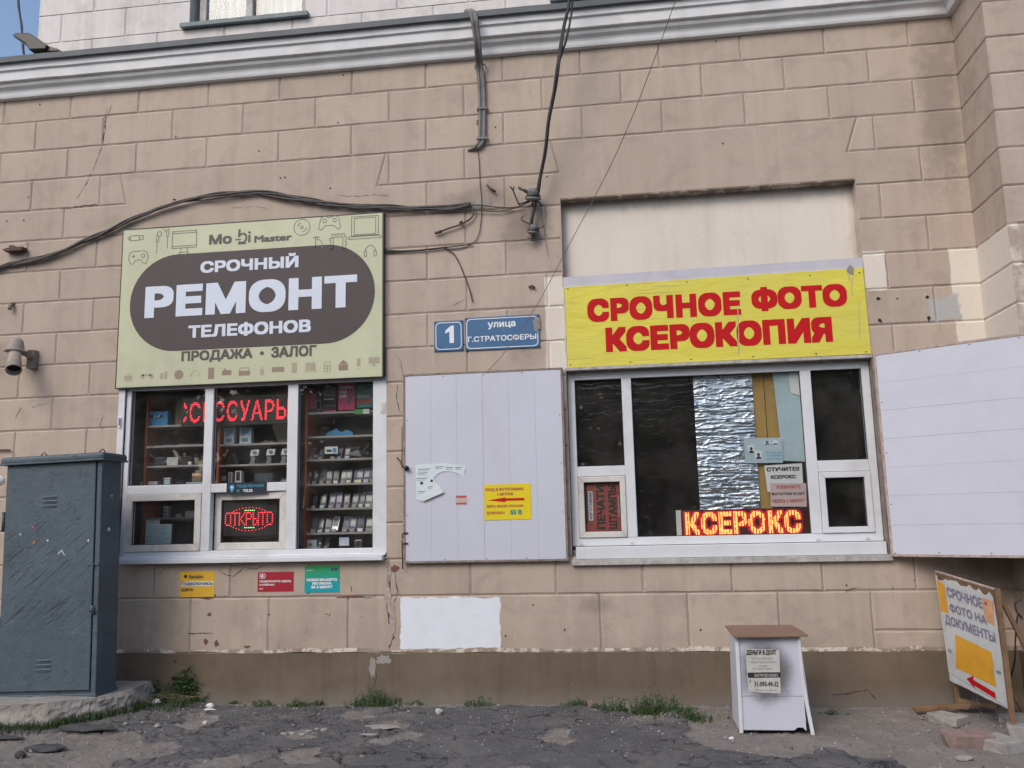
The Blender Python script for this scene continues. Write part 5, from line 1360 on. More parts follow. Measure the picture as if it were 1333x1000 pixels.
mb = MB(); c_ = (-1.634, 1.625); e_ = (-1.489, 1.691)
mb.add([(c_[0] - .05, ys - .0035, c_[1] + .002), (e_[0] - .01, ys - .0035, e_[1] + .01), (e_[0], ys - .018, e_[1] - .008), (c_[0] - .03, ys - .016, c_[1] - .012)], [(0, 1, 2, 3)])
mb.build('curled_edge', M['paper_grey'], pt)
fr, t, x0, z0, x1, z1 = sticker((-1.391, 1.578, -1.295, 1.657), 'tiny faded pink and red label under the torn leaflet', M['paper_pink'], ys, 'label_sticker', None, 'label')
mb = MB(); mb.flat(fr, [(x0 + .004, z1 - .022), (x1 - .004, z1 - .022), (x1 - .004, z1 - .004), (x0 + .004, z1 - .004)], .001); mb.flat(fr, [(x0 + .004, z0 + .004), (x1 - .004, z0 + .004), (x1 - .004, z0 + .018), (x0 + .004, z0 + .018)], .001); mb.build('red_band', M['ink_red'], t)

# ---------------------------------------------------------------- switch cabinet on its slab
def rough_slab(poly, z0, z1, name, mat, label, seed):
    """cast slab with sloping, crumbled sides"""
    n_ = len(poly); P_ = []
    for i in range(n_):
        a, b = Vector(poly[i]), Vector(poly[(i + 1) % n_]); m_ = max(1, int((b - a).length / .018))
        for k in range(m_): P_.append(a.lerp(b, k / m_))
    c_ = sum(P_, Vector((0, 0))) / len(P_); L = []
    X = np.array([p.x for p in P_]); Y = np.array([p.y for p in P_])
    D = [(p - c_).normalized() for p in P_]
    for q in range(11):
        t_ = q / 9; zz = z0 - .05 + (z1 - z0 + .05) * min(t_, 1); base = .085 * (1 - min(t_, 1)) ** 1.3 - (.03 if q == 10 else 0)
        nz_ = (vnoise(X * 1.0 + 9, Y + zz * 1.7 + 9, 5, seed, 3) - .5) * .09 + (vnoise(X + 9, Y + zz * 2 + 9, 34, seed + 1, 3) - .5) * .030
        f_ = 1 if q < 9 else .35
        hz = (vnoise(X + 3, Y + 3, 7, seed + 3, 3) - .5) * .035 * (1 if q > 6 else 0)
        L.append([(p.x + d.x * (base + float(k) * f_), p.y + d.y * (base + float(k) * f_), zz + (.004 if q == 10 else 0) + float(h)) for p, d, k, h in zip(P_, D, nz_, hz)])
    m_ = len(P_); vs = [v for l in L for v in l]
    fs = [(k * m_ + i, k * m_ + (i + 1) % m_, (k + 1) * m_ + (i + 1) % m_, (k + 1) * m_ + i) for k in range(10) for i in range(m_)] + [tuple(range(10 * m_, 11 * m_))]
    mb = MB(); mb.add(vs, fs)
    return thing_mesh(mb, name, mat, (c_.x, c_.y, 0), label, 'slab')
rough_slab([(-6.9, -.98), (-4.62, -.97), (-4.34, -.93), (-4.08, -.70), (-3.98, -.50), (-4.02, -.06), (-6.9, -.06)], 0.0, 0.168, 'concrete_slab', M['slab'], 'low crumbling concrete slab under the grey switch cabinet', 4)

CXL, CXR, CY0, CY1, CZ0, CZ1 = -4.945, -4.105, -.70, -.43, .165, 1.985
cab = empty('switch_cabinet', ((CXL + CXR) / 2, (CY0 + CY1) / 2, CZ0), 'tall blue grey metal switch cabinet with flaking paint, left of the phone shop window', 'cabinet')
cab.rotation_euler = (0, R(-1.35), 0)
MB().box(CXL, CXR, CY0 + .012, CY1, CZ0, CZ1).build('body', M['cabinet'], cab, bevel=.008)
MB().box(CXL + .012, CXR - .050, CY0 - .010, CY0 + .0115, CZ0 + .045, CZ1 - .005).build('door', M['cabinet'], cab, bevel=.006)
MB().box(CXR - .040, CXR + .002, CY0 - .006, CY0 + .0115, CZ0 + .01, CZ1 - .005).build('door_post', M['cabinet'], cab, bevel=.006)
MB().box(CXL - .01, CXR + .01, CY0 - .012, CY1 + .01, CZ0 - .012, CZ0 + .02).build('base_rail', M['cabinet'], cab, bevel=.006)
lid = MB(); lid.box(CXL - .03, CXR + .035, CY0 - .045, CY1 + .03, CZ1 - .002, CZ1 + .062)
lid.build('lid', M['cabinet'], cab, bevel=.022)
mb = MB(); mb.box(CXL - .032, CXR + .037, CY0 - .047, CY1 + .032, CZ1 - .004, CZ1 + .012); mb.build('lid_lip', M['cabinet'], cab, bevel=.004)
def vent(z):
    mb = MB()
    for i in range(3):
        zz = z - i * .035
        vs = []; n_ = 8
        for k in range(n_ + 1):
            u = -4.61 + .13 * k / n_
            vs += [(u, CY0 - .012, zz), (u, CY0 - .012 - .014 * math.sin(PI * k / n_) ** .5, zz + .012), (u, CY0 - .011, zz + .02)]
        mb.add(vs, [(3 * k + j, 3 * k + 3 + j, 3 * k + 4 + j, 3 * k + 1 + j) for k in range(n_) for j in (0, 1)])
        mb.box(-4.605, -4.485, CY0 - .0115, CY0 - .0102, zz - .008, zz)
    mb.build('vent_slots', M['cabinet'], cab, smooth=True)
vent(1.70); vent(.43)
for x in (-4.72, -4.20):
    mb = MB(); mb.tube([(x - .012, -.56, CZ1 + .05), (x - .022, -.56, CZ1 + .085), (x, -.56, CZ1 + .105), (x + .022, -.56, CZ1 + .085), (x + .012, -.56, CZ1 + .05)], .006, 6); mb.build('lifting_eye', M['rust'], cab, smooth=True)
mb = MB(); mb.box(CXR - .10, CXR + .0, CY0 - .016, CY0 - .0105, 1.158, 1.172); mb.box(CXR - .052, CXR - .040, CY0 - .026, CY0 - .016, 1.13, 1.185); mb.build('latch', M['cabinet'], cab)
mb = MB(); mb.tube([(-4.16, CY0 - .03, .835), (-4.125, CY0 - .03, .81), (-4.125, CY0 - .02, .79), (-4.16, CY0 - .012, .79)], .006, 6); mb.prism(WALL(CY0 - .01), ell(-4.15, .82, .02, .03, 10), 0, .01); mb.build('lock_hasp', M['cabinet'], cab, smooth=True)
mb = MB()
for z in (1.45, .62): mb.tube([(CXL - .004, CY0 - .004, z), (CXL - .004, CY0 - .004, z + .16)], .012, 8)
mb.build('hinge', M['cabinet'], cab, smooth=True)
mb = MB(); mb.tube([(CXR + .001, -.60, 1.43), (CXR + .012, -.60, 1.43)], .016, 10); mb.tube([(CXR + .001, -.57, 1.70), (CXR + .008, -.57, 1.70)], .009, 8); mb.build('side_bolt', M['pvc_dirty'], cab, smooth=True)
for i, (u, v, m_, s_) in enumerate(((-4.68, 1.475, 'ink_red', .012), (-4.665, 1.355, 'ink_red', .017), (-4.55, 1.365, 'board_white', .010), (-4.79, 1.425, 'board_white', .009), (-4.20, 1.35, 'board_white', .009))):
    MB().flat(WALL(CY0 - .0105), blotch(u, v, s_, s_, i + 60, 9), .001).build('glue_scrap', M[m_], cab)
MB().ribbon(WALL(CY0 - .0105), [(-4.455, 1.255), (-4.425, 1.285), (-4.40, 1.245)], .007, .001).build('chalk_mark', M['board_white'], cab)
# grout collar between cabinet and slab, seen as a pale smear on the slab
pl = empty('plastic_bag', (-5.4, -.05, 1.80), 'crumpled white plastic bag stuck behind the left edge of the cabinet', 'plastic bag')
r_ = random.Random(4); mb = MB(); vs = []; a_ = (-5.488, 1.881)
for i in range(7):
    for k in range(8):
        t_ = i / 6 * PI; q = .045 * math.sin(t_) * r_.uniform(.7, 1.2) + .003
        vs.append((a_[0] - .02 + .06 * math.cos(t_) , -.12 + q * math.sin(k * PI / 4), a_[1] + q * math.cos(k * PI / 4)))
mb.add(vs, [(i * 8 + k, i * 8 + (k + 1) % 8, (i + 1) * 8 + (k + 1) % 8, (i + 1) * 8 + k) for i in range(6) for k in range(8)])
mb.build('bag', M['white_trash'], pl)
mb = MB(); mb.tube([(-5.824, -0.02, 2.179), (-5.633, -0.02, 2.173), (-5.496, -0.02, 2.169)], .008, 6)
thing_mesh(mb, 'iron_bar', M['rust'], (-5.9, 0, 2.15), 'thin iron bar along the wall behind the cabinet top', 'iron bar')

# ---------------------------------------------------------------- white advertising box
bx = empty('advertising_box', (.95, -.7, 0), 'white box with a brown board lid and a money lending leaflet on its front', 'box')
b0, b1, bt0, bt1, by, bz = .712, 1.156, .722, 1.150, -.905, .618
def quad_frame(p00, p10, p11, p01, nrm):
    p00, p10, p11, p01, nrm = map(Vector, (p00, p10, p11, p01, nrm)); nrm = nrm.normalized()
    def fr(u, v, d):
        p = p00.lerp(p10, u).lerp(p01.lerp(p11, u), v) + nrm * d
        return (p.x, p.y, p.z)
    return fr
FB = quad_frame((b0, by, 0), (b1, by, 0), (bt1, by + .02, bz), (bt0, by + .02, bz), (0, -1, 0))
mb = MB(); mb.prism(FB, [(0.02, .375), (.98, .375), (.98, 1), (0.02, 1)], -.012, 0); mb.build('front_board', M['panel'], bx, bevel=.001)
mb = MB(); mb.prism(FB, [(0.02, .02), (.80, .02), (.85, .05), (.93, .05), (.97, .02), (.98, .02), (.98, .37), (0.02, .37)], -.012, .001); mb.build('front_board', M['panel'], bx, bevel=.001)
FB2 = quad_frame((b0, -.50, 0), (b0, by, 0), (bt0, by + .02, bz), (bt0 + .005, -.46, bz), (-1, 0, 0))
mb = MB(); mb.prism(FB2, [(0, 0), (1, 0), (1, 1), (0, 1)], -.012, 0); mb.build('side_board', M['panel'], bx)
FB3 = quad_frame((b1 + .03, by, 0), (b1 + .10, -.50, 0), (bt1 + .01, -.46, bz), (bt1, by + .02, bz), (1, 0, 0))
mb = MB(); mb.prism(FB3, [(0, 0), (1, 0), (1, 1), (0, 1)], -.012, 0); mb.build('side_board', M['panel'], bx)
mb = MB(); mb.box(b0 + .02, b1 + .06, -.50, -.49, 0, bz); mb.build('back_board', M['panel'], bx)
mb = MB(); mb.prism(FB, [(-.012, -.01), (.045, -.01), (.045, 1), (-.012, 1)], .0015, .012); mb.build('corner_trim', M['pvc'], bx, bevel=.002)
mb = MB(); mb.prism(FB, [(1.035, -.022), (1.090, -.022), (1.005, .55), (1.0, 1), (.955, 1), (.965, .45)], .0015, .012); mb.build('corner_trim', M['pvc'], bx, bevel=.002)
lid = MB(); lid.add([(.705, -.945, bz + .001), (1.198, -.93, bz + .004), (1.180, -.45, bz + .016), (.700, -.45, bz + .014), (.705, -.945, bz + .016), (1.198, -.93, bz + .018), (1.180, -.45, bz + .026), (.700, -.45, bz + .024)],
                    [(0, 3, 2, 1), (4, 5, 6, 7), (0, 1, 5, 4), (1, 2, 6, 5), (2, 3, 7, 6), (3, 0, 4, 7)])
lid.build('lid', M['chipboard'], bx, bevel=.003)
lf = empty('leaflet', (.92, -.905, .3), 'grubby white leaflet in black type with a phone number, pasted on the white box', 'leaflet')
MB().prism(FB, [(.155, .42), (.64, .40), (.665, .86), (.14, .875)], .001, .0025).build('sheet', M['paper_grey'], lf)
ft = lambda s_, b_, bo=.03, m_='ink', d=.0035: txt(s_, FB, b_, M[m_], lf, bo, d)
ft('ДЕНЬГИ В ДОЛГ', (.155, .80, .62, .86), .04)
ft('от 10 до 200 тысяч', (.24, .755, .56, .782), .01, 'ink_grey'); ft('только при паспорте', (.20, .715, .60, .738), .01, 'ink_grey')
ft('с 18 лет', (.30, .68, .46, .70), .01, 'ink_grey'); ft('за один день', (.24, .65, .55, .668), .01, 'ink_grey')
MB().prism(FB, [(.16, .565), (.655, .57), (.655, .625), (.16, .62)], .003, .0035).build('black_band', M['ink'], lf)
ft('БЫСТРО БЕЗ ЗАЛОГА', (.26, .578, .62, .608), .02, 'paper_grey', .005)
ft('8', (.18, .51, .20, .55), .02, 'ink_grey'); ft('31-093-49-32', (.25, .475, .615, .525), .02)
ft('звонить до 20', (.27, .425, .58, .445), .0, 'ink_grey')
mb = MB()
# grime halo
mb.flat(FB, [(.05, .03), (.95, .03), (.95, .99), (.05, .99)], .0014)
gm = NT('rubbed_grime'); gm.t.nodes.remove(gm.b)
tr = gm.t.nodes.new('ShaderNodeBsdfTransparent'); df = gm.t.nodes.new('ShaderNodeBsdfDiffuse'); df.inputs[0].default_value = (.17, .15, .15, 1)
mx = gm.t.nodes.new('ShaderNodeMixShader'); o_ = gm.xyz()
dx = gm.math('DIVIDE', gm.math('SUBTRACT', o_[0], -.04), .20); dz = gm.math('DIVIDE', gm.math('SUBTRACT', o_[2], .385), .24)
d_ = gm.math('ADD', gm.math('SQRT', gm.math('ADD', gm.math('MULTIPLY', dx, dx), gm.math('MULTIPLY', dz, dz))), gm.math('MULTIPLY', gm.noise(9, 6, .7), .5))
gm.link(gm.ramp(d_, .6, 1.35, .8, 0, True), mx.inputs[0]); gm.link(tr.outputs[0], mx.inputs[1]); gm.link(df.outputs[0], mx.inputs[2]); gm.link(mx.outputs[0], gm.out.inputs[0])
mb.build('grime', gm.m, bx)

# ---------------------------------------------------------------- leaning photo board at the right
ab = empty('street_board', (2.39, -.5, 0), 'weathered white street board with faded lilac lettering, orange rectangles and a red arrow', 'street board')
TL, BL, TR, BR = Vector((2.315, -.14, .985)), Vector((2.345, -.14, .195)), Vector((2.418, -.90, .915)), Vector((2.447, -.90, .150))
FAB = quad_frame(BL, BR, TR, TL, (-.99, -.13, 0))
r_ = random.Random(6)
def ragged(a, b, n_, am, m_=None):
    return [(a[0] + (b[0] - a[0]) * i / n_ + r_.uniform(-am, am) * (a[0] == b[0] or m_ == 'u'), a[1] + (b[1] - a[1]) * i / n_ + r_.uniform(-am, am) * (a[1] == b[1] or m_ == 'v')) for i in range(n_)]
MB().prism(FAB, [(0, 0), (1, 0), (1, 1), (0, 1)], -.010, 0).build('backing_board', M['wood'], ab)
out = ragged((.0, .0), (.985, .0), 14, .006) + ragged((.985, .0), (.985, .93), 14, .003) + ragged((.985, .955), (.02, .955), 18, .022) + ragged((.0, .98), (.0, .0), 16, .008)
MB().prism(FAB, out, .0008, .003).build('sheet', M['board_white'], ab)
MB().prism(FAB, [(-.005, 1.0), (1.01, 1.0), (1.01, 1.012), (-.005, 1.012)], -.02, .004).build('top_batten', M['foam'], ab)
mb = MB()
MB().flat(FAB, ragged((.01, .64), (.165, .64), 5, .003) + ragged((.165, .64), (.155, .90), 5, .003) + [(.155, .90), (.06, .93), (.01, .93)], .004).build('orange_patch', M['orange'], ab)
MB().flat(FAB, ragged((.80, .70), (.985, .68), 5, .003) + [(.985, .90), (.80, .90)], .004).build('orange_patch', M['orange_pale'], ab)
MB().flat(FAB, ragged((.16, .15), (.83, .14), 9, .004, 'v') + ragged((.83, .14), (.83, .44), 5, .004) + ragged((.83, .44), (.16, .47), 9, .004, 'v'), .004).build('orange_patch', M['orange'], ab)
MB().flat(FAB, [(.33, .095), (.47, .155), (.455, .115), (.80, .090), (.80, .035), (.455, .065), (.47, .035)], .0045).build('arrow', M['red_print'], ab)
txt('СРОЧНОЕ', FAB, (.185, .80, .80, .895), M['ink_lilac'], ab, .035, .005)
txt('ФОТО НА', FAB, (.20, .665, .83, .75), M['ink_lilac'], ab, .035, .005)
txt('ДОКУМЕНТЫ', FAB, (.075, .52, .93, .625), M['ink_lilac'], ab, .035, .005)
txt('55', FAB, (.055, .275, .12, .305), M['ink_grey'], ab, .02, .005); txt('99', FAB, (.87, .27, .94, .30), M['ink_grey'], ab, .02, .005)
MB().flat(FAB, blotch(.86, .86, .03, .02, 4), .0055).build('rust_mark', M['ink_red'], ab)
mb = MB(); mb.ribbon(FAB, [(.01, .075), (.3, .055), (.7, .03), (.95, .01)], .0035, .0045); mb.build('scratch', M['ink_grey'], ab)
mb = MB(); mb.fbox(FAB, .955, 1.0, .90, .955, .0012, .0025); mb.flat(FAB, blotch(.07, .955, .05, .02, 8), .004); mb.build('rust_patch', M['rust'], ab)
def lath(p, q, w_, name='leg'):
    p, q = Vector(p), Vector(q); t = (q - p).normalized(); a = t.cross(Vector((0, 1, 0))).normalized() * w_ / 2; b = t.cross(a).normalized() * w_ / 2.2
    mb = MB(); mb.add([p - a - b, p + a - b, p + a + b, p - a + b, q - a - b, q + a - b, q + a + b, q - a + b], [(0, 3, 2, 1), (4, 5, 6, 7), (0, 1, 5, 4), (1, 2, 6, 5), (2, 3, 7, 6), (3, 0, 4, 7)])
    return mb.build(name, M['wood'], ab, bevel=.003)
lath((2.442, -.925, 0), (2.437, -.915, .925), .032); lath((2.385, -.14, 0), (2.35, -.13, .985), .032)
lath((2.80, -.22, .0), (2.37, -.14, .95), .028, 'back_leg'); lath((2.83, -.80, .0), (2.45, -.88, .90), .028, 'back_leg')
lath((2.39, -.16, .06), (2.60, -.30, .04), .03, 'cross_bar')
mb = MB(); mb.tube(smooth_path([(2.40, -.2, .2), (2.44, -.3, .14), (2.40, -.35, .06), (2.36, -.35, .03)], 4), .004, 5); mb.tube(smooth_path([(2.39, -.5, .16), (2.38, -.55, .08), (2.42, -.62, .02), (2.46, -.7, .015)], 4), .002, 5)
mb.build('loose_wire', M['cable_dusty'], ab, smooth=True)
mb = MB(); mb.box(2.03, 2.62, -.26, -.20, .012, .045)
o = thing_mesh(mb, 'wooden_plank', M['wood'], (2.3, -.23, .012), 'weathered wooden plank lying behind the foot of the street board', 'plank', bevel=.006); o.rotation_euler = (0, R(-2), R(9))
mb = MB(); mb.tube(smooth_path([(2.62, -.595, 1.0), (2.60, -.6, .96), (2.635, -.6, .91), (2.60, -.6, .85), (2.63, -.6, .80), (2.66, -.6, .76)], 5), .006, 6)
mb = MB(); q = [(2.735, -0.5, 0.804), (2.707, -0.5, 0.783), (2.716, -0.5, 0.725), (2.746, -0.5, 0.678), (2.719, -0.5, 0.709), (2.687, -0.5, 0.552), (2.666, -0.5, 0.396), (2.661, -0.4, 0.249), (2.669, -0.3, 0.125)]
mb.tube(smooth_path([(q[0][0] + .02, q[0][1], q[0][2] + .004)] + q, 5), .006, 6)
thing_mesh(mb, 'cable_loop', M['cable'], (q[-1][0], q[-1][1], q[-1][2]), 'black cable end looped on itself beside the pier, behind the street board', 'cable', smooth=True)

# ---------------------------------------------------------------- wall lamps and fittings
c_ = (-5.313, -0.22, 2.875)
wp = empty('wall_lamp', (-5.75, 0, 2.9), 'dusty downward tilted wall lamp with a flat collar, left of the green sign', 'wall lamp')
top = Vector((-5.402, -0.16, 3.165)); mid = Vector((-5.394, -0.17, 3.056)); mouth = Vector((-5.296, -0.3, 2.861))
mb = MB(); ax = Vector((.02, .1, .995)).normalized()
def lathe_axis(mb, org, axis, prof, seg=20):
    axis = Vector(axis).normalized(); a = axis.cross(Vector((1, 0, 0))).normalized(); b = axis.cross(a); n_ = len(prof); vs = []
    org = Vector(org)
    for r0, h0 in prof:
        for k in range(seg):
            an = 2 * PI * k / seg; vs.append(org + axis * h0 + (a * math.cos(an) + b * math.sin(an)) * r0)
    return mb.add(vs, [(i * seg + k, i * seg + (k + 1) % seg, (i + 1) * seg + (k + 1) % seg, (i + 1) * seg + k) for i in range(n_ - 1) for k in range(seg)])
lathe_axis(mb, mid, (0, .05, 1), [(.001, .115), (.035, .11), (.058, .088), (.070, .04), (.074, .008), (.076, 0)]); mb.build('cap', M['lampbeige'], wp, smooth=True)
mb = MB(); lathe_axis(mb, mid, (0, .05, 1), [(.001, .003), (.088, .002), (.094, -.004), (.094, -.014), (.08, -.018), (.001, -.018)]); mb.build('collar', M['lampbeige'], wp, smooth=False)
mb = MB(); dv = (mouth - mid).normalized(); ln = (mouth - mid).length + .02
lathe_axis(mb, mid, dv, [(.046, .0), (.050, .04), (.058, ln * .6), (.066, ln), (.062, ln + .002), (.054, ln * .6), (.046, .04)]); mb.build('shade', M['lampbeige'], wp, smooth=True)
mb = MB(); lathe_axis(mb, mid, dv, [(.001, ln * .8), (.058, ln * .8)]); mb.build('lamp_glass', M['dark'], wp)
mb = MB(); mb.tube([mid + Vector((.03, .02, -.01)), mid + Vector((.07, .05, -.03)), mid + Vector((.075, .165, -.07))], .024, 8); mb.box(mid.x + .035, mid.x + .105, -.06, 0.0, mid.z - .15, mid.z + .02); mb.build('bracket', M['lampgrey'], wp)

mb = MB(); a_ = (-5.575, -0.05, 4.05); mb.prism(lambda u, v, d: (a_[0] + u, a_[1] + d, a_[2] + v), [(-.10, .0), (-.07, -.025), (.10, -.02), (.11, .015), (.02, .018), (.01, .035), (-.03, .035), (-.03, .015)], -.03, .045)
thing_mesh(mb, 'wall_bracket', M['rust'], (a_[0], 0, a_[2]), 'small broken iron bracket on the wall above the black cable at the left', 'bracket', bevel=.004)
a_ = (-5.581, -0.03, 3.507); mb = MB(); mb.tube([(a_[0], .01, a_[2] + .03), (a_[0], -.03, a_[2] + .025), (a_[0] + .004, -.045, a_[2] - .03)], .018, 8)
thing_mesh(mb, 'pipe_stub', M['lampgrey'], (a_[0], 0, a_[2] - .03), 'short grey pipe stub on the wall above the wall lamp', 'pipe', smooth=True)
a_ = (-4.259, -0.05, 0.857); mb = MB(); mb.box(-4.32, a_[0] + .02, -.035, .002, a_[2] - .03, a_[2] + .01)
# street lamp head lying on the ledge at far left
lh = empty('street_lamp', (-5.4, -.1, 5.93), 'dark flat street lamp head sticking out over the cornice at the upper left', 'street lamp')
yl = -.12
FLH = lambda u, v, d: (u, yl - d, v)
top_ = [(-5.644, 6.149), (-5.614, 6.174), (-5.467, 6.159), (-5.265, 6.011), (-5.286, 5.969), (-5.455, 5.978), (-5.508, 6.055), (-5.61, 6.121)]
MB().prism(FLH, top_[::-1], -.07, .07).build('housing', M['dark'], lh, bevel=.012)
MB().prism(FLH, ([(-5.29, 6.026), (-5.183, 5.983), (-5.174, 5.959), (-5.294, 5.97)])[::-1], -.04, .04).build('bracket', M['lampgrey'], lh, bevel=.006)
MB().tube([(top_[4][0] + .05, yl, 6.0), (top_[4][0] + .18, yl + .2, 5.96), (top_[4][0] + .3, .24, 5.97)], .02, 8).build('arm', M['lampgrey'], lh, smooth=True)

# ---------------------------------------------------------------- cables
def cable(name, strands, mat, label, cat='cable', group='cables on the facade', seg=6):
    t = empty(name, tuple(strands[0][0][0]), label, cat, group)
    for pts, r in strands: MB().tube(pts, r, seg).build('strand', M[mat], t, smooth=True)
    return t
def bundle(base, n_, spread, r, seed, sm=5, wob=.5):
    """strands that wander round a common path"""
    out = []; r_ = random.Random(seed); core = smooth_path(base, sm)
    for k in range(n_):
        ph = r_.uniform(0, 6.28); fr_ = r_.uniform(.25, .5) * wob; pts = []
        for i, p in enumerate(core):
            a = ph + i * fr_; s_ = spread * (.6 + .6 * math.sin(i * .31 + k * 2))
            pts.append(Vector(p) + Vector((math.cos(a) * s_ * .5, math.sin(a) * s_ * .6, math.sin(a + 1) * s_)))
        out.append((pts, r * r_.uniform(.8, 1.25)))
    return out
main = [(-6.178, -0.035, 3.739), (-5.715, -0.035, 3.884), (-5.545, -0.035, 3.918), (-5.39, -0.035, 3.938), (-5.137, -0.035, 3.989), (-4.874, -0.035, 4.091), (-4.686, -0.035, 4.161), (-4.5, -0.035, 4.245), (-4.276, -0.035, 4.326), (-4.089, -0.035, 4.38), (-3.79, -0.035, 4.425), (-3.53, -0.035, 4.444), (-3.235, -0.035, 4.437), (-3.015, -0.035, 4.413), (-2.723, -0.035, 4.341), (-2.507, -0.035, 4.297), (-2.221, -0.035, 4.248), (-1.974, -0.035, 4.216), (-1.695, -0.035, 4.189), (-1.452, -0.035, 4.165), (-1.232, -0.035, 4.192)]
cable('cable_bundle', bundle(main, 7, .024, .0085, 1), 'cable_dusty', 'long sagging bundle of black cables running from the left edge over the green sign')
cable('cable', [(smooth_path([(-1.343, -0.03, 4.173), (-1.178, -0.03, 4.183), (-0.974, -0.03, 4.147), (-0.826, -0.03, 4.137), (-0.703, -0.03, 4.184)], 4), .006), (smooth_path([(-1.731, -0.03, 4.186), (-1.316, -0.03, 4.15), (-0.975, -0.03, 4.112), (-0.771, -0.03, 4.147)], 4), .005)], 'cable_dusty', 'thin pair of wires leading to the insulator from the long bundle')
dr = [(-0.254, -0.5, 6.17), (-0.284, -0.42, 5.799), (-0.331, -0.4, 5.604), (-0.381, -0.36, 5.35), (-0.431, -0.32, 5.096), (-0.489, -0.27, 4.847), (-0.532, -0.22, 4.63), (-0.574, -0.18, 4.443), (-0.609, -0.14, 4.288), (-0.643, -0.1, 4.153), (-0.675, -0.08, 4.038), (-0.7, -0.06, 3.922)]
cable('cable_bundle', bundle(dr, 6, .024, .0095, 5), 'cable', 'thick twisted black cable bundle dropping past the cornice to the insulator')
dr2 = [(-0.247, -0.52, 6.155), (-0.279, -0.42, 5.763), (-0.304, -0.4, 5.615), (-0.343, -0.38, 5.462), (-0.381, -0.36, 5.364), (-0.418, -0.34, 5.259), (-0.46, -0.31, 5.048)]
cable('cable', [(smooth_path([(p[0] + .02, p[1], p[2]) for p in dr2], 5), .010)], 'cable', 'single black cable hanging just right of the thick twisted bundle')
cd_ = [(-1.267, 0.2, 6.192), (-1.204, 0, 6.06), (-1.135, -0.25, 5.844), (-1.119, -0.235, 5.712), (-1.112, -0.2, 5.615), (-1.119, -0.13, 5.538), (-1.12, -0.05, 5.465), (-1.111, -0.03, 5.312), (-1.108, -0.03, 5.091), (-1.112, -0.03, 4.887), (-1.12, -0.03, 4.786), (-1.156, -0.03, 4.724), (-1.224, 0, 4.707)]
cable('cable_bundle', [([Vector(p) + Vector((dx_, 0, 0)) for p in smooth_path(cd_, 4)], r__) for dx_, r__ in ((-.022, .015), (.018, .015), (.0, .009))], 'cable_grey', 'pair of grey cable tubes coming over the cornice down to the third course')
mb = MB()
for px_ in ((-1.122, -0.03, 5.491), (-1.108, -0.03, 5.076), (-1.113, -0.03, 4.793)): mb.box(px_[0] - .05, px_[0] + .05, -.052, -.046, px_[2] - .008, px_[2] + .008); mb.box(px_[0] - .05, px_[0] - .044, -.046, 0, px_[2] - .008, px_[2] + .008); mb.box(px_[0] + .044, px_[0] + .05, -.046, 0, px_[2] - .008, px_[2] + .008)
thing_mesh(mb, 'cable_clamps', M['cable_grey'], (-1.1, 0, 4.9), 'three thin straps holding the grey cable tubes', 'cable clamp')
cable('wire', [(smooth_path([(0.646, -1.6, 5.288), (0.516, -1.4, 5.083), (0.407, -1.2, 4.886), (0.32, -1.05, 4.733), (0.217, -0.9, 4.541), (0.039, -0.65, 4.26), (-0.161, -0.45, 3.974), (-0.401, -0.3, 3.609), (-0.646, -0.18, 3.228), (-0.927, -0.08, 2.868), (-1.093, -0.05, 2.703)], 5), .0032)], 'cable_grey', 'very thin pale wire crossing diagonally from the top to the blue street plate', seg=5)
cable('wire', [(smooth_path([(-1.159, -0.012, 4.703), (-1.148, -0.012, 4.558), (-1.144, -0.012, 4.379), (-1.133, -0.012, 4.222), (-1.143, -0.012, 4.025), (-1.172, -0.012, 3.9), (-1.242, -0.012, 3.828), (-1.351, -0.012, 3.8), (-1.475, -0.012, 3.808)], 5), .0035)], 'cable', 'thin black wire hanging from the grey tubes towards the green sign', seg=5)
cable('cable', [(smooth_path([(-2.034, -0.02, 3.827), (-1.874, -0.02, 3.81), (-1.7, -0.02, 3.806), (-1.514, -0.02, 3.815), (-1.445, -0.02, 3.818)], 5), .008), (smooth_path([(-2.034, -0.02, 3.806), (-1.874, -0.02, 3.803), (-1.597, -0.02, 3.806), (-1.391, -0.02, 3.821), (-1.22, -0.02, 3.831)], 4), .005), (smooth_path([(-1.474, -0.015, 3.814), (-1.392, -0.015, 3.76), (-1.339, -0.015, 3.666), (-1.293, -0.015, 3.546), (-1.247, -0.015, 3.405), (-1.228, -0.015, 3.315)], 5), .005)], 'cable', 'short black cable from the sign edge that ends bent down above the street plates')
cable('cable', [(smooth_path([(-1.192, -0.03, 4.163), (-1.221, -0.03, 4.073), (-1.318, -0.03, 4.016), (-1.421, -0.03, 3.988), (-1.525, -0.03, 3.953)], 4), .008), ([(-1.552, -0.03, 3.948), (-1.49, -0.03, 3.965)], .013), ([(-1.331, -0.03, 4.024), (-1.304, -0.03, 4.043)], .012)], 'cable_dusty', 'cut off cable stub pointing down left below the long bundle')
cable('wire', [(smooth_path([(-0.611, -0.012, 4.184), (-0.602, -0.012, 4.023), (-0.591, -0.012, 3.918), (-0.575, -0.012, 3.778), (-0.558, -0.012, 3.681)], 4), .0022)], 'cable_grey', 'hair thin wire end hanging beside the lower insulator', seg=4)
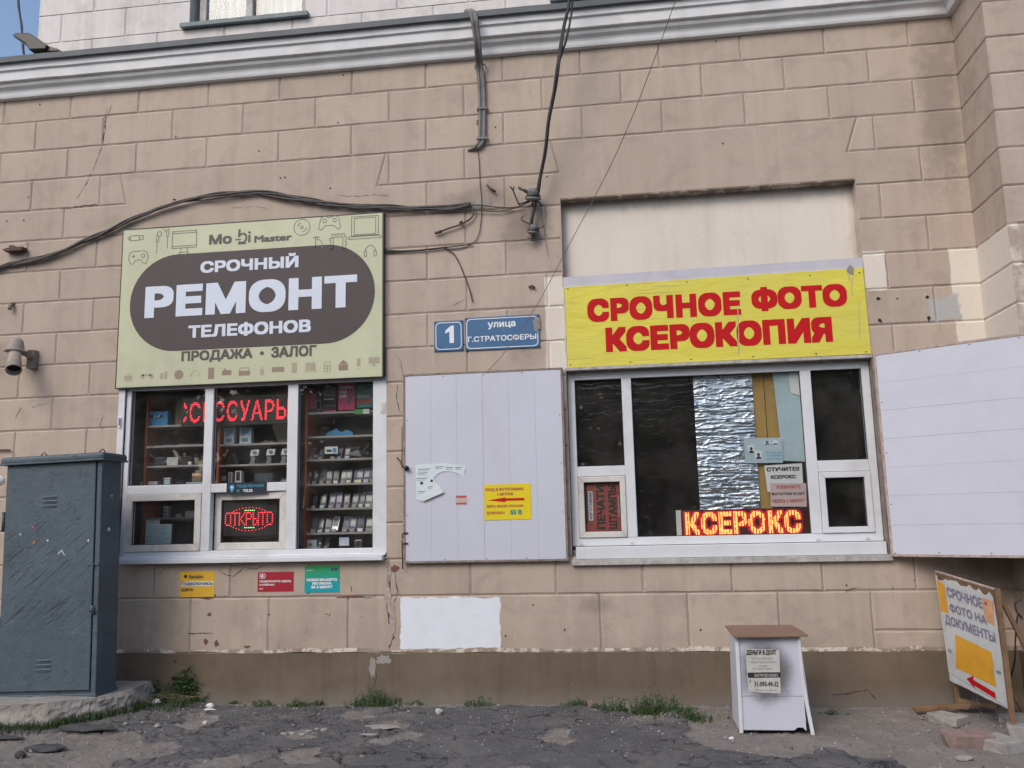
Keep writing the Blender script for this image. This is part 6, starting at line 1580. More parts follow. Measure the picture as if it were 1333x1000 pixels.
def insulator(p, s_, label):
    t = empty('insulator', p, label, 'insulator', 'insulators on the wall hook'); p = Vector(p)
    mb = MB(); lathe_axis(mb, p, (.1, -.3, .95), [(.001, .06 * s_), (.028 * s_, .055 * s_), (.038 * s_, .03 * s_), (.026 * s_, .012 * s_), (.05 * s_, 0), (.054 * s_, -.012 * s_), (.034 * s_, -.022 * s_), (.001, -.03 * s_)], 14); mb.build('porcelain', M['cable_grey'], t, smooth=True)
    MB().tube([(p.x, p.y, p.z - .02), (p.x - .01, p.y + .02, p.z - .06), (p.x, .01, p.z - .05)], .009, 6).build('hook', M['rust'], t, smooth=True)
    for k in range(3):
        MB().tube([(p.x + .045 * s_ * math.cos(R(a)), p.y + .045 * s_ * math.sin(R(a)), p.z + .004 * k + .006 * math.sin(R(a * 2 + k * 50)) - .004) for a in range(0, 361, 24)], .006, 5).build('binding_wire', M['cable'], t, smooth=True)
    return t
t = insulator((-0.669, -0.1, 4.19), 1.35, 'upper grey insulator wrapped in black wire, beside the recessed panel')
for p_ in ([(-0.71, -0.09, 4.162), (-0.751, -0.09, 4.151), (-0.791, -0.09, 4.14)], [(-0.791, -0.09, 4.133), (-0.823, -0.09, 4.212), (-0.842, -0.09, 4.269), (-0.868, -0.09, 4.306)], [(-0.842, -0.09, 4.269), (-0.834, -0.09, 4.304)], [(-0.708, -0.1, 4.221), (-0.754, -0.1, 4.259), (-0.787, -0.1, 4.275)], [(-0.631, -0.09, 4.156), (-0.592, -0.09, 4.112)]): MB().tube(smooth_path(p_, 3), .007, 5).build('wire_end', M['cable'], t, smooth=True)
MB().tube(smooth_path([(-0.7, -0.11, 4.223), (-0.726, -0.11, 4.253), (-0.759, -0.11, 4.262), (-0.792, -0.11, 4.286)], 3), .011, 6).build('wire_end', M['cable_dusty'], t, smooth=True)
t = insulator((-0.68, -0.06, 3.9), 1.0, 'lower small insulator tangled in wire under the upper one')
for p_ in ([(-0.692, -0.06, 3.957), (-0.732, -0.06, 3.98), (-0.778, -0.06, 4.011), (-0.764, -0.06, 4.045)], [(-0.659, -0.06, 3.934), (-0.62, -0.06, 3.924), (-0.586, -0.06, 3.942)], [(-0.681, -0.06, 3.88), (-0.662, -0.06, 3.837), (-0.689, -0.06, 3.818), (-0.728, -0.06, 3.848)], [(-0.673, -0.06, 3.921), (-0.691, -0.06, 3.991), (-0.683, -0.06, 4.046), (-0.655, -0.06, 4.114)]): MB().tube(smooth_path(p_, 3), .0065, 5).build('wire_end', M['cable_dusty'], t, smooth=True)
for i, (p_, l) in enumerate((([(-0.737, -0.02, 3.416), (-0.704, -0.02, 3.427), (-0.684, -0.02, 3.406)], 'small bent iron hook on the wall above the street name plate'), ([(-1.08, -0.03, 4.36), (-1.053, -0.03, 4.329), (-1.006, -0.03, 4.291)], 'small iron pin in a hole above the cut off cable'))):
    thing_mesh(MB().tube(p_, .010, 6), 'wall_hook', M['rust'], tuple(p_[0]), l, 'hook', smooth=True)
dc = smooth_path([(-7.035, 1.5, 8.363), (-6.97, 1.5, 7.746), (-6.904, 1.5, 7.389), (-6.848, 1.5, 7.037), (-6.811, 1.5, 6.789)], 4)
cable('cable', [(dc, .012), ([p + Vector((.012 * math.sin(i), 0, .0)) for i, p in enumerate(dc)], .008)], 'cable', 'dark cable hanging against the sky behind the street lamp head')

# ---------------------------------------------------------------- goods in the phone shop window
su = empty('shelf_unit', (-3.26, .3, 1.2), 'shelf unit with orange sides and grey shelves filling the phone shop window', 'shelf unit')
YB = .50
SHL = [(-4.246, 2.37)[1], (-4.237, 2.183)[1], (-4.229, 2.001)[1], 1.800]
SHM = [(-3.281, 2.176)[1], (-3.276, 1.99)[1], 1.800]
SHR = [(-2.497, 2.434)[1], (-2.495, 2.218)[1], (-2.493, 2.014)[1], (-2.491, 1.798)[1], (-2.489, 1.583)[1], (-2.487, 1.371)[1], 1.225]
for zs, a, b in ((SHL, -4.30, -3.67), (SHM, -3.60, -2.90), (SHR, -2.775, -2.06)):
    for z in zs:
        if a == -4.30 and z == SHL[0]: MB().box(a, -3.93, .2, YB, z - .018, z).build('shelf', M['shelf_grey'], su)
        else: MB().box(a, b, .2, YB, z - .018, z).build('shelf', M['shelf_grey'], su)
for a in (-4.325, -3.625, -2.80): MB().box(a, a + .022, .2, YB, 1.24, 2.66).build('side_panel', M['orange_wood'], su)
for a, b in ((-4.30, -3.63), (-3.60, -2.81), (-2.775, -2.04)): MB().box(a, b, YB, YB + .02, 1.24, 2.68).build('back_panel', M['backboard'], su)
MB().box(-2.055, -2.037, .2, YB, 1.24, 2.66).build('side_panel', M['orange_wood'], su)
MB().box(-4.30, -3.66, .2, .46, (-4.134, 1.533)[1] - .015, (-4.134, 1.533)[1]).build('shelf', M['shelf_grey'], su)

def phone_proto():
    t = empty('phone', (0, 0, 0), 'x', 'phone', 'used phones on the right hand shelves'); t.rotation_euler = (0, 0, 0)
    mb = MB(); fr = lambda u, v, d: (u, -.02 + v * .38 - d, v * .93)
    mb.prism(fr, [(-.026, .012), (.026, .012), (.028, .016), (.028, .132), (.026, .136), (-.026, .136), (-.028, .132), (-.028, .016)], -.010, 0); mb.build('body', M['dark'], t)
    MB().flat(fr, [(-.022, .052), (.022, .052), (.022, .124), (-.022, .124)], .001).build('screen', M['screen'], t)
    fr2 = lambda u, v, d: (u, -.035 + v * .3 - d, v)
    MB().prism(fr2, [(-.020, .001), (.020, .001), (.020, .026), (-.020, .026)], -.003, 0).build('price_tag', M['tag'], t)
    return t
base = phone_proto(); first = True
tints = [M['dark'], M['navy'], M['ink_grey'], M['dark'], M['purple'], M['silver']]
rows = [(SHR[2], [405,417,432,441,451], 'third shelf', .85), (SHR[3], [400,409,421,428,437,446,453,463,466,476,485], 'fourth shelf', 1.0), (SHR[4], [396,407,418,430,439,449,461,469,479,485], 'fifth shelf', 1.08), (SHR[5], [397,407,416,426,435,449,457,467,479,484], 'sixth shelf', 1.08), (SHR[6], [413,424], 'bottom shelf', .9)]
ROWX = [[-2.756, -2.67, -2.564, -2.5, -2.429], [-2.788, -2.724, -2.657, -2.597, -2.533, -2.463, -2.413, -2.343, -2.315, -2.252, -2.196], [-2.806, -2.728, -2.65, -2.566, -2.503, -2.433, -2.356, -2.293, -2.23, -2.182], [-2.796, -2.732, -2.669, -2.599, -2.536, -2.438, -2.375, -2.306, -2.23, -2.188], [-2.688, -2.611]]
look = ['black', 'blue black', 'grey', 'black', 'violet black', 'silver']
ordn = ['leftmost', 'second', 'third', 'fourth', 'fifth', 'sixth', 'seventh', 'eighth', 'ninth', 'tenth', 'eleventh']
r_ = random.Random(9)
for ri, (z, _x, nm, sc) in enumerate(rows):
    for i, x in enumerate(ROWX[ri]):
        if x > -2.09: x = -2.09
        k = r_.choice((0, 0, 1, 1, 2, 3, 4, 5))
        lab = '%s phone, %s from the left on the %s, right hand bay' % (look[k], ordn[i], nm)
        if i == 0: lab = '%s phone at the left end of the %s, right hand bay' % (look[k], nm)
        if first: p = base; p.location = (x, .27, z + .001); p['label'] = lab; first = False
        else: p = dup(base, (x, .27, z + .001), None, lab)
        s_ = sc * r_.uniform(.88, 1.06); p.scale = (s_ * r_.uniform(.9, 1.1), s_, s_); p.rotation_euler = (0, 0, r_.uniform(-.16, .16))
        for ch in p.children:
            if ch.name.startswith('body'):
                ch.data = ch.data.copy(); ch.data.materials[0] = tints[k]
            if ch.name.startswith('price_tag') and r_.random() < .25:
                ch.data = ch.data.copy(); ch.data.materials[0] = r_.choice([M['paper'], M['paper_blue'], M['green_cloth']])

def carton(name, x0, x1, z0, z1, mat, label, cat, y0=.24, dp=.06, deco=(), tilt=0.0, group=None):
    t = empty(name, ((x0 + x1) / 2, y0 + dp / 2, z0), label, cat, group)
    MB().box(x0, x1, y0, y0 + dp, z0 + .001, z1).build('carton', M[mat], t, bevel=.002)
    fr = WALL(y0)
    for nm, (a, b, c, d), m in deco:
        MB().flat(fr, [(x0 + (x1 - x0) * a, z0 + (z1 - z0) * b), (x0 + (x1 - x0) * c, z0 + (z1 - z0) * b), (x0 + (x1 - x0) * c, z0 + (z1 - z0) * d), (x0 + (x1 - x0) * a, z0 + (z1 - z0) * d)], .0012).build(nm, M[m], t)
    return t, fr
X0 = [-4.342, -4.135, -4.105, -3.97]
t, fr = carton('carton', X0[0], X0[1], SHL[0], SHL[0] + .135, 'blue_card', 'bright blue carton on the top left shelf', 'carton', deco=(('print_band', (.2, .55, .8, .75), 'navy'),))
txt('2.0', fr, (X0[0] + .07, SHL[0] + .08, X0[0] + .13, SHL[0] + .098), M['white_paint'], t, .03, .002)
carton('carton', X0[2] + .01, -3.90, SHL[0], SHL[0] + .235, 'cardboard', 'tall plain brown cardboard box beside the blue carton', 'carton', .30, .12)
G1 = 'small goods on the left hand shelves'
def lump(name, x, z, w_, h_, mat, label, cat, y=.26, d_=.05, n_=8, group=G1, seed=1):
    rr = random.Random(seed); P_ = [(x - w_ / 2 + w_ * i / n_, z + h_ * rr.uniform(.45, 1.0) * math.sin(PI * (i + .5) / (n_ + 1)) ** .35) for i in range(n_ + 1)]
    return thing_mesh(MB().prism(WALL(y), [(x + w_ / 2, z + .001), ] + P_[::-1] + [(x - w_ / 2, z + .001)], -d_, 0), name, M[mat], (x, y, z), label, cat, group, bevel=.003)
XS = [-4.329, -4.261, -4.074, -3.992, -3.924, -3.798]
lump('tablet', XS[1] + .08, SHL[1], .19, .016, 'blue_enamel', 'flat dark blue tablet lying on the second left shelf', 'tablet', seed=2)
lump('charger', XS[3], SHL[1], .10, .020, 'cardboard', 'brownish charger lying mid second left shelf', 'charger', seed=3)
lump('charger', XS[5] - .10, SHL[1], .11, .026, 'dark', 'black charger lump right of the brownish one', 'charger', seed=4)
# steering wheel controller
sw = empty('steering_wheel', (-4.13, .26, SHL[2]), 'dark toy steering wheel controller standing on the third left shelf', 'controller', G1)
c_ = (-4.298, 0.26, 2.102); mb = MB()
mb.tube([(c_[0] + .055 * math.cos(R(a)), .26, c_[2] + .055 * math.sin(R(a))) for a in range(0, 361, 20)], .008, 6); mb.tube([(c_[0] + .03 * math.cos(R(a)), .262, c_[2] + .03 * math.sin(R(a))) for a in range(0, 361, 30)], .009, 6); mb.build('rim', M['dark'], sw, smooth=True)
mb = MB()
for a in (90, 210, 330): mb.tube([(c_[0], .26, c_[2]), (c_[0] + .055 * math.cos(R(a)), .26, c_[2] + .055 * math.sin(R(a)))], .006, 5)
mb.build('spokes', M['shelf_grey'], sw); MB().box(c_[0] + .02, c_[0] + .15, .25, .31, SHL[2] + .001, SHL[2] + .085).build('pedal_box', M['navy'], sw, bevel=.01)
XB = [-4.127, -4.019, -4.008, -3.885, -3.904, -3.874]
carton('small_box', XB[0], XB[1], SHL[2], SHL[2] + .075, 'paper_grey', 'small white box on the third left shelf', 'box')
carton('speaker', XB[2], XB[3], SHL[2], SHL[2] + .082, 'dark', 'small black speaker next to the white box', 'speaker')
carton('charger_cube', XB[4], XB[5], SHL[2], SHL[2] + .028, 'paper', 'tiny white charger cube in front of the black speaker', 'charger', y0=.21, dp=.02)
XB = [-4.381, -4.209, -4.164, -4.067, -3.934, -3.772, -3.875, -3.786]
carton('router', XB[0], XB[1], SHL[3], SHL[3] + .062, 'paper_grey', 'flat grey white router box on the bottom left shelf', 'router box')
t, fr = carton('camera_box', XB[2], XB[3], SHL[3], SHL[3] + .095, 'navy', 'dark blue camera box with a bright label on the bottom left shelf', 'box', deco=(('label_print', (.2, .25, .8, .8), 'paper_blue'), ('label_band', (.2, .85, .8, .95), 'paper')))
lump('headphones', (XB[3] + XB[4]) / 2, SHL[3], .09, .09, 'dark', 'black coiled headphones between two boxes on the bottom left shelf', 'headphones', seed=6)
carton('magazine', XB[4], XB[5], SHL[3], SHL[3] + .045, 'paper_blue', 'pale turquoise pack at the right end of the bottom left shelf', 'pack')
carton('gift_box', XB[6], XB[7], SHL[3] + .048, SHL[3] + .125, 'cardboard', 'small brown box with gold lid above the turquoise pack', 'box', deco=(('lid_band', (0, .65, 1, 1), 'orange_pale'),))
# lower left
zl = (-4.134, 1.533)[1]
XB = [-4.377, -4.163, -4.355, -4.17, -4.34, -4.046]
frm = empty('document', (-4.13, .16, 1.29), 'sheet with a printed timetable leaning behind the lower left sash', 'document')
MB().fbox(WALL(.15), -4.250, -4.005, 1.29, 1.475, -.003, 0).build('sheet', M['paper_blue'], frm)
MB().fbox(WALL(.17), -4.265, -4.13, 1.29, 1.515, -.003, 0).build('sheet', M['paper_grey'], frm)
mb = MB()
for j in range(9): mb.ribbon(WALL(.15), [(-4.235, 1.455 - j * .017), (-4.03 - (j % 3) * .02, 1.455 - j * .017)], .004, .001)
mb.build('print', M['ink_grey'], frm, kind='stuff')
mb = MB(); mb.fbox(WALL(.15), -4.005, -3.985, 1.29, 1.475, -.003, 0); mb.build('edge_strip', M['ink'], frm)
XB = [-4.368, -4.308, -4.137, -4.1, -4.034, -4.012, -3.931, -3.835]
lump('ball_toy', XB[1] + .02, zl, .09, .07, 'orange_wood', 'reddish round knob on the small shelf behind the lower left sash', 'ornament', seed=7)
carton('cable_pack', XB[2], XB[3], zl, zl + .10, 'paper_grey', 'narrow white cable pack standing behind the lower left sash', 'pack', deco=(('stripe', (.2, .1, .8, .2), 'ink'), ('stripe', (.2, .4, .8, .5), 'ink'), ('stripe', (.2, .7, .8, .8), 'ink')))
lump('adapter', XB[4] + .02, zl, .04, .04, 'paper_pink', 'tiny pale adapter behind the lower left sash', 'adapter', seed=8)
carton('white_pack', XB[6], XB[7], zl, zl + .055, 'paper_grey', 'white pack at the right on the small lower shelf', 'pack')
# middle bay
XM = [-3.585, -3.485, -3.434, -3.324]
for j, lab in ((0, 'left of the two silver blue phone packs under the red display'), (2, 'right of the two silver blue phone packs under the red display')):
    carton('blister_pack', XM[j], XM[j + 1], SHM[0], SHM[0] + .150, 'paper_blue', lab, 'pack', deco=(('print_patch', (.15, .6, .8, .85), 'ink_blue'), ('red_patch', (.1, .5, .5, .6), 'ink_red'), ('print_patch', (.2, .12, .75, .35), 'ink_grey')), group='blister packs')
lump('sunglasses', (-3.176, 2.19)[0], SHM[0], .15, .03, 'wood', 'brown folded case lying right of the phone packs', 'case', seed=9)
# cloth hung behind
mb = MB(); a_ = [(-3.212, 2.375), (-3.019, 2.383), (-3.014, 2.127), (-3.133, 2.167)]
mb.prism(WALL(.42), [(a_[0][0], a_[0][1]), (a_[3][0], a_[3][1]), (a_[2][0], a_[2][1]), (a_[1][0], a_[1][1])], -.01, 0)
thing_mesh(mb, 'cloth', M['paper_grey'], (a_[3][0], .42, a_[3][1]), 'grey cloth hanging at the back of the middle bay', 'cloth')
lump('game_pad', (-3.506, 2.027)[0], SHM[1], .12, .125, 'dark', 'black game controller standing in the middle bay', 'controller', seed=10)
WX = [-3.295, -3.143, -2.984]
for i, (x, lab) in enumerate(zip(WX, ('left silver wristwatch stand in the middle bay', 'centre silver wristwatch stand in the middle bay', 'right silver wristwatch stand in the middle bay, partly behind the mullion'))):
    if i == 2: x -= .02
    t = empty('watch_stand', (x, .25, SHM[1]), lab, 'watch stand', 'wristwatch stands')
    pts = [(-.035, .0), (-.015, .075), (.0, .125)]
    mb = MB(); fr = lambda u, v, d, x=x: (x + u, .25 - d, SHM[1] + .001 + v)
    mb.prism(fr, [(-.045, 0), (.005, 0), (.012, .05), (.002, .09), (-.035, .075), (-.03, .04)], -.03, 0); mb.build('stand', M['silver'], t, bevel=.002)
    MB().prism(fr, [(-.03, .075), (.045, .075), (.055, .128), (-.018, .128)], .001, .02).build('card', M['pvc'], t)
    MB().prism(fr, ell(.014, .104, .018, .016, 12), .021, .028).build('watch', M['ink_grey'], t)
XM = [-3.597, -3.546, -3.531, -3.495, -3.466, -3.407, -3.284, -3.104, -3.039, -2.96]
carton('slim_box', XM[0], XM[1], SHM[2], SHM[2] + .10, 'navy', 'slim dark blue box at the left of the middle bay floor', 'box', deco=(('label_print', (.1, .5, .9, .9), 'ink_grey'),))
carton('cable_box', XM[2], XM[3], SHM[2], SHM[2] + .125, 'paper_pink', 'narrow upright white box with a dark stripe in the middle bay', 'box', deco=(('stripe', (.35, .1, .65, .95), 'ink'),))
carton('earphone_box', XM[4], XM[5], SHM[2] + .03, SHM[2] + .135, 'paper', 'white framed earphone box in the middle bay', 'box', deco=(('window', (.2, .15, .8, .9), 'ink'),))
carton('tablet', XM[6], XM[7], SHM[2] + .025, SHM[2] + .105, 'dark', 'tablet with a pale grey screen standing in the middle bay', 'tablet', dp=.012, deco=(('screen', (.05, .08, .95, .92), 'screen'),))
lump('mouse', XM[8] + .03, SHM[2], .07, .08, 'silver', 'grey striped computer mouse in the middle bay', 'mouse', seed=12)
carton('document_box', -3.27, -3.09, 1.255, 1.33, 'room', 'grey box dimly seen under the open sign', 'box', y0=.2)
# right bay: phone brochures and boxes on the top shelf
z = SHR[0]
XR = [-2.793, -2.663, -2.656, -2.527, -2.505, -2.348, -2.341, -2.192]
carton('phone_box', XR[0], XR[1], z, z + .20, 'navy', 'dark phone box with a magenta panel, left on the top right shelf', 'phone box', deco=(('magenta_panel', (.08, .2, .5, .85), 'magenta'), ('phone_print', (.58, .12, .95, .6), 'ink_grey'), ('phone_print', (.62, .16, .9, .5), 'paper_blue')), group='phone boxes on the top right shelf')
carton('phone_box', XR[2], XR[3], z, z + .255, 'ink', 'dark phone box with grey print, second on the top right shelf', 'phone box', deco=(('grey_print', (.1, .55, .9, .92), 'ink_grey'), ('text_band', (.08, .44, .85, .50), 'paper_pink'), ('text_band', (.08, .22, .85, .25), 'ink_grey'), ('foot_band', (.05, .0, .98, .07), 'magenta')), group='phone boxes on the top right shelf')
t, fr = carton('tariff_box', XR[4], XR[5], z + .01, z + .265, 'magenta', 'pink red box with large white letters on the top right shelf', 'box', y0=.22)
w_ = XR[5] - XR[4]
for s_, a, b, c in (('ТАРИ', .20, .232, .88), ('ФИ', .160, .192, .52), ('ЩЕ', .120, .152, .52)): txt(s_, fr, (XR[4] + .08 * w_, z + a, XR[4] + c * w_, z + b), M['white_paint'], t, .06, .002)
MB().flat(fr, [(XR[4] + .55 * w_, z + .07), (XR[4] + .65 * w_, z + .06), (XR[4] + .84 * w_, z + .125), (XR[4] + .74 * w_, z + .145)], .0015).build('phone_print', M['purple'], t)
carton('teal_box', XR[6], XR[7], z + .03, z + .24, 'teal', 'teal box with a pink band at the right of the top right shelf', 'box', deco=(('band', (.05, .45, .85, .53), 'paper_blue'), ('pink_band', (.05, .15, .95, .38), 'ink_red'), ('corner_mark', (.55, .82, .9, .92), 'navy')))
carton('price_strip', XR[6], XR[7] - .01, z - .035, z + .012, 'green_card', 'green and white price strip hanging below the teal box', 'price strip', y0=.19, dp=.004, deco=(('white_half', (.55, .05, .98, .95), 'paper'),))
# second shelf and the bottom one
lump('blue_bag', (-2.53, 2.264)[0], SHR[1], .26, .085, 'ink_blue', 'faint bluish bag on the second right hand shelf', 'bag', y=.34, seed=14)
XK = [-2.628, -2.507]
carton('cassette', XK[0], XK[1], SHR[2] + .045, SHR[2] + .11, 'paper', 'white cassette like pack lying on top of the phones', 'pack', y0=.23, dp=.012, deco=(('print_patch', (.15, .3, .55, .6), 'ink'), ('print_patch', (.62, .2, .9, .8), 'ink_blue')))
kb = empty('keyboard_parts', ((-2.287, 2.011)[0], .26, SHR[2]), 'heap of black and silver flip phones on the third right hand shelf', 'phone heap')
r_ = random.Random(21); x_ = (-2.287, 2.011)[0]
for i in range(9):
    a = r_.uniform(-.5, .9); cx_ = x_ + r_.uniform(-.09, .07); cz_ = SHR[2] + .03 + r_.uniform(0, .065) * (1 if i > 3 else .4); l_ = .045
    c1, s1 = math.cos(a) * l_, math.sin(a) * l_
    MB().prism(WALL(.24 + .01 * i % .05), [(cx_ - c1 + s1 * .25, cz_ - s1 - c1 * .25), (cx_ + c1 + s1 * .25, cz_ + s1 - c1 * .25), (cx_ + c1 - s1 * .25, cz_ + s1 + c1 * .25), (cx_ - c1 - s1 * .25, cz_ - s1 + c1 * .25)], -.012, 0).build('flip_phone', M[['dark', 'silver', 'dark', 'ink_grey'][i % 4]], kb)
XL_ = [-2.801, -2.695, -2.493, -2.395, -2.347, -2.284]
z = SHR[6]
carton('white_box', XL_[0], XL_[1], z + .01, z + .085, 'paper', 'white printed card on the bottom right hand shelf, at the left', 'card', dp=.01, deco=(('print_patch', (.3, .3, .6, .6), 'ink_grey'),))
carton('white_tablet', XL_[2], XL_[3], z + .02, z + .105, 'navy', 'small tablet with a pale screen on the bottom right hand shelf', 'tablet', dp=.01, deco=(('screen', (.05, .1, .95, .95), 'pale_blue_print'),))
carton('small_device', XL_[4], XL_[5], z, z + .075, 'silver', 'tiny silver framed device on the bottom right hand shelf', 'device', dp=.01, deco=(('screen', (.12, .25, .88, .92), 'ink'),))

# ---------------------------------------------------------------- weeds, litter, stones
def weed(x, y, w_, h_, nb, seed, label, leafy=.5, cat='weed', name='weed', droop=.5, group='weeds at the foot of the wall'):
    w_ *= 1.15; h_ *= 1.2; nb = int(nb * 1.1)
    q = random.Random(seed); z0 = gz(x, y) - .01; t = empty(name, (x, y, z0), label, cat, group)
    mb = MB(); lf = MB()
    for i in range(nb):
        bx_ = x + q.gauss(0, w_ * .34); by_ = y + q.gauss(0, min(w_ * .2, .05)); by_ = min(by_, -.025); hh = h_ * q.uniform(.3, 1.0) * max(.35, 1 - abs(bx_ - x) / w_)
        a = q.uniform(0, 6.28); ln_ = hh * q.uniform(.2, .8) * droop; dx_, dy_ = math.cos(a) * ln_, math.sin(a) * ln_ * .6
        zz = gz(bx_, by_) - .01; wd = q.uniform(.0022, .0045); px_, py_ = -math.sin(a), math.cos(a); vs = []
        if q.random() < .6: px_, py_ = 1, .2
        for k in range(5):
            s_ = k / 4; ww = wd * (1 - s_) + .0004
            X_, Y_, Z_ = bx_ + dx_ * s_ ** 1.6, min(by_ + dy_ * s_ ** 1.6, -.022), zz + hh * (s_ - .25 * s_ * s_ * droop)
            vs += [(X_ - px_ * ww, Y_ - py_ * ww, Z_), (X_ + px_ * ww, Y_ + py_ * ww, Z_)]
            if q.random() < leafy and k > 0:
                for _ in range(3):
                    b = q.uniform(0, 6.28); L_ = q.uniform(.010, .022) * (1.7 if leafy > .6 else 1); d_ = Vector((math.cos(b), math.sin(b) * .7, q.uniform(-.3, .7))).normalized(); sd_ = d_.cross(Vector((q.uniform(-.3, .3), q.uniform(-1, 0), .8))).normalized()
                    p_ = Vector((X_, Y_, Z_)); m_ = p_ + d_ * L_ * .5
                    e_ = p_ + d_ * L_
                    for v_ in (m_, e_): v_.y = min(v_.y, -.021)
                    lf.add([p_, m_ + sd_ * L_ * .28, e_, m_ - sd_ * L_ * .28], [(0, 1, 2, 3)])
        mb.add(vs, [(2 * k, 2 * k + 1, 2 * k + 3, 2 * k + 2) for k in range(4)])
    mb.build('blades', M['grass'], t, kind='stuff')
    if lf.v: lf.build('leaves', M['grass'], t, kind='stuff')
    return t
for i, (px_, w_, h_, nb, lab, lfy) in enumerate((
    ((-3.752, 0.127), .20, .33, 110, 'tallest leafy weed under the yellow sticker', .75),
    ((-4.03, 0.186), .20, .16, 70, 'low leafy weed next to the concrete slab', .7),
    ((-3.296, -0.018), .10, .05, 20, 'tiny tuft just right of the tallest weed', .3),
    ((-2.991, -0.101), .22, .06, 40, 'thin low tuft under the teal sticker', .4),
    ((-2.711, -0.094), .16, .08, 36, 'low tuft under the right part of the phone shop window', .4),
    ((-2.567, -0.062), .14, .07, 26, 'short tuft left of the plinth crack', .4),
    ((-2.067, -0.109), .26, .19, 130, 'bushy grassy weed under the plinth crack', .35),
    ((-1.747, -0.044), .14, .05, 26, 'small sprig right of the bushy weed', .3),
    ((-1.213, -0.145), .22, .09, 55, 'low tuft under the white painted rectangle', .4),
    ((-0.439, -0.1), .20, .07, 60, 'low tuft at the left end of the long weed row', .4),
    ((-0.138, -0.28), .22, .12, 60, 'feathery tuft in the middle of the weed row', .5),
    ((0.149, -0.324), .34, .18, 140, 'broad bushy weed in the row left of the white box', .5),
    ((0.418, -0.514), .22, .10, 80, 'dense tuft nearest the white box', .45),
    ((1.462, -0.239), .10, .07, 16, 'single dark sprig right of the white box', .4))):
    weed(px_[0], min(px_[1], -.03), w_, h_, nb, 30 + i, lab, lfy)
# turf creeping over the slab edge
q = random.Random(77); mb = MB()
for i in range(5200):
    u = q.random()
    if u < .55: x = q.uniform(-6.6, -4.25); y = -1.06 + q.gauss(0, .045)
    elif u < .9:
        s_ = q.random(); x = -4.25 + .35 * s_ + q.gauss(0, .05); y = -.98 + .60 * s_ + q.gauss(0, .06)
    else: x = q.uniform(-3.98, -3.55); y = q.uniform(-.5, -.04)
    h_ = q.uniform(.02, .065) * (1.3 if u > .55 else 1); a = q.uniform(0, 6.28); z = gz(x, y) - .008; w_ = q.uniform(.0018, .0035); l_ = h_ * q.uniform(.2, .9); px_, py_ = -math.sin(a) * w_, math.cos(a) * w_
    mb.add([(x - px_, y - py_, z), (x + px_, y + py_, z), (x + px_ * .7 + math.cos(a) * l_ * .4, y + py_ * .7 + math.sin(a) * l_ * .4, z + h_ * .7), (x - px_ * .7 + math.cos(a) * l_ * .4, y - py_ * .7 + math.sin(a) * l_ * .4, z + h_ * .7), (x + math.cos(a) * l_, y + math.sin(a) * l_, z + h_)], [(0, 1, 2, 3), (3, 2, 4)])
mb.build('grass', M['grass'], None, 'short grass creeping along the edge of the concrete slab', 'grass', kind='stuff')
mb = MB()
for i in range(40):
    x = q.uniform(-4.0, -3.6); y = q.uniform(-.35, -.05); a = q.uniform(-.6, .6); l_ = q.uniform(.08, .2)
    mb.tube([(x, y, .05), (x + l_ * .5, y - .02, .05 + l_ * .25), (x + l_, y + a * .1, .03 + l_ * .3)], .0014, 3, cap=False)
mb.build('dry_stalks', M['dry'], None, 'dry grass stalks leaning beside the slab', 'dry grass', kind='stuff')

def stone(x, y, sx, sy, sz, mat, label, seed, cat='stone', name='stone', rot=0.0, z=None, cutcorner=.25, group=None, box=False):
    q = np.random.default_rng(seed); z = gz(x, y) - sz * .08 if z is None else z
    if box:
        vs = np.array([(a, b, c) for a in (-1, 1) for b in (-1, 1) for c in (0, 2)], float)
        vs += q.uniform(-.16, .16, vs.shape); F2_ = [(0, 1, 3, 2), (4, 6, 7, 5), (0, 4, 5, 1), (2, 3, 7, 6), (0, 2, 6, 4), (1, 5, 7, 3)]
    else:
        vs = []; F2_ = []; nr, ns = 5, 9
        for i in range(nr + 1):
            for k in range(ns):
                t_ = PI * i / nr; rr = q.uniform(.8, 1.15); vs.append((math.sin(t_) * math.cos(6.283 * k / ns) * rr, math.sin(t_) * math.sin(6.283 * k / ns) * rr, 1 - math.cos(t_) * rr))
        F2_ = [(i * ns + k, i * ns + (k + 1) % ns, (i + 1) * ns + (k + 1) % ns, (i + 1) * ns + k) for i in range(nr) for k in range(ns)]
        vs = np.array(vs)
    vs = vs * [sx / 2, sy / 2, sz / 2]; c1, s1 = math.cos(rot), math.sin(rot)
    me_ = MB(); me_.add([(v[0] * c1 - v[1] * s1, v[0] * s1 + v[1] * c1, v[2]) for v in vs], F2_)
    o = me_.build(name, M[mat], None, label, cat, group, bevel=(min(sx, sy, sz) * .12 if box else 0)); o.location = (x, y, z); return o
def at(g_, *a, **k): return stone(g_[0], g_[1], *a, **k)
at((2.084, -1.148), .27, .15, .10, 'brickstone', 'broken pinkish brick in front of the street board', 1, box=True, cat='brick', name='brick', rot=.05)
at((2.252, -1.214), .19, .22, .075, 'stone', 'pale grey block just right of the pinkish brick', 2, box=True, cat='stone block', name='stone_block', rot=.5)
at((2.168, -0.532), .14, .22, .07, 'stone', 'grey slab fragment leaning by the plank', 3, box=True, cat='stone block', name='stone_block', rot=.6)
at((2.465, -0.944), .13, .15, .09, 'stone', 'pale rubble lump at the right edge', 4, box=True, cat='stone block', name='stone_block', rot=-.3)
at((2.621, -0.518), .20, .10, .06, 'stone', 'flat grey rubble at the foot of the pier', 5, box=True, cat='stone block', name='stone_block', rot=.2)
at((1.936, -1.451), .12, .07, .035, 'stone', 'small flat stone below the pinkish brick', 6)
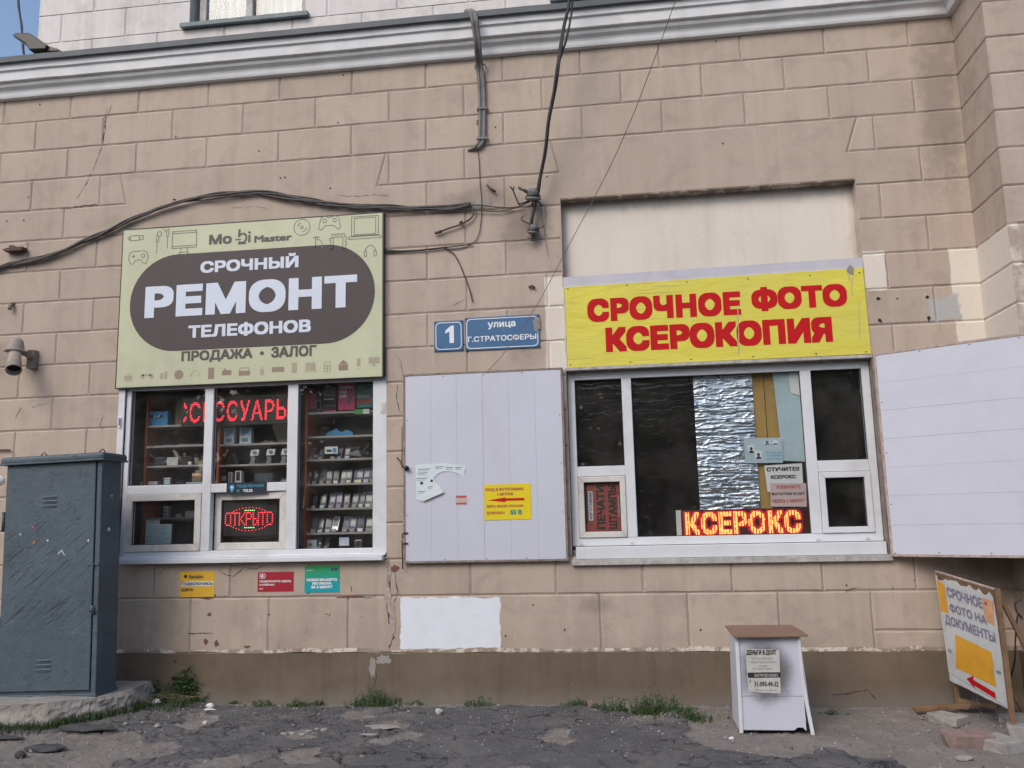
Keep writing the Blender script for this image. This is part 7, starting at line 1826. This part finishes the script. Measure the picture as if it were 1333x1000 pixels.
at((-1.463, -0.445), .065, .05, .042, 'paper_grey', 'pale rounded stone on the asphalt in the middle', 7)
at((-0.32, -0.232), .055, .045, .06, 'brickstone', 'upright pebble in front of the weed row', 8)
at((0.639, -1.032), .035, .025, .02, 'white_trash', 'white chip at the left foot of the box', 9)
at((-4.008, -1.646), .075, .06, .055, 'stone_dark', 'black asphalt lump at the lower left', 10)
at((-4.031, -1.495), .06, .05, .035, 'stone', 'pale stone near the black lump', 11)
at((-3.952, -1.472), .30, .14, .05, 'stone_dark', 'flat dark asphalt fragment in front of the slab', 12)
at((-3.941, -1.051), .45, .14, .05, 'stone_dark', 'long dark asphalt fragment at the edge of the grass', 13)
at((-4.411, -1.244), .25, .08, .03, 'stone_dark', 'thin dark fragment at the far left edge', 14)
at((-3.451, -0.943), .05, .04, .035, 'stone', 'small stone on the broken asphalt edge', 15)
at((-3.196, -0.721), .05, .04, .03, 'paper_grey', 'light stone in the sandy hole', 16)
at((-3.734, -0.883), .035, .03, .025, 'stone', 'small pebble beside the grass edge', 17)
r_ = random.Random(50)
for i in range(9):
    at(((-2.313, -1.015)[0] + r_.uniform(-.16, .16), (-2.313, -1.015)[1] + r_.uniform(-.05, .05)), r_.uniform(.03, .06), .03, .022, 'stone', 'small pale rubble piece in the asphalt pothole', 60 + i, group='rubble in the pothole', cat='rubble', name='rubble')
for i, (p_, lab) in enumerate((((-3.851, -0.265), 'crumpled white litter beside the low weed'), ((-3.353, -0.336), 'crumpled white litter near the tallest weed'))):
    at(p_, .07, .05, .045, 'white_trash', lab, 90 + i, cat='litter', name='litter')
at((-3.325, -0.39), .10, .03, .012, 'white_trash', 'flat white paper scrap under the crumpled litter', 93, cat='litter', name='litter')
at((-1.805, -0.842), .30, .14, .02, 'slab', 'flat pale mortar spill on the asphalt', 95, cat='mortar spill', name='mortar_spill', z=gz(*(-1.805, -0.842)) - .006)
at((-1.811, -1.104), .14, .05, .014, 'slab', 'small second mortar spill below the flat one', 96, cat='mortar spill', name='mortar_spill')
